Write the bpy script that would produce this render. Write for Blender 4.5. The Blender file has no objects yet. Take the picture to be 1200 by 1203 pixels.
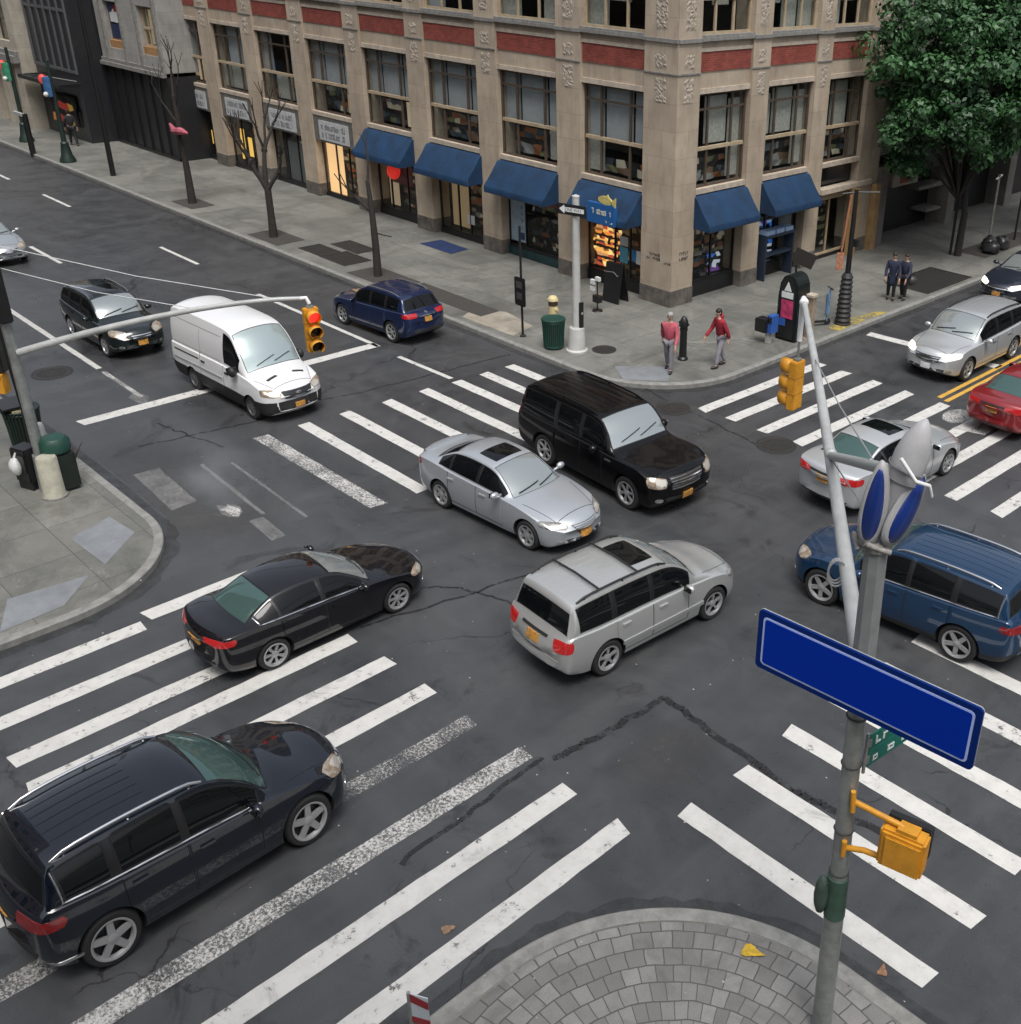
import bpy, bmesh, math, random
from mathutils import Vector, Matrix
from mathutils.bvhtree import BVHTree
random.seed(7)
R = math.radians
scene = bpy.context.scene
col = scene.collection

# ------------------------------------------------------------------ helpers
def tag(o, label=None, cat=None, group=None, kind=None):
    if label: o['label'] = label
    if cat: o['category'] = cat
    if group: o['group'] = group
    if kind: o['kind'] = kind
    return o

def thing(name, label, cat, loc=(0, 0, 0), rz=0, group=None):
    o = bpy.data.objects.new(name, None)
    o.empty_display_size = .2
    col.objects.link(o)
    o.location = loc
    o.rotation_euler = (0, 0, rz)
    return tag(o, label, cat, group)

def copy_tree(o, parent=None):
    c = o.copy()
    col.objects.link(c)
    if parent: c.parent = parent
    for ch in list(o.children):
        copy_tree(ch, c)
    return c

class MB:
    def __init__(s): s.v = []; s.f = []; s.m = []
    def add(s, vs, fs, m=0):
        b = len(s.v)
        s.v += [tuple(p) for p in vs]
        for f in fs:
            s.f.append(tuple(i + b for i in f)); s.m.append(m)
        return s
    def box(s, c, d, m=0, rz=0, M=None):
        hx, hy, hz = d[0] / 2, d[1] / 2, d[2] / 2
        vs = [Vector((x, y, z)) for x in (-hx, hx) for y in (-hy, hy) for z in (-hz, hz)]
        Q = Matrix.Translation(c) @ (M if M is not None else Matrix.Rotation(rz, 4, 'Z'))
        return s.add([Q @ p for p in vs], [(0, 1, 3, 2), (4, 6, 7, 5), (0, 4, 5, 1), (2, 3, 7, 6), (0, 2, 6, 4), (1, 5, 7, 3)], m)
    def box2(s, a, b, m=0):
        return s.box([(a[i] + b[i]) / 2 for i in range(3)], [abs(a[i] - b[i]) for i in range(3)], m)
    def tube(s, path, r, n=8, m=0, caps=True):
        P = [Vector(p) for p in path]
        rs = r if isinstance(r, (list, tuple)) else [r] * len(P)
        vs = []; up = None
        for i, p in enumerate(P):
            d = (P[min(i + 1, len(P) - 1)] - P[max(i - 1, 0)]).normalized()
            if up is None:
                up = Vector((0, 0, 1)) if abs(d.z) < .9 else Vector((1, 0, 0))
            x = d.cross(up).normalized(); y = x.cross(d).normalized(); up = y
            for k in range(n):
                a = 2 * math.pi * k / n
                vs.append(p + (x * math.cos(a) + y * math.sin(a)) * rs[i])
        fs = []
        for i in range(len(P) - 1):
            for k in range(n):
                fs.append((i * n + k, i * n + (k + 1) % n, (i + 1) * n + (k + 1) % n, (i + 1) * n + k))
        if caps:
            fs.append(tuple(range(n))[::-1]); fs.append(tuple((len(P) - 1) * n + k for k in range(n)))
        return s.add(vs, fs, m)
    def lathe(s, prof, n=20, c=(0, 0, 0), m=0, M=None, cap=True):
        vs = []; fs = []
        for (r, z) in prof:
            for k in range(n):
                a = 2 * math.pi * k / n
                p = Vector((r * math.cos(a), r * math.sin(a), z))
                if M is not None: p = M @ p
                vs.append(p + Vector(c))
        for i in range(len(prof) - 1):
            for k in range(n):
                fs.append((i * n + k, i * n + (k + 1) % n, (i + 1) * n + (k + 1) % n, (i + 1) * n + k))
        if cap and prof[0][0] > 1e-4: fs.append(tuple(range(n))[::-1])
        if cap and prof[-1][0] > 1e-4: fs.append(tuple((len(prof) - 1) * n + k for k in range(n)))
        return s.add(vs, fs, m)
    def sph(s, c, r, n=12, m=0, M=None):
        if not isinstance(r, (list, tuple)): r = (r, r, r)
        vs = []; fs = []; k2 = n // 2
        for i in range(k2 + 1):
            t = math.pi * (i / k2); t = min(max(t, .02), math.pi - .02)
            for k in range(n):
                a = 2 * math.pi * k / n
                p = Vector((r[0] * math.sin(t) * math.cos(a), r[1] * math.sin(t) * math.sin(a), -r[2] * math.cos(t)))
                if M is not None: p = M @ p
                vs.append(p + Vector(c))
        for i in range(k2):
            for k in range(n):
                fs.append((i * n + k, i * n + (k + 1) % n, (i + 1) * n + (k + 1) % n, (i + 1) * n + k))
        fs.append(tuple(range(n))[::-1]); fs.append(tuple(k2 * n + k for k in range(n)))
        return s.add(vs, fs, m)
    def prism(s, poly, t, M=None, m=0):
        """poly: list of (u,v); extruded t along local z, placed by M"""
        n = len(poly)
        vs = [Vector((u, v, 0)) for u, v in poly] + [Vector((u, v, t)) for u, v in poly]
        if M is not None: vs = [M @ p for p in vs]
        fs = [tuple(range(n))[::-1], tuple(range(n, 2 * n))] + [(i, (i + 1) % n, n + (i + 1) % n, n + i) for i in range(n)]
        return s.add(vs, fs, m)
    def build(s, name, mats, parent=None, loc=(0, 0, 0), rz=0, smooth=None, bevel=0):
        me = bpy.data.meshes.new(name)
        me.from_pydata(s.v, [], s.f)
        if not isinstance(mats, (list, tuple)): mats = [mats]
        for m in mats: me.materials.append(m)
        for p, k in zip(me.polygons, s.m): p.material_index = k
        bm = bmesh.new(); bm.from_mesh(me)
        bmesh.ops.recalc_face_normals(bm, faces=bm.faces)
        if bevel:
            es = [e for e in bm.edges if len(e.link_faces) == 2 and e.calc_face_angle(0) > .5]
            bmesh.ops.bevel(bm, geom=es, offset=bevel, segments=2, affect='EDGES', clamp_overlap=True)
        bm.to_mesh(me); bm.free()
        if smooth:
            me.shade_smooth(); me.set_sharp_from_angle(angle=R(smooth))
        o = bpy.data.objects.new(name, me)
        col.objects.link(o)
        if parent: o.parent = parent
        o.location = loc; o.rotation_euler = (0, 0, rz)
        return o

def ev_mesh(o):
    """evaluated copy of an object's mesh (modifiers applied)"""
    dg = bpy.context.evaluated_depsgraph_get(); dg.update()
    return bpy.data.meshes.new_from_object(o.evaluated_get(dg))

def text_mesh(txt, size, name, m, parent, M, depth=.003, bold=.0):
    cu = bpy.data.curves.new(name, 'FONT'); cu.body = txt; cu.size = size; cu.extrude = depth
    cu.align_x = 'CENTER'; cu.align_y = 'CENTER'; cu.offset = bold
    t = bpy.data.objects.new('tmp', cu); col.objects.link(t)
    me = ev_mesh(t); bpy.data.objects.remove(t)
    me.transform(M); me.materials.clear(); me.materials.append(m)
    o = bpy.data.objects.new(name, me); col.objects.link(o); o.parent = parent
    return o

# ------------------------------------------------------------------ materials
def nodes(m):
    m.use_nodes = True
    nt = m.node_tree
    return nt, nt.nodes, nt.links, nt.nodes['Principled BSDF']

MATS = {}
def mat(name, c, rough=.5, metal=0, coat=0, ior=None, var=0, vscale=3, bump=0, bscale=30, emit=0, ecol=None, rvar=0, c2=None, coatior=1.5):
    if name in MATS: return MATS[name]
    m = bpy.data.materials.new(name); nt, N, L, p = nodes(m)
    p.inputs['Base Color'].default_value = (*c, 1)
    p.inputs['Roughness'].default_value = rough
    p.inputs['Metallic'].default_value = metal
    if ior: p.inputs['IOR'].default_value = ior
    if coat:
        p.inputs['Coat Weight'].default_value = coat; p.inputs['Coat Roughness'].default_value = .04; p.inputs['Coat IOR'].default_value = coatior
        if max(c) < .2: p.inputs['Specular IOR Level'].default_value = .12
    if emit:
        p.inputs['Emission Color'].default_value = (*(ecol or c), 1); p.inputs['Emission Strength'].default_value = emit
    if var or bump or rvar:
        tc = N.new('ShaderNodeTexCoord')
    if var or rvar:
        nz = N.new('ShaderNodeTexNoise'); nz.inputs['Scale'].default_value = vscale; nz.inputs['Detail'].default_value = 8
        nz.inputs['Roughness'].default_value = .65
        L.new(tc.outputs['Object'], nz.inputs['Vector'])
    if var:
        mx = N.new('ShaderNodeMix'); mx.data_type = 'RGBA'
        rp = N.new('ShaderNodeMapRange'); rp.inputs[1].default_value = .3; rp.inputs[2].default_value = .7
        L.new(nz.outputs['Fac'], rp.inputs[0]); L.new(rp.outputs[0], mx.inputs[0])
        d = c2 or [k * (1 - var) for k in c]; b = [min(1, k * (1 + var * .5)) for k in c]
        mx.inputs[6].default_value = (*d, 1); mx.inputs[7].default_value = (*b, 1)
        L.new(mx.outputs[2], p.inputs['Base Color'])
    if rvar:
        r2 = N.new('ShaderNodeMapRange'); r2.inputs[1].default_value = .3; r2.inputs[2].default_value = .7
        r2.inputs[3].default_value = rough - rvar; r2.inputs[4].default_value = rough + rvar
        L.new(nz.outputs['Fac'], r2.inputs[0]); L.new(r2.outputs[0], p.inputs['Roughness'])
    if bump:
        nb = N.new('ShaderNodeTexNoise'); nb.inputs['Scale'].default_value = bscale; nb.inputs['Detail'].default_value = 4
        bp = N.new('ShaderNodeBump'); bp.inputs['Strength'].default_value = bump; bp.inputs['Distance'].default_value = .02
        L.new(tc.outputs['Object'], nb.inputs['Vector']); L.new(nb.outputs['Fac'], bp.inputs['Height']); L.new(bp.outputs[0], p.inputs['Normal'])
    MATS[name] = m
    return m

class NG:
    """small node-graph helper"""
    def __init__(s, name):
        s.m = bpy.data.materials.new(name); s.nt, s.N, s.L, s.p = nodes(s.m)
        s.tc = s.N.new('ShaderNodeTexCoord')
    def noise(s, scale, detail=6, rough=.6, vec=None, dist=0):
        n = s.N.new('ShaderNodeTexNoise'); n.inputs['Scale'].default_value = scale; n.inputs['Detail'].default_value = detail
        n.inputs['Roughness'].default_value = rough; n.inputs['Distortion'].default_value = dist
        s.L.new(vec or s.tc.outputs['Object'], n.inputs['Vector']); return n.outputs['Fac']
    def rng(s, x, a, b, c=0, d=1):
        n = s.N.new('ShaderNodeMapRange')
        for i, k in ((1, a), (2, b), (3, c), (4, d)): n.inputs[i].default_value = k
        s.L.new(x, n.inputs[0]); return n.outputs[0]
    def mix(s, f, a, b, mode='MIX'):
        n = s.N.new('ShaderNodeMix'); n.data_type = 'RGBA'; n.blend_type = mode
        if isinstance(f, (int, float)): n.inputs[0].default_value = f
        else: s.L.new(f, n.inputs[0])
        for i, k in ((6, a), (7, b)):
            if isinstance(k, tuple): n.inputs[i].default_value = (*k, 1)
            else: s.L.new(k, n.inputs[i])
        return n.outputs[2]
    def math(s, op, a, b=None):
        n = s.N.new('ShaderNodeMath'); n.operation = op
        for i, k in ((0, a), (1, b)):
            if k is None: continue
            if isinstance(k, (int, float)): n.inputs[i].default_value = k
            else: s.L.new(k, n.inputs[i])
        return n.outputs[0]
    def bump(s, h, st, dist=.02):
        n = s.N.new('ShaderNodeBump'); n.inputs['Strength'].default_value = st; n.inputs['Distance'].default_value = dist
        s.L.new(h, n.inputs['Height']); s.L.new(n.outputs[0], s.p.inputs['Normal'])
    def out(s, colr=None, rough=None):
        if colr is not None: s.L.new(colr, s.p.inputs['Base Color'])
        if rough is not None:
            if isinstance(rough, (int, float)): s.p.inputs['Roughness'].default_value = rough
            else: s.L.new(rough, s.p.inputs['Roughness'])
        return s.m

def m_asphalt():
    g = NG('asphalt')
    sep = g.N.new('ShaderNodeSeparateXYZ'); g.L.new(g.tc.outputs['Object'], sep.inputs[0])
    def stretched(kx, ky, sc, det=5):
        cb = g.N.new('ShaderNodeCombineXYZ'); g.L.new(g.math('MULTIPLY', sep.outputs[0], kx), cb.inputs[0]); g.L.new(g.math('MULTIPLY', sep.outputs[1], ky), cb.inputs[1])
        return g.noise(sc, det, .62, vec=cb.outputs[0])
    big = g.noise(.16, 6, .68, dist=.6); mid = g.noise(.9, 8, .7, dist=.4); fine = g.noise(55, 3, .7); spk = g.noise(190, 2, .8)
    sx = stretched(.07, 1.0, .85); sy = stretched(1.0, .07, .85)
    c = g.mix(g.rng(big, .35, .65), (.040, .043, .047), (.070, .073, .077))
    c = g.mix(g.rng(sx, .48, .66, 0, .55), c, (.033, .035, .038))
    c = g.mix(g.rng(sy, .50, .68, 0, .55), c, (.090, .092, .094))
    c = g.mix(g.rng(mid, .46, .72, 0, .5), c, (.100, .102, .103))
    c = g.mix(g.rng(g.noise(.45, 9, .75, dist=1.4), .57, .64, 0, .75), c, (.024, .0245, .026))
    c = g.mix(g.rng(g.noise(1.7, 9, .8, dist=2.0), .60, .66, 0, .45), c, (.022, .022, .023))
    c = g.mix(g.rng(g.noise(7, 3, .6), .70, .74, 0, .6), c, (.020, .020, .021))
    c = g.mix(g.rng(fine, .35, .7, 0, .55), c, (.028, .0285, .030))
    c = g.mix(g.rng(spk, .62, .74, 0, .5), c, (.17, .168, .165))
    # hairline cracks
    vo = g.N.new('ShaderNodeTexVoronoi'); vo.feature = 'DISTANCE_TO_EDGE'; vo.inputs['Scale'].default_value = .28
    wv = g.N.new('ShaderNodeVectorMath'); wv.operation = 'MULTIPLY_ADD'; nz = g.N.new('ShaderNodeTexNoise'); nz.inputs['Scale'].default_value = 1.1; nz.inputs['Detail'].default_value = 6
    g.L.new(g.tc.outputs['Object'], nz.inputs['Vector']); g.L.new(nz.outputs['Color'], wv.inputs[0]); wv.inputs[1].default_value = (1.3, 1.3, 0); g.L.new(g.tc.outputs['Object'], wv.inputs[2])
    g.L.new(wv.outputs[0], vo.inputs['Vector'])
    crack = g.math('MULTIPLY', g.rng(vo.outputs['Distance'], .002, .007, .8, 0), g.rng(g.noise(.3, 4, .6), .50, .58))
    c = g.mix(crack, c, (.016, .016, .017))
    g.bump(fine, .35, .01)
    return g.out(c, g.rng(g.math('ADD', g.math('MULTIPLY', mid, .6), g.math('MULTIPLY', big, .4)), .38, .62, .24, .52))

def m_concrete(name, a, b, slab=1.5, joint=.012, rot=0):
    g = NG(name)
    big = g.noise(.35, 6, .65, dist=.5); mid = g.noise(2.5, 8, .7); fine = g.noise(70, 3, .7)
    br = g.N.new('ShaderNodeTexBrick'); br.offset = 0
    br.inputs['Scale'].default_value = 1; br.inputs['Mortar Size'].default_value = joint
    br.inputs['Brick Width'].default_value = slab; br.inputs['Row Height'].default_value = slab
    br.inputs['Color1'].default_value = (.86, .86, .86, 1); br.inputs['Color2'].default_value = (1.05, 1.04, 1.02, 1)
    br.inputs['Mortar'].default_value = (.5, .5, .5, 1); br.inputs['Mortar Smooth'].default_value = .3
    g.L.new(g.tc.outputs['Object'], br.inputs['Vector'])
    c = g.mix(g.rng(big, .35, .65), a, b)
    c = g.mix(g.rng(mid, .5, .7, 0, .4), c, tuple(k * .6 for k in a))
    c = g.mix(g.rng(g.noise(.28, 8, .75, dist=1.3), .50, .62, 0, .6), c, tuple(k * .58 for k in a))
    c = g.mix(g.rng(g.noise(.6, 9, .8, dist=1.0), .57, .64, 0, .5), c, tuple(k * 1.35 for k in b))
    c = g.mix(g.rng(fine, .4, .7, 0, .3), c, tuple(k * .7 for k in a))
    c = g.mix(g.rng(g.noise(14, 2, .5), .70, .74, 0, .55), c, (.05, .05, .05))
    c = g.mix(1.0, c, br.outputs['Color'], 'MULTIPLY')
    g.bump(fine, .2, .006)
    return g.out(c, g.rng(big, .3, .7, .5, .8))

def m_paver(cx, cy):
    g = NG('granite_pavers')
    sep = g.N.new('ShaderNodeSeparateXYZ'); g.L.new(g.tc.outputs['Object'], sep.inputs[0])
    dx = g.math('SUBTRACT', sep.outputs[0], cx); dy = g.math('SUBTRACT', sep.outputs[1], cy)
    r = g.math('SQRT', g.math('ADD', g.math('MULTIPLY', dx, dx), g.math('MULTIPLY', dy, dy)))
    th = g.math('MULTIPLY', g.math('ARCTAN2', dy, dx), 3.0)
    cb = g.N.new('ShaderNodeCombineXYZ'); g.L.new(th, cb.inputs[0]); g.L.new(r, cb.inputs[1])
    br = g.N.new('ShaderNodeTexBrick'); br.offset = .5
    br.inputs['Scale'].default_value = 1; br.inputs['Brick Width'].default_value = .30; br.inputs['Row Height'].default_value = .27
    br.inputs['Mortar Size'].default_value = .011; br.inputs['Mortar Smooth'].default_value = .2
    br.inputs['Color1'].default_value = (.175, .172, .165, 1); br.inputs['Color2'].default_value = (.285, .28, .268, 1)
    br.inputs['Mortar'].default_value = (.07, .068, .062, 1); br.inputs['Bias'].default_value = -.1
    nzv = g.N.new('ShaderNodeTexNoise'); nzv.inputs['Scale'].default_value = 2.3; g.L.new(g.tc.outputs['Object'], nzv.inputs['Vector'])
    vm = g.N.new('ShaderNodeVectorMath'); vm.operation = 'MULTIPLY_ADD'
    g.L.new(nzv.outputs['Color'], vm.inputs[0]); vm.inputs[1].default_value = (.07, .07, 0); g.L.new(cb.outputs[0], vm.inputs[2])
    g.L.new(vm.outputs[0], br.inputs['Vector'])
    c = g.mix(g.rng(g.noise(1.4, 8, .7), .45, .7, 0, .5), br.outputs['Color'], (.11, .108, .10))
    c = g.mix(g.rng(g.noise(.8, 7, .7, dist=1), .52, .66, 0, .6), c, (.10, .10, .09))
    c = g.mix(g.rng(g.noise(60, 3, .7), .4, .7, 0, .4), c, (.09, .09, .086))
    g.bump(g.math('SUBTRACT', 1.0, br.outputs['Fac']), .5, .012)
    return g.out(c, .7)

def m_paint(name, c, wear, scale=14, soft=.035, top=1.0):
    """thermoplastic paint: worn through to the asphalt by noise"""
    g = NG(name)
    n1 = g.noise(scale, 8, .75); n2 = g.noise(1.6, 5, .6); n3 = g.noise(45, 4, .7)
    w = g.math('ADD', g.math('MULTIPLY', n1, .62), g.math('ADD', g.math('MULTIPLY', n2, .28), g.math('MULTIPLY', n3, .16)))
    fac = g.rng(w, wear - soft, wear + soft, 1 - top, 1)
    cc = g.mix(g.rng(g.noise(3, 7, .7), .4, .72, 0, .55), c, tuple(k * .66 for k in c))
    cc = g.mix(g.rng(g.noise(1.3, 9, .78, dist=1.5), .56, .66, 0, .55), cc, tuple(k * .42 for k in c))
    cc = g.mix(g.rng(g.noise(120, 2, .7), .55, .75, 0, .4), cc, tuple(k * .5 for k in c))
    g.out(cc, .65)
    tr = g.N.new('ShaderNodeBsdfTransparent'); ms = g.N.new('ShaderNodeMixShader')
    g.L.new(fac, ms.inputs[0]); g.L.new(g.p.outputs[0], ms.inputs[1]); g.L.new(tr.outputs[0], ms.inputs[2])
    g.L.new(ms.outputs[0], g.N['Material Output'].inputs[0])
    return g.m

def m_brick(name, a, b, mortar):
    g = NG(name)
    sep = g.N.new('ShaderNodeSeparateXYZ'); g.L.new(g.tc.outputs['Object'], sep.inputs[0])
    cb = g.N.new('ShaderNodeCombineXYZ')
    g.L.new(g.math('ADD', sep.outputs[0], sep.outputs[1]), cb.inputs[0]); g.L.new(sep.outputs[2], cb.inputs[1])
    br = g.N.new('ShaderNodeTexBrick'); g.L.new(cb.outputs[0], br.inputs['Vector'])
    br.inputs['Scale'].default_value = 1; br.inputs['Brick Width'].default_value = .22; br.inputs['Row Height'].default_value = .075
    br.inputs['Mortar Size'].default_value = .007
    br.inputs['Color1'].default_value = (*a, 1); br.inputs['Color2'].default_value = (*b, 1); br.inputs['Mortar'].default_value = (*mortar, 1)
    c = g.mix(g.rng(g.noise(2, 6, .6), .4, .7, 0, .5), br.outputs['Color'], tuple(k * .5 for k in a))
    g.bump(g.math('SUBTRACT', 1.0, br.outputs['Fac']), .4, .01)
    return g.out(c, .8)

def m_stone(name, a, b, course=.9):
    g = NG(name)
    sep = g.N.new('ShaderNodeSeparateXYZ'); g.L.new(g.tc.outputs['Object'], sep.inputs[0])
    sc = g.N.new('ShaderNodeCombineXYZ'); g.L.new(g.math('MULTIPLY', g.math('ADD', sep.outputs[0], sep.outputs[1]), 1.4), sc.inputs[0])
    g.L.new(g.math('MULTIPLY', sep.outputs[2], .35), sc.inputs[1])
    streak = g.noise(2.2, 7, .65, vec=sc.outputs[0])
    cb = g.N.new('ShaderNodeCombineXYZ')
    g.L.new(g.math('ADD', sep.outputs[0], sep.outputs[1]), cb.inputs[0]); g.L.new(sep.outputs[2], cb.inputs[1])
    br = g.N.new('ShaderNodeTexBrick'); g.L.new(cb.outputs[0], br.inputs['Vector']); br.offset = .5
    br.inputs['Scale'].default_value = 1; br.inputs['Brick Width'].default_value = 1.3; br.inputs['Row Height'].default_value = course
    br.inputs['Mortar Size'].default_value = .007
    br.inputs['Color1'].default_value = (.90, .90, .90, 1); br.inputs['Color2'].default_value = (1.04, 1.03, 1.02, 1); br.inputs['Mortar'].default_value = (.68, .66, .64, 1)
    c = g.mix(g.rng(g.noise(.6, 6, .6), .35, .65), a, b)
    c = g.mix(g.rng(streak, .48, .75, 0, .55), c, tuple(k * .55 for k in a))
    c = g.mix(g.rng(g.noise(30, 4, .7), .45, .75, 0, .3), c, tuple(k * .6 for k in a))
    c = g.mix(1.0, c, br.outputs['Color'], 'MULTIPLY')
    g.bump(g.noise(50, 4, .7), .15, .01)
    return g.out(c, .85)

def m_leaf(name, a, b):
    g = NG(name)
    geo = g.N.new('ShaderNodeNewGeometry')
    c = g.mix(geo.outputs['Random Per Island'], a, b)
    c = g.mix(g.rng(g.noise(.5, 3, .5), .38, .62, 0, .45), c, tuple(k * 1.5 for k in b))
    return g.out(c, .5)

def m_glass(name, tint, ior=1.7, trans=.75):
    """thin pane: tinted see-through plus mirror by Fresnel"""
    m = bpy.data.materials.new(name); nt, N, L, p = nodes(m)
    F0 = ((ior - 1) / (ior + 1)) ** 2
    geo = N.new('ShaderNodeNewGeometry'); dt = N.new('ShaderNodeVectorMath'); dt.operation = 'DOT_PRODUCT'
    L.new(geo.outputs['Normal'], dt.inputs[0]); L.new(geo.outputs['Incoming'], dt.inputs[1])
    fr = None; x = dt.outputs['Value']
    for op, k in (('ABSOLUTE', None), ('SUBTRACT', 1.0), ('POWER', 5.0), ('MULTIPLY', 1 - F0), ('ADD', F0)):
        n = N.new('ShaderNodeMath'); n.operation = op
        if op == 'SUBTRACT': n.inputs[0].default_value = k; L.new(x, n.inputs[1])
        else:
            L.new(x, n.inputs[0])
            if k is not None: n.inputs[1].default_value = k
        x = n.outputs[0]; fr = n
    gl = N.new('ShaderNodeBsdfGlossy'); gl.inputs['Roughness'].default_value = .02
    tr = N.new('ShaderNodeBsdfTransparent'); tr.inputs['Color'].default_value = (*tint, 1)
    ms = N.new('ShaderNodeMixShader')
    L.new(fr.outputs[0], ms.inputs[0]); L.new(tr.outputs[0], ms.inputs[1]); L.new(gl.outputs[0], ms.inputs[2])
    L.new(ms.outputs[0], N['Material Output'].inputs[0])
    return m

def m_shop(name, cols, scale=3.5, emit=.0):
    """goods on shelves: small random blocks of colour"""
    g = NG(name)
    sep = g.N.new('ShaderNodeSeparateXYZ'); g.L.new(g.tc.outputs['Object'], sep.inputs[0])
    cb = g.N.new('ShaderNodeCombineXYZ')
    g.L.new(g.math('ADD', sep.outputs[0], sep.outputs[1]), cb.inputs[0]); g.L.new(sep.outputs[2], cb.inputs[1])
    vo = g.N.new('ShaderNodeTexVoronoi'); vo.distance = 'CHEBYCHEV'; vo.inputs['Scale'].default_value = scale; g.L.new(cb.outputs[0], vo.inputs['Vector'])
    s2 = g.N.new('ShaderNodeSeparateColor'); g.L.new(vo.outputs['Color'], s2.inputs[0])
    rp = g.N.new('ShaderNodeValToRGB'); rp.color_ramp.interpolation = 'CONSTANT'
    el = rp.color_ramp.elements
    for i, c in enumerate(cols):
        e = el[i] if i < 2 else el.new(i / len(cols))
        e.position = i / len(cols); e.color = (*c, 1)
    g.L.new(s2.outputs[0], rp.inputs[0])
    g.L.new(rp.outputs[0], g.p.inputs['Base Color'])
    if emit:
        g.L.new(rp.outputs[0], g.p.inputs['Emission Color']); g.p.inputs['Emission Strength'].default_value = emit
    return g.m

ASPH = m_asphalt()
SIDE = m_concrete('sidewalk_concrete', (.135, .138, .125), (.215, .215, .195))
KERB = mat('kerb_stone', (.235, .235, .22), .75, var=.35, vscale=5, bump=.2)
PAINT = m_paint('road_paint', (.60, .595, .565), .640, 5)
PAINT_USED = m_paint('road_paint_used', (.57, .565, .54), .622, 6)
PAINT_WORN = m_paint('road_paint_worn', (.54, .535, .515), .535, 20, .06)
PAINT_FADED = m_paint('road_paint_faded', (.46, .455, .44), .49, 12, .15, .60)
PAINT_YEL = m_paint('road_paint_yellow', (.62, .36, .06), .62)
PAINT_SPECK = m_paint('road_paint_specks', (.40, .395, .38), .51, 24, .05)
TAR = m_paint('tar_sealant', (.018, .018, .019), .555, 4, .05, .82)
def m_worn_patch():
    # thin grey film of dust and worn binder, fading out raggedly
    g = NG('asphalt_patch')
    n1 = g.noise(.55, 9, .72, dist=.8); n2 = g.noise(7, 6, .7); n3 = g.noise(60, 3, .7)
    c = g.mix(g.rng(n2, .35, .65), (.070, .069, .067), (.105, .103, .100))
    c = g.mix(g.rng(n3, .4, .7, 0, .5), c, (.04, .04, .04))
    g.out(c, .6)
    sp_ = g.N.new('ShaderNodeVectorMath'); sp_.operation = 'SUBTRACT'; g.L.new(g.tc.outputs['Generated'], sp_.inputs[0]); sp_.inputs[1].default_value = (.5, .5, 0)
    sm_ = g.N.new('ShaderNodeVectorMath'); sm_.operation = 'MULTIPLY'; g.L.new(sp_.outputs[0], sm_.inputs[0]); sm_.inputs[1].default_value = (1, 1, 0)
    ln_ = g.N.new('ShaderNodeVectorMath'); ln_.operation = 'LENGTH'; g.L.new(sm_.outputs[0], ln_.inputs[0])
    edge = g.rng(g.math('ADD', ln_.outputs['Value'], g.math('MULTIPLY', n1, .25)), .34, .56, 1, 0)
    fac = g.math('MULTIPLY', edge, g.math('MULTIPLY', g.rng(n1, .38, .68, .15, .85), g.rng(n2, .25, .6, .55, 1)))
    tr = g.N.new('ShaderNodeBsdfTransparent'); ms = g.N.new('ShaderNodeMixShader')
    g.L.new(fac, ms.inputs[0]); g.L.new(tr.outputs[0], ms.inputs[1]); g.L.new(g.p.outputs[0], ms.inputs[2])
    g.L.new(ms.outputs[0], g.N['Material Output'].inputs[0])
    return g.m
PATCHM = m_worn_patch()
STONE = m_stone('limestone', (.36, .295, .222), (.47, .395, .305))
STONE_TRIM = mat('limestone_trim', (.47, .40, .32), .8, var=.3, vscale=4)
SHADE_DAMP = m_paint('gutter_grime', (.022, .022, .022), .535, 4, .14, .42)
BRICK = m_brick('red_brick', (.21, .030, .022), (.31, .055, .035), (.22, .12, .09))
LEDGE = mat('weathered_ledge', (.22, .215, .20), .8, var=.4, vscale=6)
FRAME = mat('bronze_window_frame', (.085, .062, .045), .5, var=.3)
FRAME_TAN = mat('tan_window_frame', (.42, .33, .22), .55, var=.25)
BLACKP = mat('black_metal', (.012, .012, .013), .4, var=.3)
DARKIN = mat('dark_interior', (.020, .018, .016), .9)
BLIND = mat('roller_blind', (.38, .39, .40), .8, var=.12)
CURTAIN = mat('curtain', (.42, .41, .36), .85, var=.3, vscale=9)
WGLASS = m_glass('window_glass', (.86, .90, .90), 1.5)
SGLASS = m_glass('shop_glass', (.86, .88, .88), 1.45)
AWN = mat('blue_awning_canvas', (.0025, .031, .085), .7, var=.45, vscale=1.5, bump=.1, bscale=200)
WHITE = mat('white_enamel', (.75, .76, .76), .45, var=.1)
GALV = mat('galvanised_steel', (.33, .35, .34), .42, .55, var=.35, vscale=4)
ALU = mat('painted_alu', (.50, .51, .51), .45, .3, var=.2)
YEL = mat('signal_yellow', (.66, .30, .022), .45, var=.25, vscale=5)
GREENP = mat('green_paint', (.012, .055, .04), .5, var=.3)
BLUESIGN = mat('sign_blue', (.0008, .030, .35), .6)
BLUEEDGE = mat('sign_blue_edge', (.003, .022, .15), .6)
for _m in (BLUESIGN, BLUEEDGE): _m.node_tree.nodes['Principled BSDF'].inputs['Specular IOR Level'].default_value = .08
PALEBLUE = mat('sign_pale_line', (.42, .52, .85), .4)
GREENSIGN = mat('street_sign_green', (.006, .135, .10), .4)
# ------------------------------------------------------------------ setting: road, pavements, markings
SZ = .15
def sheet(name, polys, m, z, kind='structure'):
    mb = MB()
    for p in polys: mb.add([(x, y, z) for x, y in p], [tuple(range(len(p)))])
    o = mb.build(name, m)
    return tag(o, kind=kind)

mb = MB(); mb.add([(-900, -900, 0), (900, -900, 0), (900, 900, 0), (-900, 900, 0)], [(0, 1, 2, 3)])
tag(mb.build('road', ASPH), kind='structure')

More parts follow.
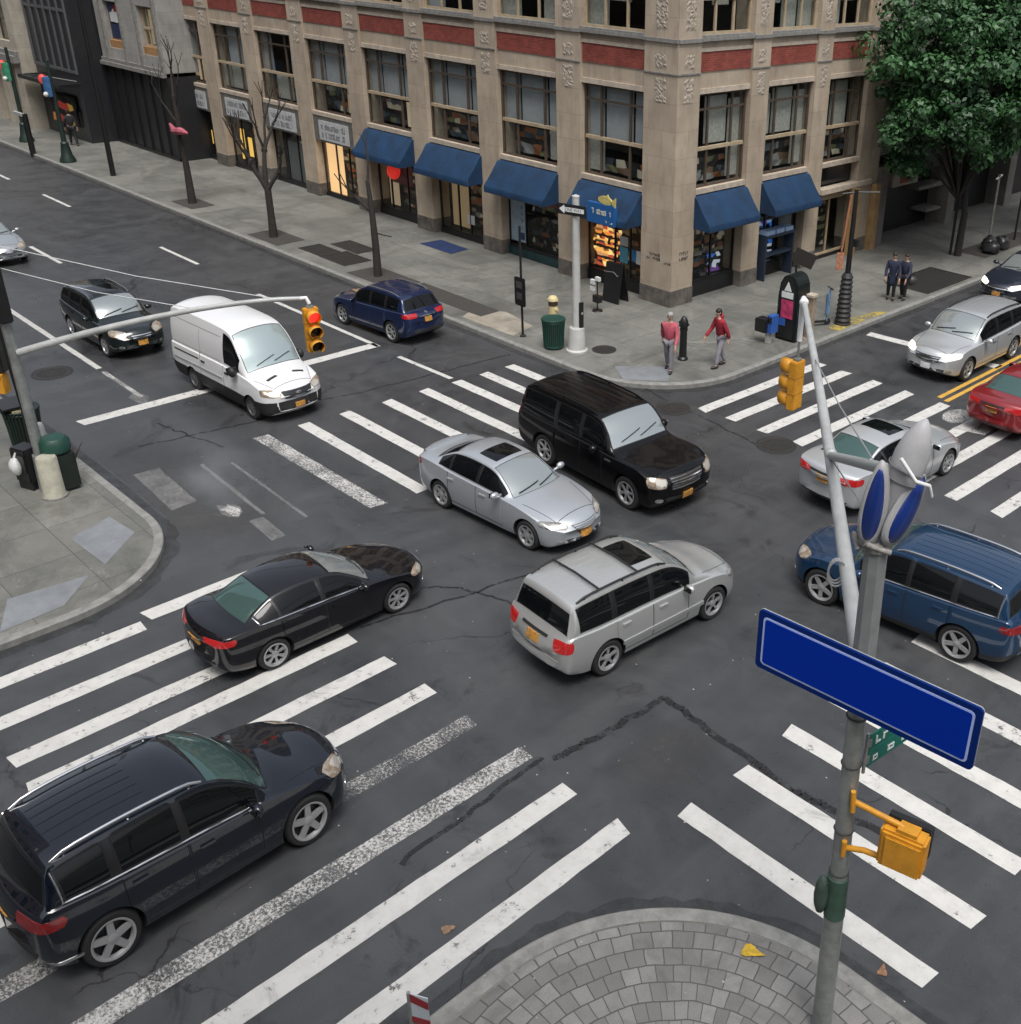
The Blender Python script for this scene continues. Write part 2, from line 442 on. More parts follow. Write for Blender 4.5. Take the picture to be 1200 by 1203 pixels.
def block(cx, cy, r, sx, sy, m, ext=260, kerbw=.19):
    """street corner: kerb line comes in along x, turns round (cx,cy) with radius r, leaves along y; sx, sy point away from the crossing"""
    def line(rr):
        a0 = [(cx + sx * ext, cy - sy * rr)]
        for i in range(25):
            a = math.pi / 2 * i / 24
            a0.append((cx - sx * rr * math.sin(a), cy - sy * rr * math.cos(a)))
        a0.append((cx - sx * rr, cy + sy * ext))
        return a0
    out, inn = line(r), line(r - kerbw)
    k = MB(); n = len(out)
    vs = [(x, y, -.05) for x, y in out] + [(x, y, SZ - .02) for x, y in out] + [(x + (ix - x) * .12, y + (iy - y) * .12, SZ) for (x, y), (ix, iy) in zip(out, inn)] + [(x, y, SZ) for x, y in inn]
    fs = []
    for j in range(3):
        for i in range(n - 1): fs.append((j * n + i, j * n + i + 1, (j + 1) * n + i + 1, (j + 1) * n + i))
    k.add(vs, fs)
    tag(k.build('kerb', KERB), kind='structure')
    def dense(rr, j0, j1):
        out = []; L_ = line(rr)
        for (ax, ay), (bx, by) in zip(L_[:-1], L_[1:]):
            n_ = max(1, min(160, int(math.hypot(bx - ax, by - ay) / .3)))
            n_ = 160 if math.hypot(bx - ax, by - ay) > 50 else n_
            for i in range(n_):
                e = random.uniform(j0, j1); x_, y_ = ax + (bx - ax) * i / n_, ay + (by - ay) * i / n_
                dx_, dy_ = by - ay, ax - bx; l_ = math.hypot(dx_, dy_); s_ = 1 if (dx_ * (x_ - cx) + dy_ * (y_ - cy)) > 0 else -1
                out.append((x_ + s_ * dx_ / l_ * e, y_ + s_ * dy_ / l_ * e))
        return out
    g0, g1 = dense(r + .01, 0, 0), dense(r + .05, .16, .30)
    sheet('gutter_grime', [[g0[i], g0[i + 1], g1[i + 1], g1[i]] for i in range(len(g0) - 1)], SHADE_DAMP, .0045)  # kerb's shade line and damp, painted dark along the road edge
    far = (cx + sx * ext, cy + sy * ext)
    return sheet('sidewalk', [inn + [far]], m, SZ - .004), inn

block(-22.95, 24.65, 3.4, -1, 1, SIDE)
block(-23.05, 4.95, 2.95, -1, -1, SIDE)
ZM0 = .009
PAV = m_paver(-4.7, 5.75)
block(-4.7, 5.75, 3.35, 1, -1, SIDE, kerbw=.24)
block(-4.9, 24.9, 3.2, 1, 1, SIDE)
# paved quarter on the near corner, laid in rings
sheet('road_marking', [[(-22.3 + .5 * math.cos(i * .7) * random.uniform(.5, 1), 9.35 + .32 * math.sin(i * .7) * random.uniform(.5, 1)) for i in range(9)]], PAINT_FADED, ZM0)
ring = [(-4.7 + 3.08 * math.cos(R(a)), 5.75 + 3.08 * math.sin(R(a))) for a in range(88, 184, 4)]
sheet('paved_corner', [ring + [(-7.78, 2.0), (-3.0, 2.0), (-3.0, 8.83)]], PAV, SZ)

def stripe(c0, c1, w, jag=.0):
    """quad strip from c0 to c1, width w"""
    a, b = Vector((*c0, 0)), Vector((*c1, 0)); d = (b - a).normalized(); n = Vector((-d.y, d.x, 0)) * (w / 2)
    L = (b - a).length; k = max(2, int(L / .35)); pts = []
    left = []; right = []
    for i in range(k + 1):
        p = a + d * (L * i / k)
        e = jag if i in (0, k) else jag * .4
        left.append(p + n * (1 + random.uniform(-.045, .045)) + d * random.uniform(-e, e)); right.append(p - n * (1 + random.uniform(-.045, .045)) + d * random.uniform(-e, e))
    return [(p.x, p.y) for p in left + right[::-1]]

ZM = .006
def marks(name, L, m, z=ZM): return sheet(name, [stripe(*q) for q in L], m, z)
# crossing of the street that runs up-right (stripes along y)
xsL = [-8.69, -9.89, -11.05, -12.34, -13.57, -14.79, -15.9, -16.75, -17.9, -19.08]
endsL = [8.87, 8.83, 8.86, 8.72, 8.77, 8.72, 8.60, 7.6, 6.4, 6.0]
marks('crosswalk', [((x, 1.0 if x > -15 else 2.78), (x, e), .37, .05) for x, e in zip(xsL, endsL) if x not in (-11.05, -12.34)], PAINT_USED)
marks('crosswalk', [((-11.05, .2), (-11.05, 8.86), .36, .06)], PAINT_WORN)
marks('crosswalk', [((-12.34, .2), (-12.34, 8.72), .36, .06)], PAINT_SPECK)
marks('crosswalk', [((-19.36, 6.15), (-19.36, 8.9), .40, .05)], PAINT_USED)
# near-right crossing (stripes along x)
marks('crosswalk', [((-8.28 + .05 * (i % 2), y), (-3.82, y - .01), .37, .04) for i, y in enumerate((9.80, 11.12, 12.48, 13.82))], PAINT)
marks('crosswalk', [((-8.15, y), (-3.82, y), .37, .04) for y in (15.22, 16.52, 17.9, 19.2, 20.4)], PAINT_USED)
# far crossing (stripes along x)
marks('crosswalk', [((-25.50 + .06 * i, y), (-20.0, y + .02), .36, .05) for i, y in enumerate((13.17, 14.42, 15.75, 17.02, 18.14, 19.15, 20.15))], PAINT_USED)
marks('crosswalk', [((-25.55, 11.93), (-20.1, 12.0), .42, .05)], PAINT_WORN)
marks('crosswalk', [((-25.6, 8.88), (-23.25, 8.75), .62, .08), ((-21.5, 9.62), (-20.35, 9.55), .34, .05)], PAINT_FADED)
marks('crosswalk', [((-25.0, 10.02), (-21.6, 9.86), .10, .05), ((-24.6, 10.62), (-20.8, 10.5), .08, .05)], PAINT_FADED)
# right crossing (stripes along y)
marks('crosswalk', [((x, 21.95 + .06 * i), (x + .12, 27.7), .38, .05) for i, x in enumerate((-18.62, -17.62, -16.47, -15.30, -14.05, -12.75, -11.8, -10.72, -9.50))], PAINT_USED)
# stop lines, lane lines, dashes
marks('stop_line', [((-29.6, 8.85), (-29.55, 18.2), .42, .06)], PAINT_USED)
marks('stop_line', [((-19.15, 31.35), (-14.3, 31.8), .42, .06)], PAINT_USED)
marks('lane_line', [((-41.5, 10.86), (-33.3, 10.84), .17, .03), ((-37.0, 18.0), (-29.35, 18.12), .16, .03), ((-28.15, 18.06), (-25.5, 18.15), .16, .03)], PAINT_USED)
marks('lane_line', [((-33.0, 10.83), (-30.3, 10.82), .13, .06)], PAINT_WORN)
marks('lane_line', [((x, 18.2), (x + 3.4, 18.18), .15, .02) for x in (-45.5, -58.3, -66.2, -76)] + [((x, 14.33), (x + 3.3, 14.31), .15, .02) for x in (-48.9, -59.5, -70.0)], PAINT_USED)
marks('centre_line', [((-14.33, 28.0), (-14.25, 60), .15, .02), ((-14.03, 27.9), (-13.95, 60), .15, .02)], PAINT_YEL)
# arrow symbol and blobs of old paint by the right crossing
sheet('road_marking', [[(-13.2 + .42 * math.cos(a * .7), 27.15 + .62 * math.sin(a * .7)) for a in range(9)], [(-12.9, 26.2), (-12.0, 26.5), (-12.0, 27.3), (-12.7, 27.5)]], PAINT_WORN, ZM + .003)
# tar seams
def wig(pts, w, n=14, amp=.05):
    out = []
    for (a, b) in zip(pts[:-1], pts[1:]):
        for i in range(n): out.append((a[0] + (b[0] - a[0]) * i / n + random.uniform(-amp, amp), a[1] + (b[1] - a[1]) * i / n + random.uniform(-amp, amp)))
    out.append(pts[-1]); quads = []
    for a, b in zip(out[:-1], out[1:]):
        d = Vector((b[0] - a[0], b[1] - a[1])).normalized(); n_ = Vector((-d.y, d.x)) * w / 2
        quads.append([(a[0] + n_.x, a[1] + n_.y), (b[0] + n_.x, b[1] + n_.y), (b[0] - n_.x, b[1] - n_.y), (a[0] - n_.x, a[1] - n_.y)])
    return quads
sheet('tar_seam', wig([(-10.6, 9.1), (-10.35, 11.6), (-7.3, 11.35), (-5.0, 11.75)], .15) + wig([(-10.5, 6.0), (-10.75, 9.0)], .09), TAR, .0035)
sheet('tar_seam', wig([(-17.4, 9.6), (-15.9, 11.2), (-14.6, 11.6)], .06) + wig([(-16.1, 8.9), (-15.0, 13.8)], .07) + wig([(-27.2, 12.2), (-26.4, 15.6), (-25.9, 20.8)], .07) + wig([(-28.2, 10.3), (-25.6, 10.9)], .06) + wig([(-21.5, 22.0), (-15.5, 21.2)], .06) + wig([(-27.1, 9.3), (-26.5, 12.6)], .07), TAR, .0035)
sheet('road_patch', [[(-8.6, 8.95), (-8.2, 11.4), (-9.4, 11.9), (-10.3, 10.8), (-9.9, 9.2)]], PATCHM, .0025)
sheet('road_patch', [[(-27.8, 8.3), (-22.9, 8.2), (-20.2, 6.8), (-19.2, 8.4), (-20.2, 10.9), (-24.5, 11.3), (-28.3, 10.6)]], PATCHM, .0025)
sheet('road_patch', [[(-53, 12.3), (-44, 13.4), (-47, 15.3), (-60, 15.0)]], PATCHM, .0025)
# manholes and gratings
IRON = mat('cast_iron', (.050, .048, .046), .5, .35, var=.4, vscale=20, bump=.6, bscale=18)
def manhole(x, y, r, label, z=.006):
    mb = MB(); mb.lathe([(r, -.02), (r, 0), (r * .88, .006), (r * .86, .001), (.02, .004)], 28)
    mb.lathe([(r * 1.12, -.01), (r * 1.12, .004), (r * 1.02, .005), (r * 1.0, -.01)], 28)
    for k in range(-3, 4):
        h = math.sqrt(max(.01, (r * .8) ** 2 - (k * r * .22) ** 2)); mb.box((k * r * .22, 0, .003), (.05, 2 * h, .014))
    o = mb.build('manhole_cover', IRON, loc=(x, y, z)); tag(o, label, 'manhole', 'manhole covers')
manhole(-15.66, 21.65, .50, 'round iron manhole cover in the road just before the right crosswalk, behind the silver sedan')
manhole(-19.3, 21.45, .46, 'round iron manhole cover in the road close to the rounded kerb corner')
manhole(-33.9, 9.7, .52, 'dark oval looking manhole cover in the road near the left signal pole')
manhole(-23.9, 23.1, .36, 'small round iron cover set in the corner pavement beside the grey pole', SZ + .003)
def grating(x, y, w, d, label, n=12):
    f = MB()
    for a, b, c_, e in ((0, d / 2, w, .06), (0, -d / 2, w, .06), (w / 2, 0, .06, d + .06), (-w / 2, 0, .06, d + .06)): f.box((a, b, .008), (c_, e, .016))
    for i in range(n): f.box((-w / 2 + w * (i + .5) / n, 0, .006), (w / n * .35, d, .012))
    f.box((0, 0, .0015), (w, d, .003))
    o = f.build('pavement_grating', IRON, loc=(x, y, SZ)); return tag(o, label, 'grating', 'gratings in the pavement')
grating(-40.4, 22.6, 1.6, .95, 'dark iron pavement grating between the bare pollarded tree and the black signal post')
grating(-38.6, 22.7, 1.8, 1.2, 'wider pavement grating, right of the smaller ones by the kerb', 14)
grating(-39.9, 23.9, 2.0, .9, 'dark pavement grating set back from the kerb behind two others')
grating(-20.9, 38.4, 1.9, 3.4, 'large square pavement grating behind the two people in navy', 16)
SOIL = mat('tree_pit_soil', (.055, .05, .045), .95, var=.5, vscale=18, bump=1, bscale=22)
for (x, y, w, d) in ((-35.4, 22.35, 2.9, 1.4), (-43.4, 22.3, 2.6, 1.4), (-51.5, 22.5, 2.2, 1.2), (-31.5, 22.6, 4.6, 1.0), (-21.7, 46.0, 1.4, 5.5)):
    tag(MB().add([(x - w / 2 + random.uniform(-.1, .1), y - d / 2, SZ + .004), (x + w / 2, y - d / 2 + random.uniform(0, .1), SZ + .004), (x + w / 2 + random.uniform(-.1, .1), y + d / 2, SZ + .004), (x - w / 2, y + d / 2, SZ + .004)], [(0, 1, 2, 3)]).build('tree_pit', SOIL), kind='structure')
RAMP = mat('ramp_slab', (.20, .215, .23), .6, var=.25, vscale=2)
sheet('ramp_slab', [[(-23.6, 7.2), (-22.5, 7.3), (-21.6, 6.3), (-23.2, 6.2)]], RAMP, SZ + .004)
sheet('ramp_slab', [[(-21.4, 5.9), (-20.6, 5.1), (-20.5, 3.9), (-21.6, 4.4)]], RAMP, SZ + .004)
sheet('repaired_slab', [[(-29.6, 21.7), (-26.9, 21.75), (-27.2, 22.9), (-29.0, 23.2), (-30.1, 22.6)]], mat('repair_concrete', (.30, .27, .22), .8, var=.4, vscale=1.5), SZ + .002)
sheet('kerb_paint', [[(-20.2, 30.4), (-19.75, 30.4), (-19.75, 33.6), (-20.1, 33.2), (-20.3, 31.8)]], m_paint('kerb_yellow_worn', (.42, .33, .08), .55, 9), SZ + .004)
sheet('ramp_slab', [[(-21.6, 21.7), (-20.6, 22.6), (-21.3, 23.6), (-22.6, 22.3)]], RAMP, SZ + .004)
# litter: leaves
def leaf(x, y, z, s, rz, c, label):
    mb = MB(); n = 14; vs = [(0, 0, .012)]
    for i in range(n):
        a = 2 * math.pi * i / n; r = s * (1 + .22 * math.cos(3 * a) + random.uniform(-.1, .1)) * (1.25 if i == 0 else 1)
        vs.append((r * math.cos(a), r * .75 * math.sin(a), random.uniform(.002, .03)))
    mb.add(vs, [(0, 1 + i, 1 + (i + 1) % n) for i in range(n)])
    o = mb.build('fallen_leaf', mat(label[:9], c, .7, var=.4, vscale=12), loc=(x, y, z), rz=rz)
    tag(o, label, 'leaf', 'fallen leaves')

sheet('road_marking', [stripe((-21.9, 27.0), (-20.9, 27.6), .1, .03), stripe((-21.0, 27.5), (-20.7, 28.3), .1, .03), stripe((-22.6, 25.6), (-21.6, 26.6), .16, .05), stripe((-22.2, 25.2), (-21.4, 25.9), .1, .05)], PAINT_FADED, SZ + .005)
tag(MB().add([(-38.6, 26.3, SZ + .012), (-36.4, 26.3, SZ + .012), (-36.5, 27.3, SZ + .012), (-38.5, 27.35, SZ + .012)], [(0, 1, 2, 3)]).build('door_mat', mat('mat_blue', (.010, .025, .09), .8, var=.5)), 'dark blue mat on the pavement before a shop door under the awnings', 'mat')  # flat sheet painted as a blue reflection on the pavement
# specks of litter and grit too many to count
mb = MB(); rg = random.Random(77)
for k in range(420):
    x, y = rg.uniform(-34, -3), rg.uniform(1, 30); s_ = rg.uniform(.008, .028); a = rg.uniform(0, 6.28)
    z = .012 if not (y > 21 and x < -19.3) and not (x < -20 and y < 8.2) else SZ + .008
    if x > -8.2 and y < 9.3: z = SZ + .008
    mb.add([(x + s_ * math.cos(a + q * 2.1), y + s_ * .8 * math.sin(a + q * 2.1), z) for q in range(3)], [(0, 1, 2)])
tag(mb.build('litter_specks', mat('litter_pale', (.42, .41, .39), .8)), 'pale specks of litter and grit strewn over the asphalt and pavements', 'litter', kind='stuff')

sheet('road_marking', [[(-30.3 + .55 * math.cos(i * .7) * random.uniform(.6, 1), 10.75 + .3 * math.sin(i * .7) * random.uniform(.6, 1)) for i in range(9)]], PAINT_FADED, .0095)
sheet('road_marking', [[(-22.25 + .42 * math.cos(i * .52) * random.uniform(.5, 1), 9.4 + .22 * math.sin(i * .52) * random.uniform(.5, 1)) for i in range(12)]], PAINT_WORN, .0105)
# a wisp of steam drifting low over the worn crossing
mb = MB(); mb.sph((0, 0, 0), (2.3, 1.15, .8), 24)
st_ = mb.build('steam', None, loc=(-22.6, 9.3, .85), rz=R(-12)); tag(st_, 'thin bluish wisp of steam low over the worn crosswalk bars near the left pavement', 'steam', kind='stuff')
ms_ = bpy.data.materials.new('steam'); ms_.use_nodes = True; nt = ms_.node_tree; N = nt.nodes; L = nt.links
N.remove(N['Principled BSDF']); pv = N.new('ShaderNodeVolumePrincipled'); pv.inputs['Color'].default_value = (.90, .95, 1, 1)
tc = N.new('ShaderNodeTexCoord'); nz = N.new('ShaderNodeTexNoise'); nz.inputs['Scale'].default_value = 1.1; nz.inputs['Detail'].default_value = 5; L.new(tc.outputs['Object'], nz.inputs['Vector'])
sc_ = N.new('ShaderNodeVectorMath'); sc_.operation = 'MULTIPLY'; sc_.inputs[1].default_value = (1 / 2.3, 1 / 1.15, 1 / .8); L.new(tc.outputs['Object'], sc_.inputs[0])
ln = N.new('ShaderNodeVectorMath'); ln.operation = 'LENGTH'; L.new(sc_.outputs[0], ln.inputs[0])
r1 = N.new('ShaderNodeMapRange'); L.new(ln.outputs['Value'], r1.inputs[0]); r1.inputs[1].default_value = 1.0; r1.inputs[2].default_value = .1; r1.interpolation_type = 'SMOOTHSTEP'
r2 = N.new('ShaderNodeMapRange'); L.new(nz.outputs['Fac'], r2.inputs[0]); r2.inputs[1].default_value = .40; r2.inputs[2].default_value = .70; r2.inputs[4].default_value = .38
mm = N.new('ShaderNodeMath'); mm.operation = 'MULTIPLY'; L.new(r1.outputs[0], mm.inputs[0]); L.new(r2.outputs[0], mm.inputs[1]); L.new(mm.outputs[0], pv.inputs['Density'])
L.new(pv.outputs[0], N['Material Output'].inputs['Volume']); st_.data.materials.clear(); st_.data.materials.append(ms_)
# ------------------------------------------------------------------ vehicles
TYRE = mat('tyre_rubber', (.018, .018, .019), .8, bump=.2, bscale=60)
RIM = mat('alloy_rim', (.48, .49, .50), .32, .6, var=.2)
RIMD = mat('brake_dark', (.022, .022, .024), .7)
PLAST = mat('black_plastic', (.018, .018, .019), .55)
SEAL = mat('window_seal', (.010, .010, .011), .4)
CHROME = mat('chrome_trim', (.62, .63, .64), .15, .95)
TINT = mat('privacy_glass', (.004, .005, .006), .04, ior=1.4)
WIND = mat('windscreen', (.40, .44, .44), .06, .62)
WINDD = mat('windscreen_dark', (.085, .150, .140), .05, .5)
LAMP = mat('headlamp_lens', (.34, .335, .32), .10, .5, coat=1, var=.6, vscale=9)
LAMPW = mat('headlamp_amber', (.46, .37, .28), .1, .4, coat=1, var=.6, vscale=9)
REFL = mat('lamp_reflector', (.58, .55, .49), .15, .4, coat=1)
LIT = mat('headlamp_lit', (.9, .85, .75), .1, emit=.75, ecol=(1, .86, .62))
TAIL = mat('tail_lens', (.24, .008, .010), .12, coat=1, var=.5, vscale=10)
TAILLIT = mat('tail_lens_lit', (.36, .010, .012), .12, coat=1, emit=.05, ecol=(1, .04, .03))
PLATE = mat('plate_orange', (.62, .30, .045), .5, var=.3, vscale=22, c2=(.20, .10, .04))
WHITEPL = mat('plate_white', (.6, .6, .6), .5)

def pchip(pts):
    xs = [p[0] for p in pts]; ys = [p[1] for p in pts]; n = len(xs)
    h = [xs[i + 1] - xs[i] for i in range(n - 1)]; dl = [(ys[i + 1] - ys[i]) / h[i] for i in range(n - 1)]
    m = [0] * n; m[0] = dl[0]; m[-1] = dl[-1]
    for i in range(1, n - 1):
        if dl[i - 1] * dl[i] <= 0: m[i] = 0
        else:
            w1 = 2 * h[i] + h[i - 1]; w2 = h[i] + 2 * h[i - 1]
            m[i] = (w1 + w2) / (w1 / dl[i - 1] + w2 / dl[i])
    def f(x):
        if x <= xs[0]: return ys[0]
        if x >= xs[-1]: return ys[-1]
        i = 0
        while x > xs[i + 1]: i += 1
        t = (x - xs[i]) / h[i]
        return (ys[i] * (1 + 2 * t) * (1 - t) ** 2 + m[i] * h[i] * t * (1 - t) ** 2 + ys[i + 1] * t * t * (3 - 2 * t) + m[i + 1] * h[i] * t * t * (t - 1))
    return f

GRID_T = (0, .12, .25, .4, .55, .7, .85, 1)
GRID_G = (.07, .3, .55, .78, .92, 1)
GRID_U = (.04, .10, .25, .45, .7, 1)

def vehicle(name, label, cat, paint, loc, rz, S, scale=1.0, zk=1.0):
    """S: spec with side profile curves, s = metres back from the nose"""
    root = thing(name, label, cat, loc, rz)
    root.scale = (scale, scale, scale * zk)
    L = S['L']; fo = S['fo']; wb = S['wb']; RW = S['rw']; ox = fo + wb / 2
    top, belt, hw, wtop, zb, bow = [pchip(S[k]) for k in ('top', 'belt', 'hw', 'wtop', 'zb', 'bow')]
    def section(s):
        H = hw(s); b = belt(s); zt = top(s); wt = wtop(s); z0 = zb(s)
        cr = S.get('crown', .05); zr = max(b + .03, zt - cr)
        P = [(0, z0), (.6 * H, z0), (.9 * H, z0)]
        for t in GRID_T:
            y = H * (1 - S.get('tuck', .055) * (1 - t / .45) ** 2) if t < .45 else H * (1 - .035 * ((t - .45) / .55) ** 2)
            P.append((y, z0 + .03 + t * (b - z0 - .03)))
        yb = .925 * H
        P += [(.95 * H, b + .010), (yb, b + .016)]
        for g in GRID_G:
            bl = .045 * math.sin(math.pi * g) * min(1, (zr - b) / .4)
            P.append((yb + (wt - yb) * g + bl, b + .016 + (zr - b - .016) * g))
        for u in GRID_U:
            P.append((wt * (1 - u), zr + (zt - zr) * (1 - (1 - u) ** 2.4)))
        # rounded nose and tail
        k = 1.0
        if s < .16: k = 1 - .16 * (1 - s / .16) ** 2
        if s > L - .12: k = 1 - S.get('tailround', .10) * (1 - (L - s) / .12) ** 2
        zc = (z0 + zt) * .5
        return [(y * k, zc + (z - zc) * k) for y, z in P]
    W = S['windows']            # list of (s0, s1, name) side panes;  S['ws'], S['rs'] windscreen and rear glass
    keys = {0.0, L}
    for a, b, _ in W: keys |= {a, b}
    for k in ('ws', 'rs'): keys |= set(S[k])
    for a, b in S['doors']: keys |= {a, b}
    keys |= {.03, .07, .12, .18, .25, .34, L - .03, L - .07, L - .12, L - .18, L - .25, L - .34, L - .43}
    s = 0
    while s < L:
        if min(abs(s - k) for k in keys) > .05: keys.add(round(s, 3))
        s += .095
    st = sorted(keys)
    half = len(section(1)); full = 2 * half - 2
    hmax = max(p[1] for p in S['hw'])
    bm = bmesh.new(); rows = []
    def ptx(s_, y): return ox - s_ - bow(s_) * (abs(y) / hmax) ** 2
    for s_ in st:
        P = section(s_); row = [bm.verts.new((ptx(s_, y), -y, z)) for y, z in P]          # right side: -y
        row += [bm.verts.new((ptx(s_, y), y, z)) for y, z in P[-2:0:-1]]
        rows.append(row)
    GREEN0 = 3 + len(GRID_T) + 1                 # index of greenhouse base
    ROOF0 = GREEN0 + len(GRID_G) + 1             # first roof point
    glass = {}; doors = {}; faces = {}
    for i in range(len(st) - 1):
        sm = (st[i] + st[i + 1]) / 2
        for k in range(full):
            f = bm.faces.new((rows[i][k], rows[i][(k + 1) % full], rows[i + 1][(k + 1) % full], rows[i + 1][k]))
            j = k if k < half - 1 else full - 1 - k; side = 'R' if k < half - 1 else 'L'
            f.smooth = True
            Hh = top(sm) - belt(sm)
            if GREEN0 < j < GREEN0 + len(GRID_G) - 1 and Hh > .16:
                for a, b, nm in W:
                    if a < sm < b: glass.setdefault((nm, side, a), []).append(f)
            if GREEN0 < j < GREEN0 + len(GRID_G) - 1 and Hh > .16 and W[0][1] <= sm <= W[-1][0] and not S.get('painted_pillars') and not any(a < sm < b for a, b, _ in W): f.material_index = 2
            if j >= ROOF0:
                if S['ws'][0] < sm < S['ws'][1]: glass.setdefault(('windscreen', '', 0), []).append(f)
                if S['rs'][0] < sm < S['rs'][1]: glass.setdefault(('rear_window', '', 0), []).append(f)
            if 4 <= j < 10:
                for n_, (a, b) in enumerate(S['doors']):
                    if a < sm < b: doors.setdefault((n_, side), []).append(f)
            if S.get('cladding') and 2 <= j < S['cladding']: f.material_index = 1
    for row, rev in ((rows[0], False), (rows[-1], True)):
        # end caps: one inner ring then a fan
        zc = sum(v.co.z for v in row) / full; xc = row[0].co.x
        inner = [bm.verts.new((v.co.x + (.02 if not rev else -.012) * 1, v.co.y * .6, zc + (v.co.z - zc) * .6)) for v in row]
        for k in range(full):
            q = (row[k], row[(k + 1) % full], inner[(k + 1) % full], inner[k])
            f = bm.faces.new(q if rev else q[::-1]); f.smooth = True
        f = bm.faces.new(inner if rev else inner[::-1]); f.smooth = True
    bmesh.ops.recalc_face_normals(bm, faces=bm.faces)
    bvh = BVHTree.FromBMesh(bm)
    # slots: 0 paint 1 plastic 2 seal/trim 3 arch, then panes and doors
    mats = [paint, S.get('cladmat', PLAST), SEAL, RIMD]
    part_names = {}
    for (nm, side, a), fs in glass.items():
        bmesh.ops.inset_region(bm, faces=fs, thickness=S.get('seal', .022), depth=-.006, use_even_offset=True)
        idx = len(mats)
        g = S.get('glass', {}).get(nm, WIND if nm == 'windscreen' else TINT)
        mats.append(g); part_names[idx] = nm
        for f in fs: f.material_index = idx
        bset = set(fs)
        for f in {ff for f in fs for e in f.edges for ff in e.link_faces}:
            if f not in bset: f.material_index = 2
    for key, fs in doors.items():
        bmesh.ops.inset_region(bm, faces=fs, thickness=.009, depth=-.007, use_even_offset=True)
        bset = set(fs); idx = len(mats); mats.append(paint); part_names[idx] = 'door'
        for f in {ff for f in fs for e in f.edges for ff in e.link_faces}:
            if f not in bset: f.material_index = 2
        for f in fs:
            if f.material_index != 1: f.material_index = idx
        bmesh.ops.inset_region(bm, faces=fs, thickness=.006, depth=.006, use_even_offset=True)
    me = bpy.data.meshes.new('body')
    bm.to_mesh(me); bm.free()
    for m in mats: me.materials.append(m)
    # wheel arches
    bo = bpy.data.objects.new('tmp_body', me); col.objects.link(bo)
    cut = MB()
    axles = (ox - fo, ox - fo - wb)
    for xa in axles:
        for sg in (-1, 1):
            Q = Matrix.Translation((xa, sg * (hmax - .13), RW)) @ Matrix.Rotation(math.pi / 2, 4, 'X')
            cut.lathe([(RW + S.get('gap', .055), -.17), (RW + S.get('gap', .055), .25 if sg < 0 else .17)] if sg < 0 else [(RW + S.get('gap', .055), -.25), (RW + S.get('gap', .055), .17)], 36, M=Q, m=3)
    co = cut.build('tmp_cut', mats)
    md = bo.modifiers.new('b', 'BOOLEAN'); md.operation = 'DIFFERENCE'; md.object = co; md.solver = 'EXACT'
    me2 = ev_mesh(bo)
    bpy.data.objects.remove(bo); bpy.data.objects.remove(co)
    # split into parts
    bm = bmesh.new(); bm.from_mesh(me2)
    comp = {}
    for f in bm.faces: comp.setdefault(f.material_index, []).append(f)
    objs = {}
    def emit(fs, nm, mlist, parent):
        vm = {}; vs = []; F = []; mi = []
        for f in fs:
            q = []
            for v in f.verts:
                if v not in vm: vm[v] = len(vs); vs.append(tuple(v.co))
                q.append(vm[v])
            F.append(q); mi.append(f.material_index)
        m_ = bpy.data.meshes.new(nm); m_.from_pydata(vs, [], F)
        if len(mlist) > 1:
            for m in mlist: m_.materials.append(m)
            for p, k in zip(m_.polygons, mi): p.material_index = k
        else: m_.materials.append(mlist[0])
        m_.shade_smooth(); m_.set_sharp_from_angle(angle=R(38))
        o = bpy.data.objects.new(nm, m_); col.objects.link(o); o.parent = parent
        return o
    emit([f for k in (0, 1, 2, 3) for f in comp.get(k, [])], 'body', mats[:4], root)
    door_objs = []
    for idx, nm in part_names.items():
        if comp.get(idx):
            o = emit(comp[idx], nm, [mats[idx]], root)
            if nm == 'door': door_objs.append(o)
    bm.free()
    # ---- projected pieces
    def patch(nm, corners, d, m, parent=root, nu=8, nv=4, off=.006, th=.03, oval=0, mats_=None):
        """four corners (s,y,z): laid on the body along direction d (pointing at the car)"""
        d = Vector(d).normalized()
        C = [Vector((ox - c[0], c[1], c[2])) for c in corners]
        V = []
        for j in range(nv + 1):
            for i in range(nu + 1):
                u, v = i / nu, j / nv
                if oval:
                    a, b = 2 * u - 1, 2 * v - 1
                    a2, b2 = a * math.sqrt(1 - b * b / 2 * oval), b * math.sqrt(1 - a * a / 2 * oval); u, v = (a2 + 1) / 2, (b2 + 1) / 2
                p = C[0].lerp(C[1], u).lerp(C[3].lerp(C[2], u), v)
                h = bvh.ray_cast(p - d * 3, d)
                V.append((h[0] - d * off) if h[0] is not None else None)
        ok = [v for v in V if v is not None]
        if not ok: return None
        for k, v in enumerate(V):
            if v is None: V[k] = min(ok, key=lambda q: abs(ok.index(q) - k)).copy()
        vs = V + [v + d * th for v in V]; n = len(V); F = []
        for j in range(nv):
            for i in range(nu):
                a = j * (nu + 1) + i; q = (a, a + 1, a + nu + 2, a + nu + 1)
                F.append(q)
        ring = [i for i in range(nu + 1)] + [j * (nu + 1) + nu for j in range(1, nv + 1)] + [nv * (nu + 1) + i for i in range(nu - 1, -1, -1)] + [j * (nu + 1) for j in range(nv - 1, 0, -1)]
        for a, b in zip(ring, ring[1:] + ring[:1]): F.append((a, b, b + n, a + n))
        mb = MB(); mb.add(vs, F)
        return mb.build(nm, m, parent, smooth=40)
    fr = (-1, 0, 0); rr = (1, 0, 0)
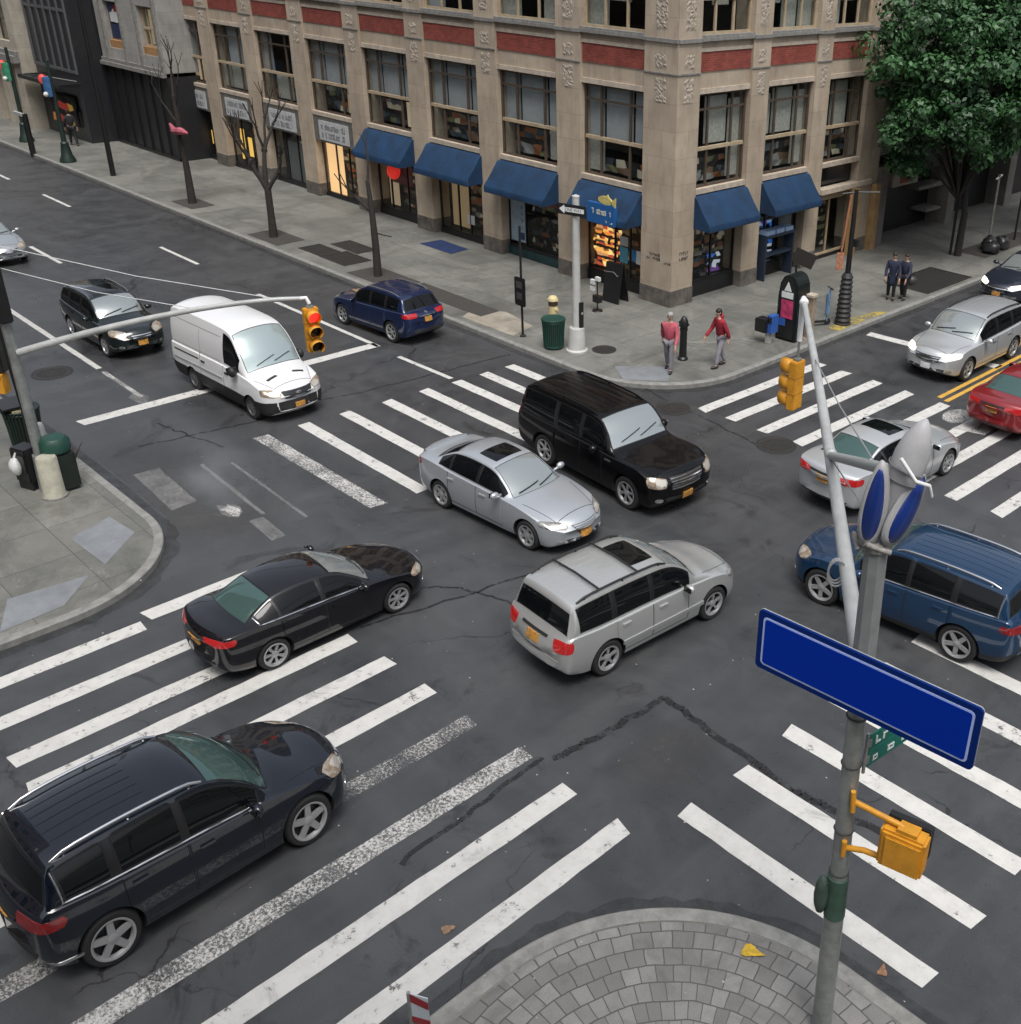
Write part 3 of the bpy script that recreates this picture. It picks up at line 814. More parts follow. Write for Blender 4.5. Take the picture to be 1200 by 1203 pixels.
    for q in S.get('patches', []):
        nm, cs, d, m = q[:4]; kw = dict(q[4]) if len(q) > 4 else {}
        mir = kw.pop('mirror', False)
        patch(nm, cs, d, m, **kw)
        if mir: patch(nm, [(c[0], -c[1], c[2]) for c in cs], (d[0], -d[1], d[2]), m, **kw)
    # handles on doors
    for n_, (a, b) in enumerate(S['doors']):
        for sg in (-1, 1):
            par = root
            zc = belt(b - .2) - S.get('handle_drop', .13)
            cand = [o for o in door_objs if (sum(v.co.y for v in o.data.vertices) * sg > 0)]
            if cand: par = min(cand, key=lambda o: abs(sum(v.co.x for v in o.data.vertices) / len(o.data.vertices) - (ox - (a + b) / 2)))
            patch('handle', [(b - .32, sg, zc - .015), (b - .12, sg, zc - .015), (b - .12, sg, zc + .02), (b - .32, sg, zc + .02)], (0, -sg, 0), S.get('handle', paint), par, nu=5, nv=2, off=.028, th=.03)
    # mirrors
    ms, mz = S['mirror']
    for sg in (-1, 1):
        mb = MB(); y0 = sg * (hw(ms) * .93); k = S.get('mirror_k', 1)
        mb.sph((ox - ms, y0 + sg * .17, mz + .06), (.075 * k, .115, .075 * k), 14)
        mb.tube([(ox - ms - .02, y0 - sg * .03, mz), (ox - ms, y0 + sg * .12, mz + .04)], .03, 8)
        o = mb.build('wing_mirror', S.get('mirrormat', paint), root, smooth=60)
        g = MB(); g.box((ox - ms - .07 * k, y0 + sg * .17, mz + .06), (.015, .18, .10 * k)); g.build('mirror_glass', TINT, o)
    # roof rails
    if S.get('rails'):
        a, b, yk, rm = S['rails']
        for sg in (-1, 1):
            pts = []
            for i in range(13):
                s_ = a + (b - a) * i / 12; y = wtop(s_) * yk
                z = bvh.ray_cast(Vector((ox - s_, sg * y, 4)), Vector((0, 0, -1)))[0].z
                lift = .045 * min(1, i * .8, (12 - i) * .8) + .004
                pts.append((ox - s_, sg * y, z + lift))
            mb = MB(); mb.tube(pts, .022, 8)
            for i in (1, 6, 11): mb.tube([pts[i], (pts[i][0], pts[i][1], pts[i][2] - .05)], .02, 6)
            mb.build('roof_rail', rm, root, smooth=50)
    if S.get('crossbars'):
        a, b, yk, rm = S['rails']
        for s_ in S['crossbars']:
            y = wtop(s_) * yk; mb = MB(); mb.tube([(ox - s_, -y, top(s_) + .02), (ox - s_, 0, top(s_) + .05), (ox - s_, y, top(s_) + .02)], .02, 8); mb.build('roof_crossbar', rm, root, smooth=50)
    if S.get('ribs'):
        a, b, n_ = S['ribs']
        for i in range(n_):
            y = (i - (n_ - 1) / 2) * .19
            patch('roof_rib', [(a, y - .012, 2), (b, y - .012, 2), (b, y + .012, 2), (a, y + .012, 2)], (0, 0, -1), S.get('ribmat', paint), nu=14, nv=1, off=.005, th=.015)
    # bonnet shut lines
    if S.get('hood'):
        a, b, ya, yb_ = S['hood']
        for sg in (-1, 1):
            patch('bonnet_seam', [(a, sg * ya, 2), (b, sg * yb_, 2), (b, sg * (yb_ + .012), 2), (a, sg * (ya + .012), 2)], (0, 0, -1), SEAL, nu=12, nv=1, off=.002, th=.01)
        patch('bonnet_seam', [(a, -ya, 2), (a, ya, 2), (a + .014, ya, 2), (a + .014, -ya, 2)], (0, 0, -1), SEAL, nu=12, nv=1, off=.002, th=.01)
        # wipers at the foot of the windscreen
        w0 = S['ws'][0]
        for y0, y1 in ((-.55, .05), (.0, .6)):
            pts = []
            for i in range(7):
                y = y0 + (y1 - y0) * i / 6; s_ = w0 + .06 + .10 * i / 6
                h = bvh.ray_cast(Vector((ox - s_ - bow(s_) * (abs(y) / hmax) ** 2, y, 4)), Vector((0, 0, -1)))[0]
                if h: pts.append((h.x, h.y, h.z + .02))
            if len(pts) > 2: MB().tube(pts, .011, 6).build('wiper', PLAST, root)
    # bright strip along the foot of the side windows, rising behind the last one
    if S.get('winmat'):
        for sg in (-1, 1):
            pts = []
            a, b = W[0][0] - .02, W[-1][1] + .03
            for i in range(25):
                s_ = a + (b - a) * i / 24; P = section(s_); p = P[GREEN0 + 1]; pts.append((ptx(s_, p[0]), sg * (p[0] + .006), p[1] - .012))
            P = section(b)
            for q in range(GREEN0 + 2, GREEN0 + len(GRID_G)): pts.append((ptx(b, P[q][0]), sg * (P[q][0] + .006), P[q][1]))
            MB().tube(pts, .015, 6).build('window_trim', S['winmat'], root, smooth=60)
    # wheels
    tw = S.get('tw', .23); yo = hmax - .03
    for xa in axles:
        for sg in (-1, 1):
            Q = Matrix.Translation((xa, sg * (yo - tw), RW)) @ (Matrix.Rotation(-math.pi / 2, 4, 'X') if sg > 0 else Matrix.Rotation(math.pi / 2, 4, 'X'))
            rr_ = RW * S.get('rimk', .68)
            t = MB(); t.lathe([(rr_ - .02, 0), (rr_ + .02, -.005), (RW - .035, .0), (RW - .008, .03), (RW, .06), (RW, tw - .06), (RW - .008, tw - .03), (RW - .035, tw), (rr_ + .02, tw + .004), (rr_ - .006, tw - .012), (rr_ - .012, tw - .09), (.04, tw - .10)], 40, M=Q)
            for k, z in enumerate(t.f): pass
            wh = t.build('wheel', TYRE, root, smooth=40)
            r = MB(); r.lathe([(rr_ - .008, tw - .07), (rr_ - .004, tw - .002), (rr_ + .012, tw + .009), (rr_ + .004, tw + .012), (rr_ - .022, tw + .002), (rr_ - .035, tw - .05)], 40, M=Q, cap=False)
            r.lathe([(.075, tw - .06), (.070, tw - .012), (.04, tw - .004), (.01, tw - .002)], 16, M=Q)
            ns = S.get('spokes', 5)
            for k in range(ns):
                for da in ((-.10, .10) if S.get('split') else (0,)):
                    a = 2 * math.pi * k / ns + .3; ca, sa = math.cos(a), math.sin(a)
                    p0 = Vector((.05 * ca, .05 * sa, tw - .03)); p1 = Vector(((rr_ - .012) * math.cos(a + da), (rr_ - .012) * math.sin(a + da), tw - .022))
                    d = (p1 - p0).normalized(); nn = Vector((-d.y, d.x, 0)); w0_, w1_ = S.get('spw', (.035, .028)) if not S.get('split') else (.016, .014)
                    vs = []
                    for p, w_ in ((p0, w0_), (p1, w1_)):
                        for sx in (-1, 1):
                            for dz in (-.02, .014): vs.append(Q @ (p + nn * w_ * sx + Vector((0, 0, dz))))
                    r.add(vs, [(0, 1, 3, 2), (4, 6, 7, 5), (0, 4, 5, 1), (2, 3, 7, 6), (0, 2, 6, 4), (1, 5, 7, 3)])
            r.build('rim', S.get('rimmat', RIM), wh, smooth=40)
            MB().lathe([(rr_ * .72, tw - .092), (rr_ * .7, tw - .085), (.03, tw - .085)], 24, M=Q).build('brake_disc', mat('brake_disc', (.028, .028, .028), .5, .3), wh)
    # floor between the wheels
    return root
def fix_patches(S):
    return S

def front_kit(S, hl, gr, it, lamp=None, plate=None, bars=3, barmat=None, fog=True, grm=None):
    """hl: (y_in, y_out, z_low, z_high, s_in, s_out); gr: grille (y, z0, z1); it: lower intake"""
    P = S['patches']; yi, yo, z0, z1, si, so = hl
    P.append(('headlight', [(si, -yi, z0), (so, -yo, z0 + .05), (so + .05, -yo, z1 + .03), (si, -yi, z1 - .02)], (-.80, .60, -.12), lamp or LAMP, dict(mirror=True, nu=12, nv=4, off=.008, oval=S.get('hl_oval', .5))))
    P.append(('lamp_reflector', [(si, -yi * 1.06, z0 + .03), (so * .7, -(yi + (yo - yi) * .55), z0 + .05), (so * .7, -(yi + (yo - yi) * .55), z1 - .02), (si, -yi * 1.06, z1 - .04)], (-.80, .60, -.12), REFL if (lamp or LAMP) is not LIT else LIT, dict(mirror=True, nu=6, nv=4, off=.011, oval=.5)))
    if gr:
        y, a, b, taper = gr
        P.append(('grille', [(0, -y * taper, a), (0, y * taper, a), (0, y, b), (0, -y, b)], (-1, 0, 0), grm or PLAST, dict(nu=12, nv=4, off=.006)))
        for i in range(bars):
            z = a + (b - a) * (i + .5) / bars; k = taper + (1 - taper) * (i + .5) / bars
            P.append(('grille_bar', [(0, -y * k * .95, z - .012), (0, y * k * .95, z - .012), (0, y * k * .95, z + .012), (0, -y * k * .95, z + .012)], (-1, 0, 0), barmat or CHROME, dict(nu=12, nv=1, off=.016, th=.02)))
    if it:
        y, a, b = it
        P.append(('bumper_intake', [(0, -y * .9, a), (0, y * .9, a), (0, y, b), (0, -y, b)], (-1, 0, 0), PLAST, dict(nu=12, nv=2, off=.005)))
    if fog:
        y, z = fog
        P.append(('fog_lamp', [(.1, -y - .11, z - .045), (.1, -y + .11, z - .045), (.1, -y + .11, z + .045), (.1, -y - .11, z + .045)], (-.9, .43, 0), LAMP, dict(mirror=True, nu=5, nv=3, off=.008, oval=.8)))
    if plate:
        z, m = plate
        P.append(('number_plate', [(0, -.155, z - .08), (0, .155, z - .08), (0, .155, z + .08), (0, -.155, z + .08)], (-1, 0, 0), m, dict(nu=4, nv=2, off=.02, th=.03)))

def rear_kit(S, tl, plate=None, low=None, lamp=None, badge=None):
    P = S['patches']; L = S['L']; yi, yo, z0, z1, w = tl
    P.append(('taillight', [(L, -yi, z0), (L - w, -yo, z0 + .02), (L - w, -yo, z1 + .01), (L, -yi, z1)], (.82, .57, 0), lamp or TAIL, dict(mirror=True, nu=10, nv=4, off=.008, oval=S.get('tl_oval', .35))))
    if plate:
        P.append(('number_plate', [(L, -.16, plate - .08), (L, .16, plate - .08), (L, .16, plate + .08), (L, -.16, plate + .08)], (1, 0, 0), PLATE, dict(nu=4, nv=2, off=.02, th=.03)))
        P.append(('plate_trim', [(L, -.36, plate + .11), (L, .36, plate + .11), (L, .36, plate + .15), (L, -.36, plate + .15)], (1, 0, 0), S.get('rtrim', PLAST), dict(nu=6, nv=1, off=.012)))
    if low:
        P.append(('bumper_insert', [(L, -.62, low[0]), (L, .62, low[0]), (L, .68, low[1]), (L, -.68, low[1])], (1, 0, 0), low[2] if len(low) > 2 else PLAST, dict(nu=12, nv=2, off=.008)))
    if badge:
        P.append(('badge', [(L, -.06, badge - .03), (L, .06, badge - .03), (L, .06, badge + .03), (L, -.06, badge + .03)], (1, 0, 0), CHROME, dict(nu=4, nv=3, off=.012, oval=1)))

def sedan(L=4.81, W=.91, H=1.47, wb=2.776, fo=.97, rw=.33, **kw):
    k = L / 4.81; h = H / 1.47; w = W / .91
    X = lambda pts, v: [(s * k, z * v) for s, z in pts]
    S = dict(L=L, fo=fo, wb=wb, rw=rw, patches=[],
        top=X([(0, .62), (.05, .69), (.25, .79), (.7, .90), (1.15, .965), (1.30, .99), (1.75, 1.215), (2.15, 1.395), (2.5, 1.455), (2.95, 1.47), (3.45, 1.425), (3.85, 1.28), (4.18, 1.125), (4.30, 1.095), (4.6, 1.085), (4.73, 1.05), (4.81, .93)], h),
        belt=X([(0, .58), (.25, .70), (.7, .82), (1.3, .915), (2.4, .95), (3.6, 1.0), (4.3, 1.04), (4.65, 1.02), (4.81, .88)], h),
        hw=X([(0, .70), (.08, .79), (.3, .865), (.8, .90), (1.5, .91), (3.5, .91), (4.2, .89), (4.6, .845), (4.75, .79), (4.81, .74)], w),
        wtop=X([(0, .46), (.3, .60), (1.25, .745), (1.7, .665), (2.3, .575), (2.9, .565), (3.5, .56), (4.0, .61), (4.3, .70), (4.81, .62)], w),
        zb=X([(0, .30), (.25, .21), (1, .19), (4.2, .21), (4.6, .27), (4.81, .40)], h),
        bow=X([(0, .36), (.3, .27), (.8, .18), (1.3, .24), (1.8, .15), (2.4, .02), (3.2, -.03), (3.9, -.16), (4.3, -.14), (4.6, -.14), (4.81, -.22)], 1),
        ws=(1.36 * k, 2.24 * k), rs=(3.52 * k, 4.16 * k),
        windows=[(1.52 * k, 2.52 * k, 'window'), (2.60 * k, 3.52 * k, 'window'), (3.57 * k, 3.98 * k, 'window')],
        doors=[(1.50 * k, 2.55 * k), (2.565 * k, 3.60 * k)], mirror=(1.78 * k, .98 * h), hood=(.34 * k, 1.22 * k, .56 * w, .72 * w), crown=.055, hl_oval=.45)
    S.update(kw); return S

def suv(L=4.69, W=.91, H=1.73, wb=2.715, fo=.90, rw=.36, nose=.82, cowl=1.20, cowlz=1.13, roof0=2.05, belt=(.98, 1.10), roofrear=None, tailgate=.16, **kw):
    """cowl, roof0: foot and head of the windscreen; roofrear: where the roof drops into the rear glass"""
    r1 = roofrear or L - .42; b0, b1 = belt
    S = dict(L=L, fo=fo, wb=wb, rw=rw, patches=[],
        top=[(0, nose - .12), (.05, nose - .02), (.2, nose + .08), (.6, nose + .5 * (cowlz - nose)), (cowl - .1, cowlz - .015), (cowl, cowlz), ((cowl + roof0) / 2, cowlz + (H - cowlz) * .55), (roof0, H - .075), (roof0 + .35, H - .02), ((roof0 + r1) / 2 + .1, H), (r1 - .25, H - .035), (r1, H - .075), (r1 + (L - tailgate - r1) * .5, (H + b1) / 2 + .02), (L - tailgate, b1 + .04), (L - .05, b1 - .12), (L, b1 - .30)],
        belt=[(0, nose - .16), (.25, nose - .02), (.7, nose + .10), (cowl, b0 - .01), (2.4, b0 + .03), (L - .9, b1 - .03), (L - .25, b1), (L - .06, b1 - .14), (L, b1 - .34)],
        hw=[(0, W * .78), (.08, W * .87), (.3, W * .95), (.8, W * .99), (1.5, W), (L - 1.2, W), (L - .5, W * .975), (L - .15, W * .93), (L, W * .84)],
        wtop=[(0, W * .52), (.3, W * .68), (cowl, W * .82), ((cowl + roof0) / 2, W * .80), (roof0 + .1, W * .735), (L - 1.2, W * .735), (r1, W * .72), (L - tailgate, W * .82), (L, W * .74)],
        zb=[(0, .36), (.25, .26), (1, .24), (L - .6, .25), (L - .2, .34), (L, .46)],
        bow=[(0, .28), (.3, .22), (.8, .12), (cowl, .20), ((cowl + roof0) / 2, .12), (roof0 + .3, .02), (L - 1, -.02), (r1, -.08), (L - tailgate, -.10), (L, -.18)],
        ws=(cowl + .06, roof0 + .05), rs=(r1 + .06, L - tailgate - .02),
        windows=[(cowl + .26, roof0 + .50, 'window'), (roof0 + .58, roof0 + 1.42, 'window'), (roof0 + 1.52, r1 - .03, 'window')],
        doors=[(cowl + .30, roof0 + .53), (roof0 + .545, roof0 + 1.44)], mirror=(cowl + .52, b0 + .03), hood=(.26, cowl - .08, W * .60, W * .80), crown=.07, handle_drop=.12)
    S.update(kw); return S

def paint(name, c, metal=0, rough=.35, coat=1):
    return mat(name, c, rough, metal, coat, coatior=1.6 if max(c) < .2 else 1.5)

P_SILVER = paint('silver_paint', (.50, .51, .50), .55, .33)
P_SILVERB = paint('pale_silver_paint', (.47, .50, .53), .55, .33)
P_SILVERW = paint('bright_silver_paint', (.52, .54, .55), .5, .34)
P_BLACK = paint('black_paint', (.003, .003, .0035), 0, .3, .4)
P_BLACKB = paint('black_sedan_paint', (.004, .004, .006), 0, .2)
P_NAVY = paint('navy_black_paint', (.004, .007, .013), .0, .25, 1)
P_NAVYB = paint('navy_blue_paint', (.006, .016, .062), .25, .3)
P_BLUE = paint('steel_blue_paint', (.012, .042, .098), .3, .3)
P_RED = paint('red_paint', (.23, .010, .014), .2, .3)
P_GREEN = paint('dark_green_paint', (.007, .013, .013), .1, .25)
P_SLATE = paint('slate_paint', (.030, .036, .055), .4, .3)
P_WHITE = paint('white_paint', (.68, .69, .70), 0, .4, .6)
P_GREY = paint('grey_silver_paint', (.40, .43, .45), .5, .34)

# 1 dark SUV bottom left
S = suv(L=4.72, W=.97, H=1.74, wb=2.88, fo=.95, rw=.385, nose=.86, cowl=1.22, cowlz=1.14, roof0=2.12, belt=(1.04, 1.16), rails=(2.25, 4.20, .93, CHROME), ribs=(2.9, 4.1, 5), winmat=CHROME, rimk=.72, spokes=5, spw=(.05, .042), rimmat=mat('dull_rim', (.44, .445, .45), .33, .5), glass=dict(windscreen=WINDD), tailgate=.20)
front_kit(S, (.55, .90, .74, .92, .10, .50), (.42, .60, .84, .8), (.55, .34, .48), lamp=LAMPW, fog=(.68, .46))
rear_kit(S, (.42, .96, .90, 1.06, .42), .78, (.42, .56), lamp=TAIL)
S['patches'].append(('bumper_strip', [(4.7, -.30, .40), (4.2, -.98, .40), (4.2, -.98, .44), (4.7, -.30, .44)], (.7, .7, 0), CHROME, dict(mirror=True, nu=10, nv=1, off=.012)))
vehicle('dark_suv', 'large dark navy sport utility vehicle with chrome window line at the bottom left corner', 'car', P_NAVY, (-12.66, 3.86, 0), R(91.4), S, 1.0, 1.17)

# 2 black sedan
S = sedan(glass=dict(rear_window=WINDD), wb=2.72, L=4.78, winmat=CHROME, seal=.016, spokes=7, split=True, spw=(.03, .025), rimk=.70)
front_kit(S, (.50, .86, .60, .74, .10, .55), (.38, .50, .64, .8), (.55, .28, .40), lamp=LAMPW, fog=(.62, .36))
rear_kit(S, (.34, .90, .84, .98, .36), .80, (.36, .46), lamp=TAILLIT)
vehicle('black_sedan', 'glossy black four door sedan turning beside the left pavement corner', 'car', P_BLACKB, (-16.88, 8.45, 0), R(90.1), S, .98)

# 3 silver SUV, rear three quarter
S = suv(L=4.66, W=.91, H=1.70, wb=2.715, fo=.88, rw=.355, nose=.84, cowl=1.18, cowlz=1.14, roof0=1.95, belt=(1.00, 1.07), roofrear=4.28, tailgate=.17, rails=(2.05, 4.15, .95, PLAST), crossbars=(2.75, 3.65), ribs=(2.95, 4.2, 5), rimk=.66, spokes=5, split=True, seal=.018)
front_kit(S, (.50, .84, .70, .86, .10, .46), (.36, .62, .78, .85), (.55, .34, .48), fog=(.66, .46))
rear_kit(S, (.58, .92, .80, 1.02, .22), .86, (.50, .62, P_SILVER), lamp=TAILLIT)
S['tl_oval'] = .1
S['wtop'] = [(0, .58), (.3, .70), (1.18, .80), (1.55, .74), (2.05, .70), (3.5, .70), (4.28, .68), (4.49, .77), (4.66, .72)]; S['crown'] = .055
S['bow'] = [(0, .22), (.3, .18), (.8, .10), (1.18, .16), (1.6, .10), (2.3, .02), (3.6, -.01), (4.28, -.05), (4.49, -.06), (4.66, -.11)]
S['hw'] = [(0, .76), (.08, .82), (.3, .87), (.8, .905), (1.5, .91), (3.5, .91), (4.2, .90), (4.5, .88), (4.66, .82)]
S['patches'].append(('sunroof', [(2.12, -.42, 2), (2.72, -.42, 2), (2.72, .42, 2), (2.12, .42, 2)], (0, 0, -1), TINT, dict(nu=8, nv=8, off=.006, oval=.12)))
S['patches'].append(('side_moulding', [(1.2, -1, .50), (3.25, -1, .50), (3.25, -1, .58), (1.2, -1, .58)], (0, 1, 0), P_SILVER, dict(mirror=True, nu=16, nv=2, off=.016)))
vehicle('silver_suv', 'boxy silver car with black roof rails seen from behind in the middle of the crossing', 'car', P_SILVER, (-12.40, 12.79, 0), R(86.3), S, 1.02, 1.04)

# 4 silver sedan, front three quarter
S = sedan(L=4.80, W=.91, H=1.46, wb=2.80, seal=.015, spokes=6, spw=(.04, .035), rimk=.68)
front_kit(S, (.46, .86, .60, .75, .12, .62), (.36, .56, .67, .75), (.50, .27, .38), lamp=LAMP, plate=(.45, PLATE), fog=(.66, .33), barmat=P_SILVERB)
rear_kit(S, (.36, .88, .84, 1.0, .34), .80)
S['patches'].append(('sunroof', [(2.36, -.40, 2), (2.92, -.40, 2), (2.92, .40, 2), (2.36, .40, 2)], (0, 0, -1), TINT, dict(nu=8, nv=8, off=.006, oval=.12)))
S['patches'].append(('rear_spoiler', [(4.50, -.62, 2), (4.66, -.58, 2), (4.66, .58, 2), (4.50, .62, 2)], (0, 0, -1), P_SILVERB, dict(nu=4, nv=10, off=.05, th=.05)))
vehicle('silver_sedan', 'light silver sedan with sunroof beside the big black sport utility vehicle', 'car', P_SILVERB, (-17.62, 14.01, 0), R(3.9), S, 1.03, 1.05)

# 5 big black SUV
S = suv(L=5.14, W=1.0, H=1.88, wb=2.95, fo=1.0, rw=.40, nose=1.0, cowl=1.45, cowlz=1.22, roof0=2.08, belt=(1.10, 1.16), roofrear=4.86, tailgate=.12, ribs=(2.3, 4.8, 7), rails=(2.3, 4.7, .92, P_BLACK), rimk=.66, spokes=6, split=True, mirrormat=P_BLACK, mirror_k=1.3, gap=.06)
W = 1.0; L = 5.14
S['bow'] = [(0, .15), (.3, .12), (.8, .08), (1.45, .13), (1.8, .08), (2.3, .01), (4.2, -.01), (4.86, -.03), (5.14, -.06)]
S['hw'] = [(0, .88), (.08, .94), (.3, .98), (.8, 1.0), (1.5, 1.0), (3.9, 1.0), (4.7, .985), (5.0, .97), (5.14, .93)]
S['wtop'] = [(0, .72), (.3, .82), (1.45, .88), (1.8, .82), (2.2, .77), (3.9, .77), (4.86, .76), (5.02, .84), (5.14, .82)]
S['crown'] = .055; S['hood'] = (.22, 1.38, .70, .80)
front_kit(S, (.58, .95, .74, 1.0, .06, .34), (.50, .66, .98, .88), (.62, .38, .50), lamp=LAMPW, plate=(.47, PLATE), bars=5, fog=(.78, .48), grm=mat('grille_dark_chrome', (.12, .12, .12), .25, .8))
rear_kit(S, (.80, .99, .95, 1.5, .10), .95)
S['patches'].append(('side_vent', [(1.52, -1, .98), (1.72, -1, .98), (1.72, -1, 1.02), (1.52, -1, 1.02)], (0, 1, 0), CHROME, dict(mirror=True, nu=3, nv=1, off=.01)))
vehicle('black_suv', 'tall boxy black sport utility vehicle with chrome grille, alongside the silver sedan', 'car', P_BLACK, (-17.45, 17.25, 0), R(-3.0), S, 1.06, 1.0)

# 6 white cargo van
S = dict(L=5.6, fo=1.02, wb=3.30, rw=.345, patches=[],
    top=[(0, .84), (.05, .94), (.2, 1.04), (.55, 1.19), (.92, 1.31), (1.0, 1.35), (1.35, 1.80), (1.75, 2.20), (2.1, 2.38), (2.6, 2.44), (3.6, 2.46), (5.1, 2.44), (5.45, 2.40), (5.56, 2.3), (5.6, 2.1)],
    belt=[(0, .80), (.3, .98), (.95, 1.16), (1.6, 1.22), (3, 1.26), (5.4, 1.26), (5.6, 1.24)],
    hw=[(0, .78), (.08, .88), (.3, .98), (.8, 1.02), (1.5, 1.03), (5.2, 1.03), (5.5, 1.01), (5.6, .98)],
    wtop=[(0, .55), (.3, .70), (.95, .90), (1.4, .88), (2.1, .80), (2.6, .80), (5.3, .80), (5.6, .80)],
    zb=[(0, .34), (.25, .24), (1, .24), (5.2, .28), (5.6, .40)],
    bow=[(0, .26), (.3, .2), (.9, .22), (1.4, .17), (2.0, .06), (2.4, 0), (5.6, -.03)],
    ws=(1.06, 1.94), rs=(5.7, 5.8), windows=[(1.34, 2.35, 'window')], doors=[(1.30, 2.40), (2.5, 3.75)], mirror=(1.62, 1.24), mirror_k=2.0, mirrormat=PLAST,
    hood=(.30, .90, .60, .86), crown=.13, cladding=6, rimk=.62, rimmat=mat('steel_wheel', (.16, .16, .165), .5, .5), spokes=8, spw=(.03, .04), handle=PLAST, handle_drop=.16, glass=dict(windscreen=mat('van_windscreen', (.42, .50, .50), .06, .5)), hl_oval=.25)
front_kit(S, (.52, .98, .78, .99, .10, .46), (.50, .72, .94, .82), None, lamp=LAMPW, plate=(.50, PLATE), bars=3, barmat=PLAST, fog=False, grm=mat('van_grille', (.03, .032, .036), .5))
S['patches'] += [('bumper', [(0, -.95, .34), (0, .95, .34), (0, .95, .66), (0, -.95, .66)], (-1, 0, 0), PLAST, dict(nu=16, nv=4, off=.012)),
    ('bumper_corner', [(.2, -.7, .34), (.8, -1.1, .34), (.8, -1.1, .64), (.2, -.7, .66)], (-.5, .86, 0), PLAST, dict(mirror=True, nu=8, nv=3, off=.012)),
    ('badge', [(0, -.10, .81), (0, .10, .81), (0, .10, .89), (0, -.10, .89)], (-1, 0, 0), CHROME, dict(nu=6, nv=4, off=.03, oval=1)),
    ('bonnet_vent', [(.60, -.58, 3), (.68, -.62, 3), (.72, -.28, 3), (.64, -.24, 3)], (0, 0, -1), PLAST, dict(mirror=True, nu=3, nv=6, off=.004, th=.01)),
    ('rub_strip', [(2.45, -1.2, .84), (5.3, -1.2, .84), (5.3, -1.2, .90), (2.45, -1.2, .90)], (0, 1, 0), mat('grey_strip', (.32, .33, .34), .5), dict(mirror=True, nu=16, nv=1, off=.014)),
    ('door_rail', [(3.8, -1.2, 1.10), (5.25, -1.2, 1.10), (5.25, -1.2, 1.14), (3.8, -1.2, 1.14)], (0, 1, 0), SEAL, dict(mirror=True, nu=12, nv=1, off=.006)),
    ('panel_seam', [(2.5, -1.2, 1.34), (5.3, -1.2, 1.34), (5.3, -1.2, 1.355), (2.5, -1.2, 1.355)], (0, 1, 0), mat('seam_grey', (.2, .2, .2), .5), dict(mirror=True, nu=12, nv=1, off=.003)),
    ('panel_seam', [(2.5, -1.2, 2.06), (5.3, -1.2, 2.06), (5.3, -1.2, 2.075), (2.5, -1.2, 2.075)], (0, 1, 0), mat('seam_grey', (.2, .2, .2), .5), dict(mirror=True, nu=12, nv=1, off=.003)),
    ('panel_seam', [(3.72, -1.2, 1.15), (3.735, -1.2, 1.15), (3.735, -1.2, 2.0), (3.72, -1.2, 2.0)], (0, 1, 0), mat('seam_grey', (.2, .2, .2), .5), dict(mirror=True, nu=1, nv=8, off=.003))]
S['hood'] = (.30, .90, .60, .86)
vehicle('white_van', 'white high roofed cargo van with black bumper at the stop line', 'van', P_WHITE, (-28.30, 13.20, 0), R(2.7), S, .935, 1.05)

# 7 dark green black crossover
S = suv(L=4.63, W=.90, H=1.66, wb=2.69, fo=.92, rw=.35, nose=.84, cowl=1.18, cowlz=1.12, roof0=2.0, belt=(.99, 1.12), rails=(2.1, 4.0, .93, CHROME), spokes=5, tailgate=.2)
front_kit(S, (.46, .84, .72, .92, .10, .50), (.34, .62, .80, .8), (.5, .34, .48), lamp=LAMPW, plate=(.54, PLATE), fog=(.66, .44))
rear_kit(S, (.6, .9, .9, 1.1, .3), .8)
S['patches'].append(('sunroof', [(2.15, -.45, 2), (3.1, -.45, 2), (3.1, .45, 2), (2.15, .45, 2)], (0, 0, -1), TINT, dict(nu=8, nv=8, off=.005, oval=.12)))
vehicle('dark_crossover', 'dark green black crossover car with silver roof rails behind the white van', 'car', P_GREEN, (-35.45, 12.25, 0), R(0.4), S, .97, 1.03)

# 8 silver car cut by the left edge
S = sedan(L=4.5, W=.89, H=1.46, wb=2.65, fo=.93)
front_kit(S, (.46, .84, .62, .80, .12, .6), (.36, .56, .68, .8), (.5, .3, .42), lamp=LAMPW, fog=(.64, .36))
rear_kit(S, (.36, .88, .84, 1.0, .34), .80)
vehicle('silver_hatchback', 'pale silver car cut off by the left edge of the picture, up the street', 'car', P_GREY, (-48.4, 12.75, 0), R(1.5), S, .94, 1.04)

# 9 navy SUV going away
S = suv(L=5.10, W=1.0, H=1.78, wb=3.02, fo=1.0, rw=.40, nose=.90, cowl=1.38, cowlz=1.16, roof0=2.25, belt=(1.06, 1.20), rails=(2.35, 4.3, .93, CHROME), tailgate=.26, roofrear=4.52, spokes=6, split=True, rtrim=CHROME)
front_kit(S, (.55, .92, .80, .98, .10, .5), (.42, .62, .86, .8), (.55, .36, .5), fog=(.7, .46))
rear_kit(S, (.52, .98, 1.02, 1.18, .34), .93, (.48, .60), lamp=TAILLIT, badge=1.16)
vehicle('navy_suv', 'navy blue sport utility vehicle driving away beside the tree lined kerb', 'car', P_NAVYB, (-30.75, 19.40, 0), R(-176.0), S, .87, 1.06)

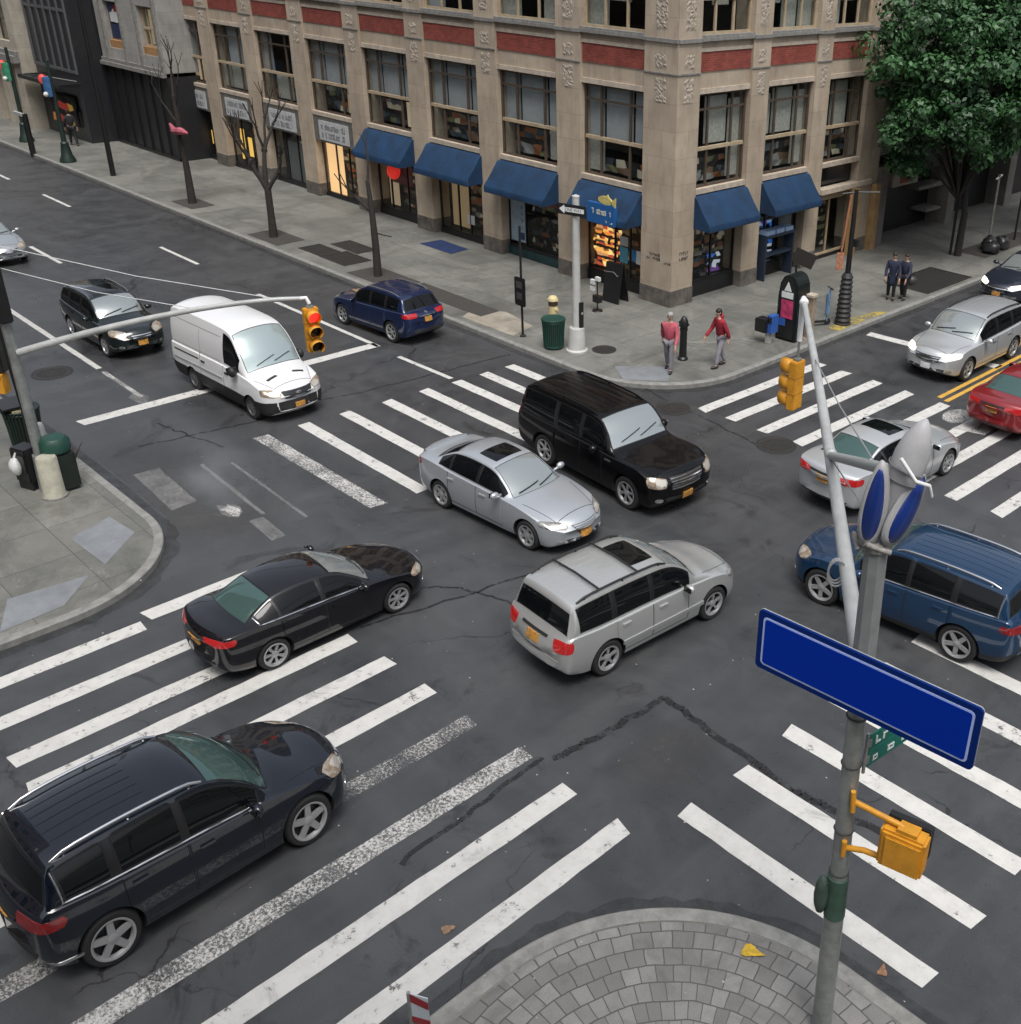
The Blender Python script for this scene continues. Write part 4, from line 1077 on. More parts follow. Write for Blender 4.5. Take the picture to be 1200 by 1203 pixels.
# 10 blue SUV on the right
S = suv(L=4.95, W=.98, H=1.74, wb=2.90, fo=.93, rw=.385, nose=.88, cowl=1.28, cowlz=1.14, roof0=2.15, belt=(1.03, 1.17), rails=(2.3, 4.35, .92, CHROME), ribs=(2.5, 4.4, 6), winmat=CHROME, seal=.016, rimk=.70, spokes=5, spw=(.045, .04), rimmat=mat('dull_rim', (.44, .445, .45), .33, .5), tailgate=.22, glass=dict(windscreen=WINDD), cladding=4)
front_kit(S, (.52, .92, .78, .94, .10, .50), (.42, .60, .84, .8), (.55, .36, .5), lamp=LAMPW, fog=(.7, .46))
rear_kit(S, (.46, .97, .93, 1.08, .36), .85, (.44, .58))
vehicle('blue_suv', 'steel blue sport utility vehicle with chrome roof rails crossing behind the near signal pole', 'car', P_BLUE, (-8.80, 17.22, 0), R(-175.5), S, 1.04, 1.02)

# 11 silver sedan behind the pole
S = sedan(glass=dict(rear_window=WINDD), L=4.85, W=.92, H=1.47, wb=2.80, seal=.015, spokes=7, split=True)
front_kit(S, (.46, .86, .60, .75, .12, .62), (.36, .56, .67, .75), (.50, .27, .38), fog=(.66, .33))
rear_kit(S, (.38, .92, .82, .98, .36), .82, (.36, .44), lamp=TAILLIT)
S['patches'].append(('sunroof', [(2.36, -.42, 2), (2.98, -.42, 2), (2.98, .42, 2), (2.36, .42, 2)], (0, 0, -1), TINT, dict(nu=8, nv=8, off=.006, oval=.12)))
vehicle('silver_sedan', 'silver sedan with lit tail lamps behind the near signal pole on the right crosswalk', 'car', P_SILVERW, (-12.48, 22.0, 0), R(86.8), S, 1.06, 1.04)

# 12 red sedan at the right edge
S = sedan(glass=dict(rear_window=WINDD), L=4.85, W=.92, H=1.47, wb=2.80, seal=.015)
front_kit(S, (.46, .86, .60, .75, .12, .62), (.36, .56, .67, .75), (.50, .27, .38), fog=(.66, .33))
rear_kit(S, (.38, .92, .82, .98, .36), .82, (.36, .46), lamp=TAILLIT)
vehicle('red_sedan', 'dark red sedan with orange plate cut off by the right edge', 'car', P_RED, (-11.85, 28.95, 0), R(88.5), S, 1.03)

# 13 silver SUV facing the camera
S = suv(L=4.79, W=.95, H=1.73, wb=2.79, fo=.95, rw=.37, nose=.88, cowl=1.22, cowlz=1.14, roof0=2.0, belt=(1.02, 1.15), rails=(2.15, 4.2, .93, PLAST), ribs=(2.5, 4.2, 5), spokes=5, split=True, handle=CHROME)
front_kit(S, (.50, .90, .76, .92, .10, .50), (.42, .64, .82, .85), (.60, .34, .46), lamp=LIT, plate=(.50, WHITEPL), bars=3, fog=(.74, .42))
rear_kit(S, (.6, .93, .95, 1.12, .3), .85)
vehicle('silver_suv', 'silver sport utility vehicle with lit headlamps facing the crossing on the right', 'car', P_SILVERW, (-15.40, 31.35, 0), R(-90.7), S, 1.06)

# 14 dark sedan further up
S = sedan(L=4.8, W=.92, H=1.45, wb=2.78)
front_kit(S, (.46, .86, .60, .75, .12, .62), (.40, .44, .64, .75), (.50, .27, .38), lamp=LIT, plate=(.42, PLATE), fog=(.66, .33))
rear_kit(S, (.38, .92, .82, .98, .36), .82)
vehicle('slate_sedan', 'dark slate sedan with lit headlamps behind the silver sport utility vehicle at the right edge', 'car', P_SLATE, (-17.75, 40.4, 0), R(-90.0), S, 1.06)
# ------------------------------------------------------------------ buildings
class Face:
    """frame of a facade: a along the wall from the corner, d outwards, z up"""
    def __init__(s, axis): s.x = axis
    def p(s, a, d, z): return (-a, -d, z) if s.x == 'L' else (d, a, z)
    def box(s, mb, a0, a1, d0, d1, z0, z1, m=0): return mb.box2(s.p(a0, d0, z0), s.p(a1, d1, z1), m)
    def quad(s, mb, a0, a1, d, z0, z1, m=0): return mb.add([s.p(a0, d, z0), s.p(a1, d, z0), s.p(a1, d, z1), s.p(a0, d, z1)], [(0, 1, 2, 3)], m)
    def M(s, a, d, z):
        """matrix placing a flat drawing (x right as seen from the street, y up)"""
        o = Vector(s.p(a, d, z))
        x = Vector((1, 0, 0)) if s.x == 'L' else Vector((0, 1, 0)); n = Vector((0, -1, 0)) if s.x == 'L' else Vector((1, 0, 0))
        Q = Matrix.Identity(4)
        for i in range(3): Q[i][0] = x[i]; Q[i][1] = (0, 0, 1)[i]; Q[i][2] = n[i]; Q[i][3] = o[i]
        return Q

FL, FR = Face('L'), Face('R')
LIT_WARM = mat('warm_lit_room', (.75, .45, .18), .8, emit=.6, ecol=(1, .62, .30))
LIT_SOFT = mat('softly_lit_room', (.45, .36, .26), .8, emit=.16, ecol=(1, .75, .45))
INK = mat('dark_lettering', (.035, .034, .035), .7)
BANNER = mat('white_fascia_banner', (.47, .48, .49), .7, var=.3, vscale=8)

def scribble(mb, F, a0, a1, d, z0, z1, rows=2, m=0, gap=.35, seed=1):
    """illegible lettering: short strokes in rows"""
    rg = random.Random(seed); h = (z1 - z0) / rows
    for r in range(rows):
        a = a0 + rg.uniform(0, .1) * (a1 - a0)
        while a < a1 - .05:
            w = rg.uniform(.05, .12) * (1 if F.x == 'L' else 1); hh = h * rg.uniform(.45, .72)
            zb_ = z0 + h * (rows - 1 - r) + h * .14
            k = rg.randint(0, 3)
            F.box(mb, a, a + w * .3, d, d + .008, zb_, zb_ + hh, m)
            if k != 0: F.box(mb, a + w * .3, a + w, d, d + .008, zb_ + hh * .78, zb_ + hh, m)
            if k != 1: F.box(mb, a + w * .3, a + w, d, d + .008, zb_, zb_ + hh * .2, m)
            if k > 1: F.box(mb, a + w * .75, a + w, d, d + .008, zb_ + hh * .2, zb_ + hh * .78, m)
            a += w + .035 + (rg.random() < .18) * gap * .4

def window(F, root, a0, a1, z0, z1, d, cols, rows, fm, bar=.07, blinds=(), trans_m=None, glass=None, seed=0):
    """cols, rows: inner bar positions as fractions; blinds: (col, z-fraction low, z-fraction high, material)"""
    f = MB(); W_, H_ = a1 - a0, z1 - z0
    F.box(f, a0, a0 + bar, d - .10, d, z0, z1); F.box(f, a1 - bar, a1, d - .10, d, z0, z1)
    F.box(f, a0 + bar, a1 - bar, d - .10, d, z0, z0 + bar); F.box(f, a0 + bar, a1 - bar, d - .10, d, z1 - bar, z1)
    tm = MB()
    for c in cols: F.box(f, a0 + c * W_ - bar / 2, a0 + c * W_ + bar / 2, d - .085, d - .004, z0 + bar, z1 - bar)
    for r, thick in rows:
        t = tm if thick and trans_m else f
        F.box(t, a0 + bar, a1 - bar, d - .08, d + (.03 if thick else -.008), z0 + r * H_ - bar * (.75 if thick else .45), z0 + r * H_ + bar * (.75 if thick else .45))
    o = f.build('window', fm, root)
    if tm.f: tm.build('transom', trans_m, o)
    p = MB(); F.quad(p, a0 + bar, a1 - bar, d - .05, z0 + bar, z1 - bar); p.build('pane', glass or WGLASS, o)
    cs = [0] + list(cols) + [1]
    for c, b0, b1, m in blinds:
        b = MB(); F.box(b, a0 + cs[c] * W_ + .05, a0 + cs[c + 1] * W_ - .05, d - .26, d - .24, z0 + b0 * H_, z0 + b1 * H_); b.build('blind', m, o)
    return o

def goods(F, par, a0, a1, d, z0, z1, mats, seed=0, cell=.16, shelf=.5, name='goods_display', lit=None):
    # stocked shelves: one stepped relief, each cell coloured at random, dark shelf gaps between the rows
    rg = random.Random(seed); nx = max(2, int((a1 - a0) / cell)); nz = max(2, int((z1 - z0) / (cell * .8))); mb = MB(); vs = []
    for j in range(nz + 1):
        for i in range(nx + 1): vs.append(F.p(a0 + (a1 - a0) * (i + (rg.uniform(-.25, .25) if 0 < i < nx else 0)) / nx, d - rg.uniform(0, .14), z0 + (z1 - z0) * (j + (rg.uniform(-.2, .2) if 0 < j < nz else 0)) / nz))
    mb.v = [tuple(p) for p in vs]
    per = max(2, int(shelf / (cell * .8))); run = 0; k = 0
    for j in range(nz):
        for i in range(nx):
            mb.f.append((j * (nx + 1) + i, j * (nx + 1) + i + 1, (j + 1) * (nx + 1) + i + 1, (j + 1) * (nx + 1) + i))
            if run <= 0: k = rg.randrange(1, len(mats)); run = rg.randint(1, 3)
            run -= 1
            mb.m.append(0 if j % per == per - 1 or rg.random() < .18 else k)
    return mb.build(name, mats, par)
GD = [mat('shelf_dark', (.018, .017, .016), .8)] + [mat('goods_%s' % n, c, .6, emit=e, ecol=c) for n, c, e in (('cream', (.42, .38, .28), .12), ('brown', (.16, .10, .06), .05), ('olive', (.14, .14, .07), .08), ('grey', (.22, .22, .21), .06), ('slate', (.06, .08, .10), .03), ('black', (.02, .02, .022), 0), ('rust', (.22, .08, .03), .06))]
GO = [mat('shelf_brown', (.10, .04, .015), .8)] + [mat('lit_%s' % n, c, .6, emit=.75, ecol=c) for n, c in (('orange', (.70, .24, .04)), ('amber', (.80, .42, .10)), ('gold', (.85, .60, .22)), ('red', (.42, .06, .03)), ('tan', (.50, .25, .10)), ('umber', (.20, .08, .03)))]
GBL = [GD[0]] + [mat('lit_%s' % n, c, .5, emit=.35, ecol=c) for n, c in (('blue', (.03, .13, .50)), ('sky', (.20, .38, .62)), ('violet', (.12, .04, .22)), ('ink', (.02, .03, .08)), ('white', (.5, .55, .6)))]
BX, BY = -25.42, 27.9
main = thing('corner_building', 'tan limestone corner building with red brick panels and blue shop awnings', 'building', (BX, BY, 0))
TOPZ = 16.6
lbay = [(1.55 + 4.72 * i - (.0 if i else 0), 1.55 + 4.72 * i + (3.25 if i == 0 else 3.5)) for i in range(8)]
lbay = [(1.55, 4.75), (6.05, 9.55), (10.78, 14.28), (15.5, 19.0), (20.22, 23.72), (24.95, 28.45), (29.7, 33.0), (34.3, 37.2)]
lpil = [(0, 1.55), (4.75, 6.05), (9.55, 10.78), (14.28, 15.5), (19.0, 20.22), (23.72, 24.95), (28.45, 29.7), (33.0, 34.3), (37.2, 38.2)]
rbay = [(1.15, 3.95), (4.95, 7.85), (8.8, 11.5)]
rpil = [(0, 1.15), (3.95, 4.95), (7.85, 8.8), (11.5, 13.0)]
wall = MB()
CARV = mat('carved_stone', (.38, .325, .26), .85, var=.4, vscale=8)
PLIN = mat('stained_plinth', (.13, .115, .10), .8, var=.6, vscale=2.5)
def relief(F, a0, a1, z0, z1, rg):
    nx, nz = max(3, int((a1 - a0) / .05)), int((z1 - z0) / .05); mb = MB(); vs = []
    for j in range(nz + 1):
        for i in range(nx + 1):
            e = i in (0, nx) or j in (0, nz)
            vs.append(F.p(a0 + (a1 - a0) * i / nx, .004 if e else rg.choice((.005, .008, .018, .032)), z0 + (z1 - z0) * j / nz))
    mb.add(vs, [(j * (nx + 1) + i, j * (nx + 1) + i + 1, (j + 1) * (nx + 1) + i + 1, (j + 1) * (nx + 1) + i) for j in range(nz) for i in range(nx)])
    mb.build('carving', CARV, main)
for F, pil, bays in ((FL, lpil, lbay), (FR, rpil, rbay)):
    for i, (a0, a1) in enumerate(pil):
        s0 = 0 if i else .0
        lo = (0 if (F is FL or i) else .9)
        F.box(wall, max(a0, lo if F is FR and i == 0 else a0), a1, -.9, 0, .75, TOPZ)
        # carved panels near the top of each pier
        rg = random.Random(i + (0 if F is FL else 50))
        ac, wd = (a0 + a1) / 2, min(.28, (a1 - a0) * .22)
        for z0, z1 in ((7.2, 8.0), (8.3, 8.75), (9.5, 10.6)): relief(F, ac - wd, ac + wd, z0, z1, rg)
        for nm, d1, z0, z1, m in (('ledge', .07, 9.12, 9.24, LEDGE), ('string_course', .035, 8.12, 8.17, LEDGE), ('ledge', .06, 13.7, 13.85, LEDGE)):
            q = MB(); F.box(q, a0, a1, 0, d1, z0, z1); q.build(nm, m, main)
        q = MB(); F.box(q, a0 + (.9 if F is FR and i == 0 else 0), a1, -.9, .03, .0, .75); q.build('plinth', PLIN, main)
    for a0, a1 in bays:
        F.box(wall, a0, a1, -.9, -.13, 7.45, 8.14); F.box(wall, a0, a1, -.9, -.13, 8.80, 9.14)
        F.box(wall, a0, a1, -.9, -.13, 8.14, 8.80)
        F.box(wall, a0, a1, -.9, -.13, 12.3, 14.2)
        F.box(wall, a0, a1, -.9, -.30, 16.0, TOPZ)
        for nm, m, parts in (('lintel', STONE_TRIM, ((-.13, -.06, 7.45, 7.62),)), ('string_course', STONE_TRIM, ((-.13, -.07, 8.80, 8.92),)), ('sill', STONE_TRIM, ((-.6, -.03, 4.06, 4.24),)), ('ledge', LEDGE, ((-.22, .045, 9.14, 9.25), (-.22, .01, 9.25, 9.32)))):
            q = MB()
            for p_ in parts: F.box(q, a0, a1, *p_)
            q.build(nm, m, main)
        b = MB(); F.box(b, a0 + .02, a1 - .02, -.13, -.10, 8.16, 8.78); b.build('brick_panel', BRICK, main)
wall.build('wall', STONE, main)
core = MB()
core.box2((-38.0, 3.2, 0.0), (-2.9, 12.9, 16.3)); core.build('interior', DARKIN, main)
fl = MB()
fl.box2((-38.0, .92, 3.55), (-.92, 3.2, 4.02)); fl.box2((-3.0, .92, 3.55), (-.92, 12.9, 4.02)); fl.box2((-38.0, .92, 8.0), (-.92, 3.2, 8.3)); fl.box2((-3.0, 3.2, 8.0), (-.92, 12.9, 8.3))
fl.build('floor_slab', DARKIN, main)
rf = MB(); rf.box2((-38.2, -.02, TOPZ), (.02, 13.0, TOPZ + .4)); rf.build('roof', LEDGE, main)
C3 = (.27, .73)
rg = random.Random(3)
for F, bays in ((FL, lbay), (FR, rbay)):
    for i, (a0, a1) in enumerate(bays):
        bl = []
        if F is FL:
            for c in range(3):
                if rg.random() < (.92 if i < 5 else .4): bl.append((c, .42, .97, BLIND))
                r_ = rg.random()
                if r_ < .35: bl.append((c, .04, .40, CURTAIN))
                elif r_ < .55 and i > 1: bl.append((c, .04, .36, LIT_SOFT))
            if i == 4: bl.append((0, .05, .30, LIT_SOFT))
        else:
            bl = [(1, .45, .95, CURTAIN), (2, .05, .9, CURTAIN)] if i < 2 else [(1, .4, .95, CURTAIN)]
            if i == 1: bl.append((0, .45, .9, CURTAIN))
        wo = window(F, main, a0, a1, 4.24, 7.45, -.22, C3, ((.42, True), (.83, False)), FRAME, .08, bl, FRAME_TAN)
        goods(F, wo, a0 + .15, a1 - .15, -.75, 4.3, 4.3 + rg.uniform(.5, 1.25), GD, seed=i + 40, cell=.24, shelf=.6, name='room_contents')
        bl = [(c, .3 if rg.random() < .5 else .02, .98, BLIND if rg.random() < .4 else CURTAIN) for c in range(3) if rg.random() < .5]
        window(F, main, a0, a1, 9.32, 12.3, -.22, (.33, .67), ((.38, True), (.70, False)), FRAME_TAN, .09, bl)
        window(F, main, a0, a1, 14.2, 16.0, -.22, (.33, .67), ((.5, True),), FRAME_TAN, .09)

# shop fronts
def awning(F, a0, a1, name='awning', zt=4.02, zb=3.08, out=.80, seed=0):
    mb = MB(); n = 14
    rg = random.Random(seed)
    pts = []
    for j, (d, z) in enumerate(((-.05, zt), (out * .12, zt - .08), (out * .5, (zt + zb) / 2 - .02), (out - .03, zb + .03), (out, zb - .02), (out, zb - .22))):
        for i in range(n + 1):
            a = a0 + (a1 - a0) * i / n
            sag = -.022 * math.sin(math.pi * ((i * 3 / n) % 1)) if 0 < j < 5 else 0
            pts.append(F.p(a, d, z + sag + rg.uniform(-.006, .006)))
    fs = [(j * (n + 1) + i, j * (n + 1) + i + 1, (j + 1) * (n + 1) + i + 1, (j + 1) * (n + 1) + i) for j in range(5) for i in range(n)]
    mb.add(pts, fs)
    for a in (a0, a1):
        mb.add([F.p(a, -.05, zt), F.p(a, out * .12, zt - .08), F.p(a, out * .5, (zt + zb) / 2 - .02), F.p(a, out - .03, zb + .03), F.p(a, out, zb - .22), F.p(a, -.05, zb - .20)], [(0, 1, 2, 3, 4, 5)])
    o = mb.build(name, AWN, main, smooth=35)
    fr = MB()
    for a in (a0 + .03, a1 - .03):
        fr.tube([F.p(a, -.05, zb - .1), F.p(a, out - .03, zb - .12)], .018, 6)
    fr.tube([F.p(a0, out - .01, zb - .23), F.p(a1, out - .01, zb - .23)], .016, 6)
    fr.build('awning_frame', BLACKP, o)
    return o

def shopfront(F, a0, a1, mull, pz0=.62, top=3.9, d=-.40, frame=BLACKP, glass=SGLASS, plm=BLACKP):
    f = MB(); w = .07
    F.box(f, a0, a1, d - .2, d + .06, .14, pz0)
    o = f.build('shopfront', plm, main)
    g = MB()
    F.box(g, a0, a0 + w, d - .08, d, pz0, top); F.box(g, a1 - w, a1, d - .08, d, pz0, top)
    F.box(g, a0 + w, a1 - w, d - .08, d, top - .4, top); F.box(g, a0 + w, a1 - w, d - .08, d + .03, pz0, pz0 + .08)
    for m_ in mull: F.box(g, a0 + m_ * (a1 - a0) - .03, a0 + m_ * (a1 - a0) + .03, d - .075, d - .004, pz0 + .08, top - .4)
    g.build('shop_frame', frame, o)
    p = MB(); F.quad(p, a0 + w, a1 - w, d - .04, pz0 + .08, top - .4); p.build('pane', glass, o)
    return o
def inside(F, par, name, a0, a1, d, z0, z1, m, th=.04):
    b = MB(); F.box(b, a0, a1, d - th, d, z0, z1); return b.build(name, m, par)

POSTW = mat('poster_white', (.62, .64, .63), .6, var=.15); POSTB = mat('poster_blue', (.03, .20, .42), .55, var=.2); POSTC = mat('poster_cyan', (.10, .38, .52), .55, var=.2)
REDM = mat('red_display', (.32, .022, .02), .5, var=.4); TEALP = mat('dark_teal_tiles', (.012, .045, .05), .4, var=.5, vscale=3)
ORSHOP = m_shop('orange_goods', [(.62, .20, .03), (.75, .36, .06), (.30, .05, .02), (.85, .55, .18), (.16, .06, .03), (.70, .26, .05)], 5.5, .9)
DIMSHOP = m_shop('dim_goods', [(.05, .05, .05), (.10, .09, .07), (.03, .03, .035), (.16, .15, .12), (.06, .05, .05)], 4.0, .12)
BLUESHOP = m_shop('blue_goods', [(.02, .08, .30), (.05, .20, .55), (.30, .40, .50), (.10, .03, .15), (.02, .03, .05)], 5.0, .3)

# L1: the corner shop
a0, a1 = lbay[0]
o = shopfront(FL, a0, a1, (.30, .55), .55)
goods(FL, o, 3.2, 4.66, -.55, .7, 3.1, GO, 3, .13)
inside(FL, o, 'goods_shelf', 3.1, 4.6, -.60, 1.62, 1.70, FRAME_TAN)
for aa, z0, z1, m in ((2.62, 1.15, 1.75, POSTC), (2.62, 1.8, 2.15, POSTW), (1.95, 1.25, 1.75, POSTW), (1.68, 1.25, 1.7, POSTC), (2.2, 1.3, 1.75, POSTB)): inside(FL, o, 'door_poster', aa, aa + (.42 if aa > 2.5 else .22), -.41, z0, z1, m, .01)
goods(FL, o, 1.6, 4.7, -1.6, .3, 3.6, GD, seed=int(a0 * 7), cell=.20, name='shop_back')
aw = awning(FL, a0 - .02, a1 + .05, seed=1)
# signboard standing proud of the awning: blue board, yellow fish emblem, pale lettering that cannot be read
sb = MB(); FL.box(sb, 2.05, 3.45, .72, .9, 2.84, 3.56); s_ = sb.build('signboard', mat('signboard_blue', (.015, .10, .30), .45, var=.15), aw)
em = MB(); Q = FL.M(2.55, .80, 3.68)
body = [(.36 * math.cos(2 * math.pi * i / 20), .15 * math.sin(2 * math.pi * i / 20) + .05 * math.sin(math.pi * i / 20)) for i in range(20)]
em.prism(body, .06, Q); em.prism([(.30, 0), (.52, .2), (.50, -.16)], .06, Q); em.prism([(-.1, .12), (.12, .26), (.2, .1)], .055, Q)
em.build('fish_emblem', mat('emblem_yellow', (.55, .47, .16), .5, var=.3, vscale=9), s_)
lt = MB(); scribble(lt, FL, 2.2, 3.3, .9, 3.14, 3.44, 1, seed=4); scribble(lt, FL, 2.12, 2.5, .9, 2.92, 3.02, 1, seed=8)
lt.build('lettering', mat('lettering_cream', (.66, .64, .45), .5), s_)
# L2
a0, a1 = lbay[1]
o = shopfront(FL, a0, a1, (.70,), .55)
goods(FL, o, a0 + .1, a1 - .1, -1.5, .3, 3.6, GD, seed=int(a0 * 7), cell=.20, name='shop_back'); inside(FL, o, 'red_banner', 6.9, 8.4, -.7, 2.4, 3.3, REDM)
b = inside(FL, o, 'vertical_banner', 8.55, 9.45, -.42, .75, 3.2, mat('banner_pale_blue', (.33, .42, .50), .6, var=.2), .012)
lt = MB()
for k in range(7): scribble(lt, FL, 8.70, 8.86, -.42, 2.95 - k * .28, 3.13 - k * .28, 1, seed=20 + k)
FL.box(lt, 8.6, 9.0, -.42, -.412, .85, 1.15)
lt.build('lettering', mat('lettering_navy', (.02, .04, .15), .6), b)
inside(FL, o, 'tile_band', a0, a1, -.325, .18, .5, TEALP, .015)
awning(FL, a0 - .05, a1 + .05, seed=2)
# L3
a0, a1 = lbay[2]
o = shopfront(FL, a0, a1, (.40, .62), .35)
inside(FL, o, 'lit_wall', 12.9, 14.2, -1.0, .4, 3.2, mat('lit_plaster', (.42, .31, .19), .8, emit=.10, ecol=(1, .7, .35)))
goods(FL, o, a0 + .1, a1 - .1, -1.6, .3, 3.6, GD, seed=int(a0 * 7), cell=.20, name='shop_back'); inside(FL, o, 'paper_notice', 11.9, 12.4, -.41, .85, 1.25, POSTW, .01); inside(FL, o, 'mannequin_cloth', 11.2, 11.5, -.8, .5, 1.6, POSTW)
awning(FL, a0 - .1, a1 + .1, seed=3)
# L4
a0, a1 = lbay[3]
o = shopfront(FL, a0, a1, (.35, .72), .45)
goods(FL, o, a0 + .1, a1 - .1, -1.6, .3, 3.6, GD, seed=int(a0 * 7), cell=.20, name='shop_back'); inside(FL, o, 'red_display', 16.9, 18.6, -.8, 1.6, 3.2, REDM)
inside(FL, o, 'lit_wall', 18.2, 18.9, -.9, .5, 2.6, LIT_SOFT)
awning(FL, a0 - .1, a1 + .1, seed=5)
lan = MB(); lan.sph(FL.p(16.6, .35, 2.5), (.30, .30, .36), 16); lan.tube([FL.p(16.6, .35, 2.85), FL.p(16.6, .35, 3.5)], .012, 6)
lan.build('red_globe', mat('red_globe', (.45, .02, .02), .35, emit=.25, ecol=(1, .05, .03)), main, smooth=60)
# L5..L8: fascia banners
for i in range(4, 8):
    a0, a1 = lbay[i]
    fs = MB(); FL.box(fs, a0, a1, -.35, -.06, 2.85, 4.06); fas = fs.build('fascia', mat('grey_fascia', (.14, .135, .12), .7, var=.4), main)
    bn = MB(); FL.box(bn, a0 + .45, a1 - .5, -.06, -.02, 2.95, 3.85); b = bn.build('fascia_banner', BANNER, fas)
    lt = MB(); scribble(lt, FL, a0 + .6, a1 - .65, -.02, 3.02, 3.78, 2, seed=30 + i); lt.build('lettering', mat('lettering_grey', (.12, .125, .135), .7), b)
    o = shopfront(FL, a0, a1, (.34, .66), .30, top=3.2)
    goods(FL, o, a0 + .1, a1 - .1, -1.4, .3, 3.1, GD, seed=int(a0 * 7), cell=.20, name='shop_back')
    if i == 4:
        inside(FL, o, 'lit_wall', a1 - 1.5, a1 - .1, -.55, .35, 2.8, LIT_WARM)
    elif i == 5:
        inside(FL, o, 'roller_shutter', a0 + .2, a1 - 1.1, -.47, .3, 2.3, mat('grey_shutter', (.13, .14, .145), .6, var=.2))
    else:
        rg = random.Random(i)
        for q in range(2 if i == 7 else 3):
            aa = a0 + .7 + q * .85; inside(FL, o, 'lit_figure', aa, aa + .45, -.6, .6 + rg.random() * .5, 1.6 + rg.random() * .9, mat('golden_light', (.65, .40, .09), .6, emit=.55, ecol=(1, .6, .13)))
# right face
a0, a1 = rbay[0]
o = shopfront(FR, a0, a1, (.52,), .72)
goods(FR, o, a0 + .1, a1 - .1, -1.5, .3, 3.6, GD, seed=int(a0 * 7), cell=.20, name='shop_back'); goods(FR, o, a0 + .1, a0 + 1.4, -.75, 1.1, 3.2, GD, 11, .17)
goods(FR, o, a0 + 1.6, a0 + 2.3, -.6, .8, 1.5, GBL, 13, .15, name='blue_bag'); goods(FR, o, a0 + 1.55, a1 - .1, -.75, 1.5, 3.2, GD, 12, .17)
awning(FR, a0 - .05, a1 + .05, seed=7, out=.76)
a0, a1 = rbay[1]
o = shopfront(FR, a0, a1, (.30, .55), .62)
goods(FR, o, a0 + .15, a0 + 1.7, -.6, .75, 2.4, GBL, 14, .17); goods(FR, o, a0 + .1, a1 - .1, -1.5, .3, 3.6, GD, seed=int(a0 * 7), cell=.20, name='shop_back')
inside(FR, o, 'window_notice', a0 + 1.75, a0 + 2.6, -.41, 1.6, 2.75, mat('grey_notice', (.22, .25, .27), .6, var=.3), .012)
stand = MB(); FR.box(stand, a0 + .25, a0 + 2.1, -.30, .25, 1.85, 1.95); FR.box(stand, a0 + .25, a0 + .32, -.25, .2, .15, 1.85); FR.box(stand, a0 + 2.0, a0 + 2.07, -.25, .2, .15, 1.85); FR.box(stand, a0 + .32, a0 + 2.0, -.2, .15, 1.1, 1.16)
ps = stand.build('sales_counter', mat('counter_dark', (.02, .03, .05), .5), main)
for q in range(3):
    b = MB(); FR.box(b, a0 + .3 + q * .58, a0 + .80 + q * .58, -.2, .2, 1.955, 2.12); b.build('counter_panel', mat('counter_panel_blue', (.30, .42, .62), .4), ps)
awning(FR, a0 - .05, a1 + .05, seed=8, out=.76)
a0, a1 = rbay[2]
o = shopfront(FR, a0, a1, (.5,), .30, top=3.0, frame=FRAME_TAN)
goods(FR, o, a0 + .1, a1 - .1, -1.3, .3, 3.0, [GD[0], GD[3], GD[2], GD[1], GD[3], GD[6]], 15, .22, name='shop_back')
bd = MB(); FR.box(bd, a0, a1 + .9, -.3, .14, 3.02, 3.22); bd.build('sign_band', STONE_TRIM, main)
gl = MB(); FR.box(gl, a0, a1, -.5, -.4, 3.24, 4.06); gl.build('fanlight', mat('dark_fanlight', (.012, .013, .014), .1), main)
cl = MB()
for a in (11.0, 12.55): FR.box(cl, a, a + .34, .02, .32, .15, 2.98)
cl.build('entrance_column', mat('ochre_column', (.36, .23, .10), .6, var=.3), main)
# small notices on the corner pier
nt_ = MB(); scribble(nt_, FL, .55, 1.25, .004, 1.75, 2.05, 2, seed=61); scribble(nt_, FR, .35, .95, .004, 1.8, 2.15, 2, seed=62); scribble(nt_, FL, .05, .4, .004, 1.7, 1.8, 1, seed=63)
nt_.build('pier_lettering', INK, main)

# ---------------- neighbours along the left street
GREYST = m_stone('grey_limestone', (.27, .265, .25), (.36, .35, .33), .6)
CHAR = mat('charcoal_panel', (.018, .018, .020), .45, var=.3)
nb = thing('stone_building', 'grey stone building with posters upstairs and a black panelled ground floor', 'building', (-61.3, 26.5, 0))
w_ = MB()
for a0, a1 in ((0, .4), (2.4, 4.75), (6.75, 8.0)): FL.box(w_, a0, a1, -3, 0, 4.75, 14)
for a0, a1 in ((.4, 2.4), (4.75, 6.75)):
    FL.box(w_, a0, a1, -3, 0, 4.75, 5.55); FL.box(w_, a0, a1, -3, 0, 8.0, 14)
w_.build('wall', GREYST, nb)
l_ = MB(); FL.box(l_, -.05, 8.05, 0, .22, 4.55, 4.75); FL.box(l_, -.05, 8.05, 0, .10, 4.75, 4.95)
for a in (0.1, 2.5, 4.5, 7.0): FL.box(l_, a, a + .22, 0, .10, 4.95, 12)
l_.build('cornice', LEDGE, nb)
